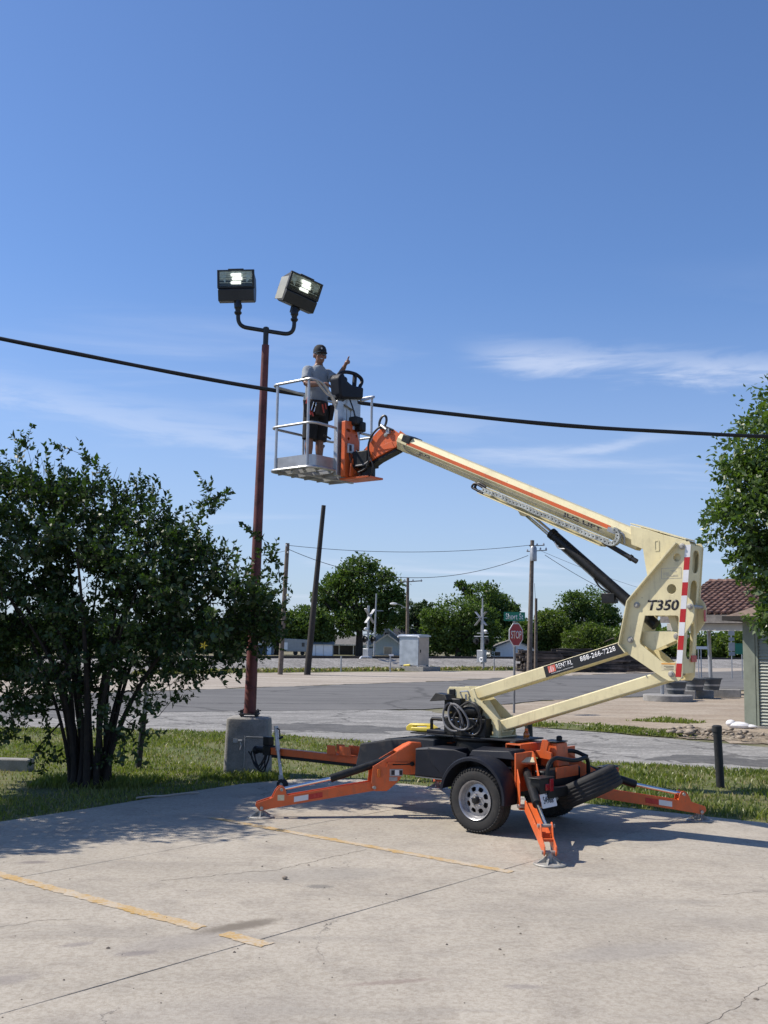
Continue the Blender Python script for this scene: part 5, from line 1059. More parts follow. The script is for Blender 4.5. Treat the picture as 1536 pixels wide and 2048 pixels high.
for p_, z_ in ((-2.636, 3.135), (-2.11, 2.52), (-2.711, 2.5), (-2.03, 2.143), (-2.493, 1.792), (-2.525, 2.189)):
    mb = LM(); q0 = -.165 if (p_, z_) != (-2.525, 2.189) else -.09
    mb.tube([(p_, q0 - .02, z_), (p_, .19, z_)], .02, 10); mb.lathe((p_, q0, z_), (0, -1, 0), [(.034, 0), (.034, .012), (.02, .016), (.018, .028), (0, .03)], 12); mb.build('pivot_bolt', 'padsteel', up)
mb = LM(); mb.prism([(-2.08, 2.235), (-2.45, 2.245), (-2.53, 2.23), (-2.56, 2.19), (-2.53, 2.15), (-2.25, 2.03), (-2.12, 2.10)], [], -.09, -.075, pq); mb.prism([(-2.08, 2.235), (-2.45, 2.245), (-2.53, 2.23), (-2.56, 2.19), (-2.53, 2.15), (-2.25, 2.03), (-2.12, 2.10)], [], .075, .09, pq); mb.bar((-2.52, .0, 2.2), (-2.40, 0, 2.55), .10, .08, (1, 0, 0)); mb.build('tie_link', 'cream', up, smooth=0, bevel=.004)
text('lettering', 'T350', .112, 'ink', up, L(-2.235, -.1662, 2.462), (-1, 0, 0), (0, 0, 1), width=.355, extr=.0012, shear=.18, bold=.028)
mb = LM()
for a, b in (((-2.395, 2.795), (-2.62, 2.80)), ((-2.395, 2.905), (-2.62, 2.91))): mb.prism([a, b, (b[0], b[1] + .003), (a[0], a[1] + .003)], [], -.1668, -.1655, pq)
for a in (-2.395, -2.617): mb.prism([(a, 2.795), (a - .004, 2.795), (a - .004, 2.91), (a, 2.91)], [], -.1668, -.1655, pq)
r_ = random.Random(2)
for i in range(8):
    zz = 2.82 + .012 * (i % 6); a = -2.41 - r_.random() * .12; mb.prism([(a, zz), (a - .06, zz), (a - .06, zz + .003), (a, zz + .003)], [], -.1668, -.1655, pq)
mb.build('placard_print', 'greylabel', up, smooth=0)
mb = LM(); mb.box((-2.538, -.1672, 1.83), (-2.378, -.1655, 1.91)); mb.build('warning_label', 'label', up, smooth=0)
mb = LM(); mb.box((-2.535, -.1682, 1.89), (-2.382, -.1672, 1.907)); mb.build('warning_header', 'yellowlabel', up, smooth=0)
mb = LM()
for i in range(3): mb.box((-2.52, -.1682, 1.84 + i * .015), (-2.41 - .02 * (i % 2), -.1672, 1.845 + i * .015))
mb.build('warning_print', 'ink', up, smooth=0)
# boom
bx = Vector((-.917, 0, -.399)); bn = Vector((-.399, 0, .917)); TIP = Vector((1.318, 0, 4.705))
def BT_(s, y, n_): # s towards the mast, y out of the near side, n_ up
    v = TIP + bx * s + bn * n_; return Vector((v.x, y, v.z))
def BM_(): return MB(BT_)
hexp = [(.078, .108), (.116, .045), (.116, -.008), (.050, -.105), (-.050, -.105), (-.116, -.008), (-.116, .045), (-.078, .108)]
mb = BM_(); Ln = 3.72
mb.prism(hexp, [], .02, Ln, lambda a, b, c: (c, a, b)); bo = mb.build('boom', 'cream', B, smooth=0, bevel=.008)
mb = BM_(); mb.prism([(y * 1.04, z * 1.05) for y, z in hexp], [], .12, .2, lambda a, b, c: (c, a, b)); mb.build('tip_collar', 'cream', bo, smooth=0, bevel=.004)
mb = BM_(); mb.hexa([(.16, .1175, .002), (3.36, .1175, .002), (3.36, .1165, .002), (.16, .1165, .002), (.16, .1175, .044), (3.36, .1175, .044), (3.36, .1165, .044), (.16, .1165, .044)]); mb.build('orange_stripe', 'orange', bo, smooth=0)
mb = BM_()
for n_ in (-.045, -.066): y = .116 - (.066) * ((-.008 - n_) / .097) + .0015; mb.bar((.35, y, n_), (3.3, y, n_), .004, .003, bn)
mb.build('extrusion_groove', 'greylabel', bo, smooth=0)
yl = Vector((0, -.036, -.097)); 
def onfac(s, n_): return BT_(s, +.116 - .066 * ((-.008 - n_) / .097) + .001, n_)
Yf = (onfac(0, -.008) - onfac(0, -.105)).normalized()
text('lettering', 'JLG LIFT', .066, 'ink', bo, onfac(2.72, -.072), bx, Yf, width=.54, extr=.0012, shear=.0, bold=.03)
text('tip_lettering', 'JLG', .055, 'ink', bo, onfac(.42, -.064), bx, Yf, width=.20, extr=.0012, bold=.03)
mb = BM_(); mb.box((.10, -.125, .02), (.24, .125, .115)); mb.build('tip_clamp', 'black', bo, bevel=.006)
mb = BM_(); mb.tube(rounded([(.16, .12, -.02), (.22, .13, -.06), (.30, .128, -.07), (.46, .12, -.08)], .05, 3), .007, 6); mb.build('tip_cable', 'hose', bo)
hp = [(-2.02, 3.40), (-2.24, 3.336), (-2.394, 3.279), (-2.66, 3.20), (-2.70, 3.10), (-2.52, 2.80), (-2.215, 2.82), (-2.183, 3.013), (-2.167, 3.128), (-2.03, 3.185)]
mb = LM()
for q in (-.125, .113): mb.prism(hp, [], q, q + .012, pq)
mb.box((-2.66, -.112, 2.86), (-2.22, .112, 3.18)); mb.prism([(-2.02, 3.41), (-2.66, 3.205), (-2.66, 3.22), (-2.02, 3.425)], [], -.125, .125, pq); mb.build('boom_head', 'cream', B, smooth=0, bevel=.004)
mb = LM(); mb.prism(rrect(-2.36, 3.10, -2.30, 3.22, .015), [rrect(-2.348, 3.112, -2.312, 3.208, .01)], -.130, -.126, pq); mb.build('head_plate', 'cream', bo, smooth=0)
# energy chain and its tray
mb = BM_(); mb.prism([(1.56, -.11), (1.56, -.19), (1.68, -.20), (3.36, -.20), (3.45, -.155), (3.36, -.11)], [], .05, .065, lambda a, b, c: (a, c, b)); mb.box((1.56, .05, -.205), (3.36, .20, -.195)); tr = mb.build('chain_tray', 'cream', B, smooth=0, bevel=.003)
path = [(1.60 + .052 * i, -.138 - .006 * math.sin(i * .9)) for i in range(36)]
cx_, cz_, rr = path[-1][0] + .02, -.138 + .082, .082
path += [(cx_ + rr * math.sin(a), cz_ - rr * math.cos(a)) for a in [R(22 + 27 * k) for k in range(7)]]
l0 = None
for i in range(len(path) - 1):
    (s0, n0), (s1, n1) = path[i], path[i + 1]; an = math.atan2(n1 - n0, s1 - s0)
    if l0 is None:
        mb = BM_(); mb.prism([(-.030, -.026), (.022, -.026), (.030, 0), (.022, .026), (-.030, .026), (-.022, 0)], [rrect(-.008, -.008, .008, .008, .003, 2)], .118, .185, lambda a, b, c: (a, c, b)); l0 = mb.build('chain_link', 'chain', tr, smooth=0, bevel=.003); o = l0
        me = o.data; base = BT_(0, 0, 0)
        for v in me.vertices: v.co -= base
    else: o = l0.copy(); col.objects.link(o); o.parent = tr
    o.location = BT_((s0 + s1) / 2, 0, (n0 + n1) / 2); o.rotation_euler = (0, -an * -1.0, 0)
mb = BM_(); mb.tube(rounded([(1.62, .15, -.10), (1.50, .15, -.08), (1.46, .15, -.15), (1.52, .15, -.185), (1.62, .15, -.16)], .05, 4), .016, 8); mb.tube(rounded([(1.62, .17, -.12), (1.46, .17, -.10), (1.43, .17, -.17), (1.62, .17, -.18)], .05, 4), .014, 8); mb.build('hose_loop', 'hose', tr)
mb = BM_(); mb.tube(rounded([(3.34, .12, -.15), (3.5, .12, -.17), (3.8, .10, -.21)], .1, 4), .028, 8); mb.tube([(3.70, .10, -.196), (3.73, .10, -.20)], .036, 8); mb.build('hose_run', 'hose', tr)
mb = BM_(); mb.box((3.36, .12, -.02), (3.46, .17, .03)); mb.tube(rounded([(3.42, .15, .0), (3.56, .15, .03), (3.6, .13, -.08)], .05, 3), .012, 6); mb.build('chain_anchor', 'metalgrey', tr)
# lift cylinder under the boom
mb = LM()
for q in (-.08, .065): mb.prism([(-.48, 3.76), (-.86, 3.60), (-.70, 3.60), (-.62, 3.585), (-.575, 3.60)], [], q, q + .015, pq)
mb.build('cylinder_bracket', 'cream', B, smooth=0, bevel=.003)
mb = LM(); mb.tube([(-.97, 0, 3.362), (-2.25, 0, 2.305)], .060, 20); mb.tube([(-.95, 0, 3.378), (-.99, 0, 3.345)], .066, 20); lc = mb.build('lift_cylinder', 'black', B)
mb = LM(); mb.tube([(-.60, 0, 3.655), (-.97, 0, 3.362)], .030, 14); mb.tube([(-.58, -.0, 3.625), (-.98, 0, 3.305)], .016, 8); mb.build('cylinder_rod', 'chrome', lc)
mb = LM(); mb.lathe((-.60, -.05, 3.655), (0, 1, 0), [(.045, 0), (.045, .1)], 14); mb.build('rod_eye', 'black', lc)
mb = LM(); mb.tube(rounded([(-1.02, -.05, 3.27), (-1.08, -.06, 3.18), (-1.16, -.05, 3.18)], .04, 3), .008, 6); mb.tube([(-1.05, .0, 3.215), (-2.1, 0, 2.35)], .014, 6); mb.build('hydraulic_pipe', 'steel', lc)
mb = LM(); mb.box((-1.78, -.05, 2.55), (-1.62, .05, 2.66)); mb.tube(rounded([(-1.52, -.03, 2.83), (-1.60, -.04, 2.72), (-1.72, -.04, 2.66)], .05, 3), .012, 6); mb.build('valve_block', 'black', lc, bevel=.01)
# jib
jp = [(1.430, 4.80), (1.395, 4.872), (1.30, 4.81), (1.255, 4.78), (1.335, 4.617), (1.70, 4.505), (1.90, 4.40), (2.03, 4.47), (1.98, 4.56), (1.775, 4.728), (1.70, 4.83), (1.62, 4.885), (1.53, 4.905)]
mb = LM()
for q in (-.085, .073): mb.prism(jp, [], q, q + .012, pq)
mb.hexa([(1.34, -.072, 4.625), (1.34, .072, 4.625), (1.34, .072, 4.640), (1.34, -.072, 4.640), (1.92, -.072, 4.42), (1.92, .072, 4.42), (1.92, .072, 4.435), (1.92, -.072, 4.435)])
mb.bar((1.62, 0, 4.87), (2.0, 0, 4.53), .14, .012, (1, 0, 1)); jb = mb.build('jib', 'orange', B, smooth=0, bevel=.004)
mb = LM(); mb.prism([(1.345, 4.61), (1.66, 4.60), (1.60, 4.66), (1.40, 4.70)], [], -.095, -.086, pq); mb.prism([(1.66, 4.51), (1.90, 4.41), (1.95, 4.46), (1.73, 4.60)], [], -.097, -.086, pq); mb.build('jib_gusset', 'orange', jb, smooth=0, bevel=.004)
mb = LM(); mb.prism([(1.34, 4.60), (1.68, 4.495), (1.90, 4.385), (1.88, 4.36), (1.66, 4.465), (1.33, 4.575)], [], -.07, .07, pq); mb.build('jib_underside', 'black', jb, smooth=0)
mb = LM(); mb.lathe((1.50, -.085, 4.80), (0, -1, 0), [(.03, 0), (.03, .014), (.015, .02)], 12); mb.build('jib_pin', 'padsteel', jb)
mb = LM(); mb.tube(rounded([(1.38, -.09, 4.85), (1.55, -.13, 4.93), (1.70, -.13, 4.83), (1.78, -.13, 4.68), (1.74, -.13, 4.50), (1.80, -.13, 4.36), (1.95, -.12, 4.33)], .1, 5), .014, 8); mb.tube(rounded([(1.74, -.14, 4.52), (1.66, -.14, 4.40), (1.70, -.14, 4.28), (1.80, -.12, 4.25)], .06, 4), .011, 8); mb.build('jib_hose', 'hose', jb)
mb = LM(); P = [(1.55 + .05 * math.cos(a) - .02 * math.sin(a), -.10 - .01 * math.cos(a), 4.975 + .085 * math.sin(a)) for a in [2 * math.pi * k / 20 for k in range(20)]]; mb.tube(P, .014, 8, closed=True); P = [(p - .025, q - .02, z - .005) for p, q, z in P]; mb.tube(P, .013, 8, closed=True); mb.build('hose_ring', 'hose', jb)
mb = LM(); mb.tube([(1.46, -.13, 4.86), (1.56, -.12, 4.93)], .02, 8); mb.box((1.42, -.13, 4.80), (1.47, -.09, 4.87)); mb.build('hose_clamp', 'steel', jb)
mb = LM(); mb.tube(rounded([(1.72, -.12, 4.50), (1.82, -.14, 4.42), (1.98, -.14, 4.42)], .06, 4), .012, 8); mb.build('grey_hose', 'greyhose', jb)
# platform rotator and bracket
mb = LM(); mb.tube([(1.88, 0, 4.27), (1.88, 0, 4.47)], .105, 18); mb.box((1.78, -.14, 4.40), (2.04, .12, 4.62)); mb.build('rotator', 'black', B, bevel=.012)
mb = LM(); mb.box((1.74, -.16, 4.245), (2.24, .16, 4.272)); mb.build('rotator_base', 'orange', B, smooth=0, bevel=.004)
mb = LM(); mb.prism([(-.225, 4.28), (.02, 4.28), (.0, 4.45), (-.06, 4.62), (-.07, 5.055), (-.225, 5.04)], [circ(-.15, 4.80, .022, 12), rrect(-.20, 4.90, -.11, 4.935, .012)], 2.10, 2.17, lambda a, b, c: (c, a, b)); br = mb.build('platform_bracket', 'orange', B, smooth=0, bevel=.006)
mb = LM(); mb.prism([(-.06, 4.40), (.10, 4.40), (.10, 4.78), (.04, 4.95), (-.06, 4.95)], [circ(.03, 4.87, .018, 12), circ(.06, 4.66, .026, 12)], 2.12, 2.15, lambda a, b, c: (c, a, b)); mb.build('side_bracket', 'orange', br, smooth=0, bevel=.004)
mb = LM(); mb.box((2.02, -.10, 5.00), (2.16, .06, 5.12)); mb.box((2.0, -.02, 4.92), (2.12, .10, 5.06)); mb.build('junction_box', 'black', br, bevel=.02)
mb = LM(); mb.box((2.06, -.19, 4.60), (2.10, -.08, 4.73)); mb.build('sensor_box', 'alu', br, bevel=.005); mb = LM(); mb.box((2.052, -.175, 4.63), (2.06, -.14, 4.71)); mb.build('sensor_label', 'ink', br)
mb = LM(); mb.prism([(-.20, 4.28), (.0, 4.26), (.02, 4.42), (-.06, 4.58), (-.10, 4.60), (-.18, 4.45)], [[(-.12, 4.32), (-.09, 4.32), (-.11, 4.42), (-.13, 4.44)]], 2.02, 2.04, lambda a, b, c: (c, a, b)); mb.build('lock_lever', 'orange', br, smooth=0, bevel=.004)
mb = LM(); mb.tube(rounded([(2.08, -.16, 4.62), (2.03, -.19, 4.50), (2.02, -.14, 4.40), (2.01, -.05, 4.36)], .05, 4), .008, 6); mb.tube(rounded([(2.1, .0, 5.08), (2.14, -.03, 5.25), (2.2, -.04, 5.40)], .05, 3), .010, 6); mb.build('bracket_cable', 'hose', br)
# basket
p0, p1, q0, q1, zf, zt = 2.26, 3.03, -.70, .60, 4.37, 5.555
def loop(p0, p1, q0, q1, z, r): return [(x, y, z) for x, y in rrect(p0, q0, p1, q1, r, 5)]
hs_ = []
for i in range(6):
    for j in range(3): a = q0 + .10 + i * .185; b = p0 + .08 + j * .215; hs_.append([(b, a), (b + .17, a), (b + .17, a + .10), (b, a + .10)])
mb = LM(); mb.prism([(x, y) for x, y in rrect(p0, q0, p1, q1, .11, 5)], hs_, zf, zf + .012); bk = mb.build('basket', 'alu', B, smooth=0)
mb = LM(); mb.tube(loop(p0 - .02, p1 + .02, q0 - .02, q1 + .02, zf - .005, .13), .021, 8, closed=True); mb.build('floor_rim', 'alu', bk)
mb = LM()
for i in range(5): q = q0 + .13 + i * .26; mb.box((p0 + .02, q, zf - .05), (p1 - .02, q + .02, zf - .001))
mb.box(((p0 + p1) / 2 - .02, q0 + .02, zf - .055), ((p0 + p1) / 2 + .02, q1 - .02, zf - .002)); mb.build('floor_joist', 'alu', bk)
mb = LM(); rr_ = rrect(p0, q0, p1, q1, .11, 5); k = len(rr_)
ri = rrect(p0 + .006, q0 + .006, p1 - .006, q1 - .006, .105, 5)
mb.add([(x, y, z) for z in (zf + .012, zf + .165) for lp in (rr_, ri) for x, y in lp], [f for i in range(k) for f in ((i, (i + 1) % k, 2 * k + (i + 1) % k, 2 * k + i), (k + i, 3 * k + i, 3 * k + (i + 1) % k, k + (i + 1) % k), (2 * k + i, 2 * k + (i + 1) % k, 3 * k + (i + 1) % k, 3 * k + i))]); mb.build('toe_board', 'alu', bk)
for (pp, qq) in ((2.93, q0), (2.345, q0), (2.93, q1), (2.33, q1), (p1, -.06)): mb = LM(); mb.tube([(pp, qq, zf), (pp, qq, zt)], .0185, 10); mb.build('rail_post', 'alu', bk)
zm = 4.962
o_ = .012
mid = rounded([(p0 - o_, -.22, zm - .01), (p0 - o_, q0 - o_, zm), (p1 + o_, q0 - o_, zm), (p1 + o_, q1 + o_, zm), (p0 - o_, q1 + o_, zm), (p0 - o_, .27, zm)], .13, 6)
mb = LM(); mb.tube(mid, .0185, 10); mb.build('mid_rail', 'alu', bk)
top = rounded([(p0 - o_, -.26, 5.30), (p0 - o_, -.52, 5.52), (p0 - o_ + .02, q0 - o_, zt), (p1 + o_, q0 - o_, zt), (p1 + o_, q1 + o_, zt), (p0 - o_, q1 + o_, zt), (p0 - o_, .26, 5.42)], .13, 6)
mb = LM(); mb.tube(top, .0185, 10); mb.build('top_rail', 'alu', bk)
mb = LM(); mb.tube(rounded([(p0, -.65, 5.53), (p0 - .01, -.42, 5.36), (p0, -.20, 5.40)], .1, 4), .0165, 8); mb.tube([(p0, -.38, 5.43), (p0, -.24, 5.22)], .016, 8); mb.build('rail_brace', 'alu', bk)
mb = LM(); mb.box((p0 - .05, -.255, 4.30), (p0 + .02, -.145, 5.33)); mb.build('console_mast', 'alu', bk, smooth=0, bevel=.006)
mb = LM(); mb.box((p0 + .0, -.143, 4.36), (p0 + .012, .27, 5.37)); 
for q in (-.10, -.02, .06, .14): mb.box((p0 - .008, q, 4.40), (p0, q + .012, 5.35))
mb.build('back_panel', 'alu', bk, smooth=0)
mb = LM(); mb.prism([(-.25, 5.30), (-.15, 5.33), (-.02, 5.42), (.14, 5.42), (.18, 5.30), (.10, 5.25), (-.1, 5.3)], [], p0 - .04, p0 - .01, lambda a, b, c: (c, a, b)); mb.build('console_bracket', 'alu', bk, smooth=0)
mb = LM(); mb.prism([(-.315, 5.63), (-.28, 5.39), (-.235, 5.355), (.06, 5.40), (.20, 5.425), (.21, 5.59), (-.02, 5.575), (-.10, 5.60), (-.18, 5.64), (-.20, 5.70), (-.26, 5.70)], [], p0 - .11, p0 + .07, lambda a, b, c: (c, a, b)); cs = mb.build('control_console', 'navy', bk, bevel=.025)
mb = LM(); mb.tube(rounded([(p0 - .02, -.29, 5.62), (p0 - .02, -.20, 5.735), (p0 - .02, -.02, 5.775), (p0 - .02, .16, 5.775), (p0 - .02, .285, 5.72), (p0 - .02, .20, 5.57)], .09, 6), [.026] * len(rounded([(0, 0, 0), (0, 1, 0), (0, 2, 0), (0, 3, 0), (0, 4, 0), (0, 5, 0)], .09, 6)), 10); mb.build('guard_loop', 'navy', cs)
mb = LM(); mb.bar((p0 - .02, .10, 5.57), (p0 - .02, .115, 5.76), .05, .05, (0, 1, 0)); mb.build('guard_strut', 'navy', cs, bevel=.01)
mb = LM(); mb.ball((p0 - .03, -.13, 5.64), (.05, .055, .05)); mb.build('joystick', 'black', cs)
mb = LM(); mb.tube([(p1 - .06, .30, 4.86), (p1 - .12, .20, 4.80)], .02, 8); mb.tube([(p0 + .12, q0 + .5, 4.82), (p0 + .18, q0 + .42, 4.87)], .014, 6); mb.build('gate_latch', 'black', bk)
# loose things on the deck
yc = thing('wheel_chock', 'yellow plastic wheel chock lying on the dark front deck', 'wheel chock', B.matrix_basis @ L(.80, -.14, .985), LA + .12)
mb = MB(); mb.prism([(-.21, 0), (.21, 0), (.21, .05), (.16, .09), (-.12, .10), (-.21, .05)], [[(-.10, .03), (.10, .03), (.10, .06), (-.08, .07)]], -.05, .05, lambda a, b, c: (a, c, b)); mb.build('body', 'yellow', yc, bevel=.012)
mb = MB(); mb.bar((-.2, .075, .035), (.10, .10, .03), .05, .05); mb.build('handle', 'yellow', yc, bevel=.012); mb = MB(); mb.box((-.225, -.055, 0), (-.205, .055, .05)); mb.build('dark_end', 'black', yc)
bt = thing('drink_bottle', 'amber drink bottle standing at the rear of the lift deck', 'bottle', B.matrix_basis @ L(-.60, .02, .95))
mb = MB(); mb.lathe((0, 0, 0), (0, 0, 1), [(.032, 0), (.036, .008), (.036, .045), (.033, .05), (.036, .056), (.036, .085), (.030, .105), (.020, .118), (.019, .124)], 20); mb.build('body', 'bottle', bt)
mb = MB(); mb.lathe((0, 0, .124), (0, 0, 1), [(.021, 0), (.021, .02), (.018, .024)], 16); mb.build('cap', 'cap_or', bt)
# ---------------------------------------------------------------- the man in the basket
PM = thing('person', 'man in grey t-shirt, black shorts and dark cap giving a thumbs up from the basket', 'person', (-.955, 14.88, 4.383))
fw = Vector((.76, -.65, 0)); rt_ = Vector((-.65, -.76, 0))
def loft(mb, rings, n=16, ax=None, ay=None, caps=True):
    ax = ax or rt_; ay = ay or fw; vs = []; m = len(rings)
    for c, rx, ry in rings:
        c = Vector(c); vs += [c + ax * rx * math.cos(t) + ay * ry * math.sin(t) for t in [2 * math.pi * k / n for k in range(n)]]
    fs = [(i * n + k, i * n + (k + 1) % n, (i + 1) * n + (k + 1) % n, (i + 1) * n + k) for i in range(m - 1) for k in range(n)]
    if caps: fs += [tuple(range(n - 1, -1, -1)), tuple(range((m - 1) * n, m * n))]
    return mb.raw(vs, fs)
def V3(*a): return Vector(a)
sR, sL = V3(-.160, -.112, 1.475), V3(.118, .095, 1.468)
eR, wR = V3(-.150, -.270, 1.225), V3(.075, -.335, 1.215)
eL, wL = V3(.255, -.040, 1.335), V3(.375, -.150, 1.525)
hipR, hipL = V3(-.085, -.055, .90), V3(.045, .065, .90)
kR, kL = V3(-.105, -.085, .50), V3(.030, .045, .50)
aR, aL = V3(-.12, -.05, .09), V3(.03, .08, .09)
neck = V3(.0, -.03, 1.575); hd = V3(.015, -.055, 1.700)
mb = MB()
loft(mb, [((-.02, 0, .84), .10, .08), ((-.02, 0, .92), .165, .115), ((-.02, 0, 1.02), .155, .11), ((-.02, 0, 1.12), .15, .105), ((-.02, 0, 1.27), .175, .115), ((-.02, 0, 1.40), .18, .11), ((-.015, -.005, 1.485), .135, .08), ((-.005, -.015, 1.545), .085, .066), (tuple(neck), .055, .058), ((.005, -.04, 1.62), .052, .058)])
mb.tube([sR, sR.lerp(eR, .5), eR], [.050, .050, .044], 12); mb.tube([eR, eR.lerp(wR, .35), wR], [.044, .044, .029], 12)
mb.tube([sL, sL.lerp(eL, .5), eL], [.050, .050, .044], 12); mb.tube([eL, eL.lerp(wL, .35), wL], [.044, .044, .029], 12)
for h_, k_, a_ in ((hipR, kR, aR), (hipL, kL, aL)):
    mb.tube([h_, h_.lerp(k_, .5), k_], [.092, .08, .058], 14); mb.tube([k_, k_.lerp(a_, .3), k_.lerp(a_, .75), a_], [.056, .060, .042, .036], 14)
# head
hf = Vector((.30, -.95, -.06)).normalized(); hs2 = Vector((0, 0, 1)).cross(hf).normalized(); hu = hf.cross(hs2)
def HT(a, b, c): return hd + (hs2 * a + hf * b + hu * c) * 1.13
hb = MB(HT); hb.ball((0, -.012, .022), (.076, .094, .098), 18, 12); hb.ball((0, .018, -.052), (.056, .066, .066), 14, 9); hb.ball((0, .050, -.085), (.030, .028, .024), 10, 6)
hb.ball((0, .094, -.018), (.014, .020, .022), 8, 6); hb.ball((0, .080, -.062), (.026, .012, .012), 8, 5)
for s in (-1, 1): hb.ball((s * .076, -.008, -.012), (.012, .022, .032), 8, 6); hb.ball((s * .034, .066, -.028), (.024, .018, .02), 8, 5)
mb.raw(hb.v, hb.f)
# right hand rests by the console, left fist with thumb up
def hand(mb, w, d, up, curl, thumb):
    d = d.normalized(); s = d.cross(up).normalized(); up = s.cross(d)
    c = w + d * .045
    q = MB(lambda a, b, c_: w + d * a + s * b + up * c_)
    q.ball((.045, 0, 0), (.055, .046, .026), 12, 8)
    for i, (ln, off) in enumerate(((.070, -.030), (.078, -.010), (.072, .010), (.058, .029))):
        P = [(.075, off, 0)]; a = 0
        for seg, da in ((.45, curl * .8), (.32, curl), (.25, curl)):
            a += da; P.append((P[-1][0] + ln * seg * math.cos(a), off, P[-1][2] - ln * seg * math.sin(a)))
        q.tube(P, [.0115, .011, .0105, .0095], 8)
    q.tube(thumb, [.0145, .014, .013, .011], 8)
    mb.raw(q.v, q.f)
hand(mb, wR, wR - eR, V3(0, 0, 1), .55, [(.02, -.03, 0), (.05, -.055, -.005), (.075, -.062, -.012), (.095, -.058, -.02)])
df = (wL - eL).normalized()
# fist: fingers fold towards the viewer, thumb points straight up
hand(mb, wL, (df + V3(-.10, -.15, -.05)), V3(-.9, -.1, .5), 1.5, [(.055, -.025, 0), (.085, -.034, .004), (.118, -.032, .006), (.148, -.028, .004)])
body = mb.build('body', 'skin', PM)
rm = body.modifiers.new('remesh', 'REMESH'); rm.mode = 'VOXEL'; rm.voxel_size = .0085; rm.use_smooth_shade = True
sm = body.modifiers.new('smooth', 'CORRECTIVE_SMOOTH'); body.modifiers.remove(sm)
sm = body.modifiers.new('smooth', 'SMOOTH'); sm.factor = .5; sm.iterations = 3
# clothes
mb = MB()
loft(mb, [((-.02, 0, 1.0), .182, .135), ((-.02, 0, 1.10), .176, .128), ((-.02, 0, 1.27), .196, .133), ((-.02, 0, 1.40), .205, .13), ((-.018, -.002, 1.46), .188, .115), ((-.015, -.005, 1.505), .150, .098), ((-.008, -.012, 1.545), .090, .080)], 22, caps=False)
for s, e in ((sR, eR), (sL, eL)): mb.tube([s.lerp(V3(-.015, 0, 1.44), .55), s.lerp(e, .02), s.lerp(e, .35), s.lerp(e, .74)], [.078, .080, .076, .075], 14, caps=False)
ts = mb.build('t_shirt', 'shirt', PM, smooth=60); md = ts.modifiers.new('thick', 'SOLIDIFY'); md.thickness = .006
tx = bpy.data.textures.new('folds', 'CLOUDS'); tx.noise_scale = .11; sd = ts.modifiers.new('sub', 'SUBSURF'); sd.levels = 2; sd.render_levels = 2
dp = ts.modifiers.new('folds', 'DISPLACE'); dp.texture = tx; dp.strength = .034; dp.mid_level = .5
mb = MB(); loft(mb, [((-.02, 0, .80), .17, .125), ((-.02, 0, .92), .188, .138), ((-.02, 0, 1.045), .172, .126)], 22)
for h_, k_ in ((hipR, kR), (hipL, kL)): mb.tube([h_ + V3(0, 0, .02), h_.lerp(k_, .5), k_ + V3(0, 0, -.015)], [.112, .108, .102], 16)
sh = mb.build('shorts', 'shorts', PM, smooth=60)
mb = MB(); loft(mb, [((-.02, 0, .985), .190, .142), ((-.02, 0, 1.035), .188, .14)], 22); blt = mb.build('tool_belt', 'leather', PM)
def at_hip(a, out, z): return V3(-.02, 0, z) + (rt_ * math.cos(a) * (.19 + out) + fw * math.sin(a) * (.145 + out))
for a, w_, h_, m, nm in ((.35, .16, .24, 'leather', 'pouch'), (1.25, .12, .18, 'leather', 'pouch'), (2.75, .15, .22, 'leather', 'pouch'), (.95, .09, .17, 'leather', 'pouch')):
    c = at_hip(a, .035, .90); n_ = (rt_ * math.cos(a) + fw * math.sin(a)).normalized(); t_ = Vector((0, 0, 1)).cross(n_)
    q = MB(lambda x, y, z: c + t_ * x + n_ * y + Vector((0, 0, z))); q.hexa([(-w_ / 2 * .8, -.035, -h_ / 2), (w_ / 2 * .8, -.035, -h_ / 2), (w_ / 2 * .8, .02, -h_ / 2), (-w_ / 2 * .8, .02, -h_ / 2), (-w_ / 2, -.035, h_ / 2), (w_ / 2, -.035, h_ / 2), (w_ / 2, .05, h_ / 2), (-w_ / 2, .05, h_ / 2)]); pc = q.build(nm, m, blt, bevel=.012)
mb = MB()
for a, z0, z1, dx in ((.25, .96, 1.06, .01), (.45, .88, .80, .02), (1.2, .96, .84, .01), (1.35, .98, .90, 0), (2.7, 1.0, 1.08, 0), (.6, .84, .78, .03)):
    p = at_hip(a, .075, z0); mb.tube([p, at_hip(a + .1, .08, z1)], [.013, .010], 8)
mb.build('tool_handle', 'redtool', blt)
mb = MB()
for a, z0, z1 in ((.7, .98, .86), (.85, .97, .84), (.5, 1.0, .9)): mb.tube([at_hip(a, .09, z0), at_hip(a - .12, .09, z1)], .006, 6)
mb.build('steel_tool', 'chrome', blt)
mb = MB(HT)
dome = [(.082, -.002), (.084, .02), (.081, .05), (.068, .082), (.042, .104), (.0, .112)]
vs = []; n = 22
for r, z in dome: vs += [(r * math.cos(t), -.012 + r * 1.18 * math.sin(t), .022 + z) for t in [2 * math.pi * k / n for k in range(n)]]
mb.add(vs, [(i * n + k, i * n + (k + 1) % n, (i + 1) * n + (k + 1) % n, (i + 1) * n + k) for i in range(len(dome) - 1) for k in range(n)])
bp_ = [(-.072, .06), (-.066, .11), (-.04, .145), (0, .155), (.04, .145), (.066, .11), (.072, .06)]
mb.prism(bp_, [], .018, .026, lambda a, b, c: (a, b, c - 2.2 * a * a - .06 * (b - .06)))
cp = mb.build('cap', 'cap', PM, smooth=50)
q = MB(HT); q.ball((0, .085, .068), (.010, .006, .012), 8, 6); q.build('cap_badge', 'capmark', cp)
q = MB(HT)
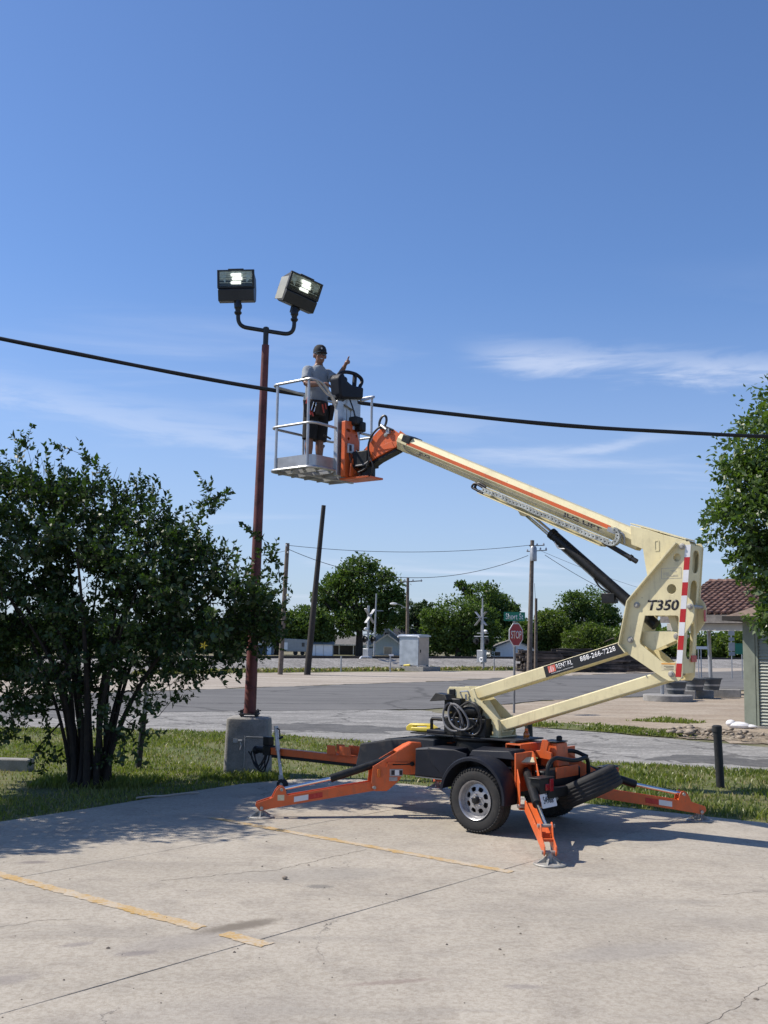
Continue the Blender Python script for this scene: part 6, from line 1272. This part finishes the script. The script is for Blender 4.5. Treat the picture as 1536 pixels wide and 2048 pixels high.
for s in (-1, 1): q.prism(rrect(s * .036 - .030, -.022, s * .036 + .030, .022, .014, 3), [], .086, .094, lambda a, b, c: (a, c - 2.5 * (a * a) * 2.2, b + .012)); q.bar((s * .07, .075, .018), (s * .078, -.01, .014), .006, .010)
q.bar((-.012, .094, .018), (.012, .094, .018), .008, .006); q.build('sunglasses', 'shades', PM)
q = MB(HT); q.prism([(-.018, .002), (-.009, -.004), (0, -.006), (.009, -.004), (.018, .002), (0, .000)], [], .088, .0935, lambda a, b, c: (a, c - 8 * a * a, b - .060)); q.build('teeth', 'teeth', PM)
mb = MB()
for a_ in (aR, aL):
    q = MB(lambda x, y, z: V3(a_.x, a_.y, 0) + fw * x + rt_ * y + V3(0, 0, z)); q.ball((.06, 0, .045), (.14, .05, .05), 12, 7); q.tube([(0, 0, .06), (0, 0, .17)], [.05, .048], 12); mb.raw(q.v, q.f)
    mb.f = mb.f
mb.build('boots', 'boot', PM)
# ---------------------------------------------------------------- vegetation
def leaf_cloud(P, D, size, rs, aspect=.5, fold=.25, tilt=.5, var=.35, two=True):
    """kite leaves: P centres, D growth directions"""
    n = len(P); D = D + rs.normal(0, tilt, (n, 3)); D /= np.linalg.norm(D, axis=1, keepdims=True) + 1e-9
    A = rs.normal(0, 1, (n, 3)); S = np.cross(D, A); S /= np.linalg.norm(S, axis=1, keepdims=True) + 1e-9; Nn = np.cross(D, S)
    l = size * np.exp(rs.normal(0, var, n))[:, None]; wd = l * aspect
    v0 = P; v1 = P + D * l * .45 + S * wd * .5 + Nn * wd * fold; v2 = P + D * l; v3 = P + D * l * .45 - S * wd * .5 + Nn * wd * fold
    V = np.stack([v0, v1, v2, v3], 1).reshape(-1, 3); Fq = np.arange(4 * n).reshape(n, 4)
    return V, Fq
def stems_mesh(paths, name, m, parent, n=6):
    mb = MB()
    for P, r in paths: mb.tube(P, r, n, caps=False)
    return mb.build(name, m, parent, smooth=60)
def curve_path(a, b, k, bend, rs, sag=0):
    a, b = np.array(a), np.array(b); d = b - a; o = rs.normal(0, 1, 3) * bend * np.linalg.norm(d); out = []
    for i in range(k + 1):
        t = i / k; out.append(tuple(a + d * t + o * math.sin(math.pi * t) * .5 + np.array([0, 0, sag * math.sin(math.pi * t)])))
    return out
# --- crape myrtle bush
rs = np.random.RandomState(12)
def bush_top(x): return np.interp(x, [-7.0, -6.4, -5.75, -5.3, -4.9, -4.3, -3.5, -3.0, -2.55, -2.15, -1.75, -1.45], [3.1, 3.8, 4.40, 4.50, 4.35, 4.2, 4.1, 3.75, 3.5, 2.95, 2.85, 2.3])
def bush_bot(x): return np.interp(x, [-7, -5.9, -5.4, -4.9, -4.4, -3.9, -3.5, -3.2, -2.74, -2.0, -1.5], [2.1, 1.5, .62, .95, 1.25, 1.15, .80, 1.0, 1.45, 1.8, 2.2])
bush = thing('flowering_bush', 'big dark multi-stemmed bush standing in the grass at left', 'bush', (-4.12, 15.62, 0))
BO = np.array([-4.05, 15.95, 0.])
tips = []
while len(tips) < 960:
    x = rs.uniform(-7.0, -1.45); y = 15.95 + rs.normal(0, .66); 
    if abs(y - 15.95) > 1.6 * math.sqrt(max(0, 1 - ((x + 4.25) / 2.95) ** 2)) + .1: continue
    if x > -2.75 and rs.rand() > .5: continue
    zt, zb = bush_top(x), bush_bot(x); yy = 1 - .25 * ((y - 15.95) / 1.8) ** 2
    z = zb + (zt * yy - zb) * rs.beta(1.25, 1.0)
    if z < zb: continue
    if math.sin(x * 3.4 + 1.3 * math.sin(z * 2.2)) * math.sin(z * 3.1 + 1.1 * math.sin(y * 2.7 + x)) + .45 * math.sin(y * 4.1 + z * 2) < -.38: continue      # open pockets between the branches
    tips.append((x, y, z))
for p in ((-4.75, 15.7, .5), (-4.6, 15.6, .35), (-3.6, 15.6, .4), (-5.6, 15.6, 1.0), (-5.7, 15.5, 1.3), (-5.0, 15.6, 1.3), (-4.7, 15.5, 1.0), (-3.55, 15.5, .75), (-3.3, 15.6, 1.2), (-5.35, 15.3, .85), (-5.2, 15.4, 1.05), (-4.95, 15.3, .7), (-5.45, 15.5, 1.25), (-3.0, 15.4, 1.0), (-2.85, 15.5, 1.2), (-3.1, 15.3, .75), (-2.6, 15.6, 1.55), (-3.3, 15.2, .55), (-1.42, 15.9, 2.9), (-1.5, 15.8, 3.2), (-1.7, 15.9, 3.5), (-1.45, 15.7, 2.4), (-2.4, 15.8, 4.1), (-2.35, 15.7, 3.9), (-2.5, 15.9, 4.2), (-5.2, 15.9, 4.85), (-4.65, 15.9, 4.75), (-4.25, 15.8, 4.6)): tips.append(p)
tips = np.array(tips)
mains = []; nodes = []
for i in range(17):
    a = 2 * math.pi * i / 17 + rs.normal(0, .2); b0 = BO + np.array([.27 * math.cos(a), .22 * math.sin(a), -.03])
    tx_ = -4.2 + 2.0 * math.cos(a) * rs.uniform(.35, 1.1); e = np.array([tx_, 15.95 + 1.1 * math.sin(a) * rs.uniform(.4, 1.), 0]); e[2] = bush_bot(tx_) + (bush_top(tx_) - bush_bot(tx_)) * rs.uniform(.55, .85)
    P = curve_path(b0, e, 12, .05, rs, 0.); P = [tuple(np.array([b0[0] + (e[0] - b0[0]) * (k / 12) ** 1.75, b0[1] + (e[1] - b0[1]) * (k / 12) ** 1.6, p[2]]) + np.array([p[0] - b0[0] - (e[0] - b0[0]) * k / 12, p[1] - b0[1] - (e[1] - b0[1]) * k / 12, 0])) for k, p in enumerate(P)]; r0 = rs.uniform(.030, .060)
    mains.append((P, [r0 * (1 - .78 * k / 12) for k in range(13)]))
    for k in range(3, 13): nodes.append((P[k], r0 * (1 - .78 * k / 12)))
NP = np.array([n_[0] for n_ in nodes]); NR = np.array([n_[1] for n_ in nodes])
order = np.argsort(np.linalg.norm(tips - (BO + np.array([0, 0, 1.6])), axis=1))
LP, LD = [], []; twigs = []
NPl = [tuple(p) for p in NP]; NRl = list(NR)
for ti in order:
    t = tips[ti]; A_ = np.array(NPl); dv = t - A_; dist = np.linalg.norm(dv, axis=1) + np.where(dv[:, 2] < -.1, .5, 0)
    j = int(np.argmin(dist)); st = A_[j]; r0 = max(.005, min(NRl[j] * .6, .016)); k = 5
    P = curve_path(st, t, k, .16, rs, .06); twigs.append((P, [r0 * (1 - .7 * q / k) for q in range(k + 1)]))
    for q in (2, 4, 5): NPl.append(P[q]); NRl.append(r0 * (1 - .7 * q / k))
    # leafy shoots near the tip
    P = np.array(P); dirn = P[-1] - P[-2]; dirn /= np.linalg.norm(dirn) + 1e-9
    for s in range(rs.randint(3, 6)):
        d = dirn * .6 + rs.normal(0, .55, 3) + np.array([0, 0, .35]); d /= np.linalg.norm(d); ln = rs.uniform(.18, .42); b0 = P[-1] * 1.0 if s == 0 else P[rs.randint(2, 6)]
        twigs.append(([tuple(b0), tuple(b0 + d * ln)], [.004, .002]))
        m_ = int(ln * 56)
        for q in range(m_):
            tpos = (q + rs.rand()) / m_; LP.append(b0 + d * ln * tpos); side = rs.normal(0, 1, 3); side -= d * side.dot(d); side /= np.linalg.norm(side); LD.append(side * .9 + d * .5)
for i in range(46):
    t = tips[rs.randint(len(tips))]; x = rs.uniform(-5.9, -3.0); top = np.array([x, 15.9 + rs.normal(0, .5), bush_top(x) - .05]); twigs.append((curve_path(top, top + np.array([rs.normal(0, .06), rs.normal(0, .05), rs.uniform(.15, .4)]), 3, .1, rs), [.004, .003, .003, .002]))
for i in range(190):
    x = rs.uniform(-6.9, -1.7); b0 = np.array([x, 15.9 + rs.normal(0, .6), bush_top(x) - rs.uniform(.1, .5)]); d = np.array([rs.normal(0, .22) + .10 * (x + 4.2), rs.normal(0, .2), 1.]); d /= np.linalg.norm(d); ln = rs.uniform(.2, .62)
    twigs.append(([tuple(b0), tuple(b0 + d * ln)], [.005, .002])); m_ = int(ln * 56)
    for q in range(m_): LP.append(b0 + d * ln * (q + rs.rand()) / m_); side = rs.normal(0, 1, 3); side -= d * side.dot(d); side /= np.linalg.norm(side); LD.append(side * .9 + d * .6)
LP, LD = np.array(LP), np.array(LD); print('bush leaves', len(LP))
V, Fq = leaf_cloud(LP - BO, LD, .074, rs, .55, .22, .35, .25)
npmesh('foliage', V, Fq, 'leafbush', bush, kind='stuff')
stems_mesh([([tuple(np.array(p) - BO) for p in P], r) for P, r in mains], 'trunk', 'barkbush', bush, 8)
stems_mesh([([tuple(np.array(p) - BO) for p in P], r) for P, r in twigs], 'twigs', 'barkbush', bush, 4)
mb = MB()
for k in range(5): a = 2 * math.pi * k / 5; mb.add([(0, 0, 0), (.03 * math.cos(a - .35), -.008, .03 * math.sin(a - .35)), (.06 * math.cos(a), -.012, .06 * math.sin(a)), (.03 * math.cos(a + .35), -.008, .03 * math.sin(a + .35))], [(0, 1, 2, 3)])
fl = mb.build('yellow_flower', 'flower', bush, smooth=0); fl.location = (1.76, -1.25, 1.99)
# --- a sister bush just out of frame whose shadow falls over the concrete
# (built with the same leaves, standing on the same verge)
# --- trees from lobes
def lobes_tree(name, label, loc, lobes, trunk, size, n, m, bark, seed, aspect=.6, tilt=.6, shell=.55, group=None, branches=True, clump=None):
    rs = np.random.RandomState(seed); t = thing(name, label, 'tree', loc, 0, group)
    vol = np.array([a[3] * a[3] for a in lobes]); vol = vol / vol.sum(); P = []; D = []
    for (x, y, z, r), f in zip(lobes, vol):
        k = int(n * f); nc = max(4, int(k / (clump or 26)))
        u = rs.normal(0, 1, (nc, 3)); u /= np.linalg.norm(u, axis=1, keepdims=True); rad = r * (shell + (1 - shell) * rs.rand(nc) ** .6) * (1 + .10 * rs.normal(0, 1, nc)); C = np.array([x, y, z]) + u * rad[:, None] * np.array([1, 1, .86])
        ids = rs.randint(0, nc, k); cs = r * .17
        pp = C[ids] + rs.normal(0, 1, (k, 3)) * cs * np.array([1, 1, .6]); P.append(pp); D.append(u[ids] * .5 + np.array([0, 0, -.25]))
    P = np.concatenate(P); D = np.concatenate(D)
    V, Fq = leaf_cloud(P, D, size, rs, aspect, .2, tilt, .3); npmesh('crown', V, Fq, m, t, kind='stuff')
    (tx0, ty0, tr, th) = trunk; paths = [([(tx0, ty0, -.2), (tx0 + .02, ty0, th * .5), (tx0, ty0, th)], [tr * 1.25, tr, tr * .8])]
    if branches:
        for (x, y, z, r) in lobes:
            Pb = curve_path((tx0, ty0, th * rs.uniform(.7, 1.)), (x, y, z + r * .2), 6, .12, rs); paths.append((Pb, [tr * .55 * (1 - .8 * q / 6) for q in range(7)]))
            for b in range(3):
                u = rs.normal(0, 1, 3); u /= np.linalg.norm(u); paths.append((curve_path(Pb[4], np.array([x, y, z]) + u * r * .85, 4, .12, rs), [tr * .18, tr * .14, tr * .1, tr * .07, tr * .03]))
    stems_mesh(paths, 'trunk', bark, t, 8); return t
# right hand tree by the office
RL = [(-1.0, 0, 6.9, 1.05), (-1.35, -.2, 6.15, .75), (-1.85, -.1, 6.42, .42), (-1.35, -.4, 5.3, 1.0), (-2.0, -.3, 5.25, .62), (-1.1, -.3, 4.5, .85), (-1.55, -.3, 4.42, .5), (-.75, -.5, 3.5, .75), (-1.35, -.5, 3.35, .38), (-.9, -.5, 2.95, .45), (0, 0, 5.8, 1.7), (.2, .3, 7.6, 1.5), (1.6, .2, 6.2, 1.9), (1.4, .2, 4.2, 1.4), (.1, .2, 4.2, 1.1), (2.6, 0, 7.6, 1.5), (-.55, -.2, 7.75, .75), (-.2, -.6, 2.55, .42)]
lobes_tree('leafy_tree', 'bright leafy tree overhanging the office roof at the right edge', (9.42, 23.0, -.6), RL, (1.2, .5, .22, 4.2), .115, 52000, 'leafr', 'bark', 5, .52, .55, .45)
# sister bush, left of the frame, throws the dappled shade across the concrete
SB = [(0, .3, 5.2, 1.15), (.6, -.8, 5.0, .9), (-.8, .4, 5.0, 1.1), (.3, 1.3, 5.1, .9), (-.2, -1.5, 4.7, .8), (.9, .5, 4.4, .7), (-.3, .2, 6.2, .8), (.2, -2.1, 4.3, .55), (-1.2, -1.2, 4.8, .8)]
lobes_tree('shade_tree', 'taller dark tree just beyond the left edge, shading the concrete corner', (-7.6, 13.95, 0), SB, (-.2, .2, .14, 3.4), .085, 30000, 'leafbush', 'barkdark', 77, .55, .5, .3)
# far trees: (label, x, y, lobes as (dx, z, r), leaf material)
def far(name, label, X, Y, lb, m, seed, n=5200, size=.42, tr=.3, th=None, group='trees beyond the railway'):
    rs = np.random.RandomState(seed); lo = []
    wd_ = max(abs(a[0]) + a[2] * .6 for a in lb)
    for k in range(4 if X > 8 else 0): lo.append(((k - 1.5) * wd_ * .5, rs.normal(0, .66), 1.5 + rs.normal(0, .3), 1.35))
    for dx, z, r in lb:
        lo.append((dx, rs.normal(0, r * .35), z, r))
        for k in range(3): a = rs.uniform(0, 6.28); lo.append((dx + r * .75 * math.cos(a), rs.normal(0, r * .6), z + r * .6 * math.sin(a), r * rs.uniform(.40, .60)))
    zz = min(z - r * .3 for dx, z, r in lb)
    return lobes_tree(name, label, (X, Y, 0), lo, (0, 0, tr, th or max(1.2, zz + .8)), size * .74, int(n * 1.9), m, 'barkdark', seed, .62, .8, .62, group, True, 14)
K = 140 / 2150.
def X_(px, Y=140): return (px - 768) / 2150 * Y
far('tall_tree', 'tallest broad dark green tree rising behind the white shed', X_(722), 143, [(-.2, 10.2, 2.9), (-4.6, 7.6, 1.5), (-1.8, 9.6, 2.0), (4.4, 8.0, 1.4), (-3.2, 8.3, 2.3), (2.8, 9.0, 2.6), (.2, 7.2, 3.0), (3.9, 6.2, 2.0), (-3.4, 5.6, 1.9), (-1.6, 4.4, 2.0), (2.5, 4.9, 2.0)], 'leafa', 21, 13000, .45, .45)
far('round_tree', 'dark round tree between the two crossing signals', X_(918), 139, [(0, 5.8, 2.7), (-2.6, 4.4, 2.2), (2.4, 4.9, 2.3), (-.9, 3.0, 2.3), (2.2, 2.7, 2.0), (-3.0, 2.6, 1.6), (4.0, 3.4, 1.5)], 'leafa', 22, 11000, .42, .35)
far('tall_tree', 'tall spreading tree with a leafy arm behind the dark round tree', X_(985), 150, [(-.2, 8.2, 2.2), (-2.6, 9.4, .9), (-3.4, 10.1, .6), (2.4, 7.2, 1.7), (4.0, 6.6, 1.0), (.5, 5.4, 2.6), (3.2, 4.6, 1.9)], 'leafa', 23, 9000, .42, .35)
far('low_tree', 'low dark tree just right of the stop sign', X_(1062), 145, [(0, 3.6, 1.6), (1.6, 3.0, 1.4), (-1.4, 3.0, 1.3)], 'leafa', 24, 4200)
far('light_tree', 'light green tree right of the transformer pole', X_(1118), 146, [(0, 4.8, 1.9), (-1.8, 3.6, 1.6), (1.8, 3.4, 1.7), (0, 2.4, 1.8)], 'leafb', 25, 6000)
far('tall_tree', 'tall dark tree rising behind the lift cylinder', X_(1196), 150, [(-1.6, 7.4, 2.0), (1.6, 7.8, 2.3), (-2.4, 5.6, 1.8), (3.0, 5.4, 2.2), (0, 4.4, 2.4), (4.0, 3.2, 1.9)], 'leafa', 26, 9000)
far('willow_tree', 'soft pale willow in front of the tall dark tree', X_(1178), 138, [(0, 3.1, 1.9), (-1.9, 2.5, 1.5), (1.9, 2.6, 1.6), (0, 1.6, 1.8)], 'leafb', 27, 7500, .34)
far('dark_tree', 'dark tree with low branches behind the leaning pole', X_(622), 140, [(0, 4.9, 1.9), (-1.7, 3.9, 1.6), (1.6, 4.0, 1.7), (0, 3.0, 1.7), (1.9, 2.7, 1.3)], 'leafa', 28, 7000)
far('dark_tree', 'dark tree behind the slim wooden pole', X_(560), 140, [(0, 4.4, 1.8), (-1.8, 3.8, 1.6), (1.4, 3.6, 1.5), (-1.0, 2.9, 1.4)], 'leafb', 29, 6000)
far('dark_tree', 'lower tree over the pale garage at the bush edge', X_(500), 142, [(0, 4.0, 1.9), (-1.9, 3.6, 1.8), (1.8, 3.4, 1.6)], 'leafa', 30, 5000)
far('pale_tree', 'pale feathery tree behind the street lamp pole', X_(838), 156, [(-.8, 6.4, 1.6), (1.2, 5.8, 1.5), (0, 4.0, 1.9), (-1.8, 4.6, 1.3), (1.8, 7.2, .8), (3.0, 4.6, 1.5), (2.6, 2.8, 1.6)], 'leafc', 31, 5600, .40)
for i, (px_, h_) in enumerate(((20, 4.4), (115, 4.0), (215, 4.6), (320, 4.2), (415, 4.4))):
    far('hedge_tree', ['tree showing in the gaps at the far left of the bush', 'second tree glimpsed through the bush from the left', 'tree glimpsed through the middle of the bush', 'tree glimpsed through the right of the bush', 'tree between the bush and the lamp post'][i], X_(px_), 141 + i, [(0, h_ - 1.6, 1.9), (-2.0, h_ - 2.0, 1.7), (2.0, h_ - 2.1, 1.7), (0, 1.4, 1.6)], 'leafa', 33 + i, 3800, .5)
for i, (px_, Y, h_, m, lab) in enumerate(((1268, 142, 4.6, 'leafa', 'dark tree seen through the mast window'), (1335, 146, 4.3, 'leafb', 'light tree hidden mostly by the mast'), (1405, 140, 4.4, 'leafa', 'dark tree behind the steel canopy column'), (1455, 138, 4.2, 'leafb', 'sunlit tree behind the column of route panels'), (1505, 141, 4.9, 'leafa', 'dark tree behind the green direction sign'), (1570, 140, 5.0, 'leafa', 'dark tree behind the office at the right edge'))):
    far('roadside_tree', lab, X_(px_), Y, [(0, h_ - 1.7, 1.8), (-1.9, h_ - 2.1, 1.7), (1.9, h_ - 2.0, 1.7), (0, 1.4, 1.7), (-1.6, 1.2, 1.3)], m, 50 + i, 4600, .42)
# far off woods closing the view behind the houses
rs = np.random.RandomState(99); n = 26000; X = rs.uniform(-95, 100, n); hh = 3.0 + 1.3 * np.sin(X * .31) + .9 * np.sin(X * .83 + 1) + .5 * np.sin(X * 2.1)
P = np.stack([X, 178 + rs.uniform(0, 8, n), np.maximum(.1, hh) * rs.rand(n) ** .6 + rs.normal(0, .25, n)], 1)
V, Fq = leaf_cloud(P, np.tile([0, 0, 1.], (n, 1)), .75, rs, .65, .2, .9, .3)
npmesh('far_woods', V, Fq, 'leafa', kind='stuff', label='low far woods closing the view behind the houses')
# --- grass blades
def inpoly(P, x, y):
    c = np.zeros(len(x), bool); j = len(P) - 1
    for i in range(len(P)):
        xi, yi = P[i]; xj, yj = P[j]; c ^= ((yi > y) != (yj > y)) & (x < (xj - xi) * (y - yi) / (yj - yi + 1e-12) + xi); j = i
    return c
def blades(name, poly, n, hmin, hmax, seed, label, m, hole=None, wd=.007, dens=None, zb=-.022):
    rs = np.random.RandomState(seed); x0, x1_ = min(p[0] for p in poly), max(p[0] for p in poly); y0, y1 = min(p[1] for p in poly), max(p[1] for p in poly); X = []; Y = []
    x = rs.uniform(x0, x1_, n * 4); y = rs.uniform(y0, y1, n * 4); k = inpoly(poly, x, y)
    if hole: k &= ~inpoly(hole, x + rs.normal(.03, .06, len(x)), y + rs.normal(-.03, .06, len(x)))
    vis = np.abs(x / y) < .42; k &= vis
    if dens is not None: k &= rs.rand(len(x)) < dens(x, y)
    x, y = x[k][:n], y[k][:n]; n = len(x)
    cl = .5 + .5 * np.sin(x * 3.1 + 1.7 * np.sin(y * 2.3)) * np.sin(y * 2.7 + 1.3 * np.sin(x * 1.9))
    h = (hmin + (hmax - hmin) * (rs.rand(n) ** 1.4) * (.45 + .75 * cl)) * np.interp(x, [-3, 2.5, 4], [.8, .85, .85]); a = rs.uniform(0, 6.283, n); ln = rs.uniform(.2, .9, n) * h; b = rs.uniform(0, 6.283, n)
    w_ = wd * rs.uniform(.6, 1.4, n) * np.interp(y, [13, 25], [1., 1.5]); z = np.full(n, zb)
    p = np.stack([x, y, z], 1); s = np.stack([np.cos(a) * w_, np.sin(a) * w_, 0 * a], 1); lv = np.stack([np.cos(b) * ln, np.sin(b) * ln, h], 1)
    mid = p + lv * np.array([.35, .35, .6]); tip = p + lv * np.array([1, 1, .95])
    V = np.stack([p - s, p + s, mid + s * .7, mid - s * .7, tip], 1).reshape(-1, 3); i = np.arange(n)[:, None] * 5
    F3 = np.concatenate([i + np.array([0, 1, 2]), i + np.array([0, 2, 3]), i + np.array([3, 2, 4])])
    return npmesh(name, V, F3, m, kind='stuff', label=label)
M['grass'] = leafmat('grass_blade', (.11, .155, .03), (.235, .25, .075), .42, .03); M['drygrass'] = leafmat('dry_grass', (.24, .21, .10), (.36, .30, .16), .25, .02)
LOTP = [(p[0], p[1]) for p in LOT]
edge = lambda x, y: np.clip(.55 + .5 * np.sin(x * 1.1 + 2 * np.sin(y * .7)) + .3 * np.sin(x * 4.3 + y * 2.9), .12, 1)
blades('grass', VERGE, 120000, .035, .10, 1, 'short green grass covering the verge', 'grass', [(a * 1.0, b) for a, b in LOT], dens=edge)
blades('dry_grass', VERGE, 16000, .03, .09, 2, 'dry straw coloured grass among the verge', 'drygrass', LOT)
blades('weeds', [(2.3, 15.2), (4.6, 13.6), (9, 10.8), (9, 16.8), (6.6, 18.4), (3.6, 19.6), (1.8, 19.8)], 7000, .06, .17, 3, 'taller coarse weeds at the right of the verge', 'grass', LOT, .011, lambda x, y: np.clip(np.sin(x * 2.1 + 1.5 * np.sin(y * 1.7)) * .8 + .25, .05, 1))
blades('roadside_weeds', [(3.2, 28.6), (4.2, 27.3), (5.3, 26.4), (6.8, 25.1), (8.4, 24.6), (7.3, 26.4), (6.4, 27.7), (4.6, 29.4), (3.4, 31)], 6500, .03, .16, 4, 'weeds around the foot of the stop sign', 'grass', None, .012, lambda x, y: np.clip(np.sin(x * 2.3 + np.sin(y * 3.1)) * .8 + .4, .04, 1), zb=-.012)
blades('yard_weeds', [(6.8, 30.2), (8.3, 29.4), (9.0, 30), (8.0, 31.2)], 700, .03, .16, 5, 'thin weed patch in the dirt yard', 'grass', None, .014, zb=-.014)
blades('bank_weeds', [(-14, 60.5), (-8, 67.2), (4.4, 78.6), (12, 85), (12, 88), (4.4, 81.5), (-8, 70.2), (-14, 64)], 9000, .1, .38, 6, 'weedy grass along the toe of the railway bank', 'drygrass', None, .05, zb=-.02)
blades('bank_weeds', [(-14, 60.5), (-8, 67.2), (4.4, 78.6), (12, 85), (12, 88), (4.4, 81.5), (-8, 70.2), (-14, 64)], 6000, .1, .38, 7, 'greener weeds along the toe of the railway bank', 'grass', None, .05, zb=-.02)
blades('block_grass', [(-2.7, 16.4), (-1.4, 16.4), (-1.4, 16.9), (-2.7, 16.9)], 1500, .06, .2, 8, 'unmown grass around the concrete block', 'grass', None, .008)
blades('bush_grass', [(-4.9, 15.3), (-3.3, 15.3), (-3.2, 16.3), (-5, 16.3)], 2600, .06, .24, 9, 'longer grass around the bush stems', 'grass', None, .008)
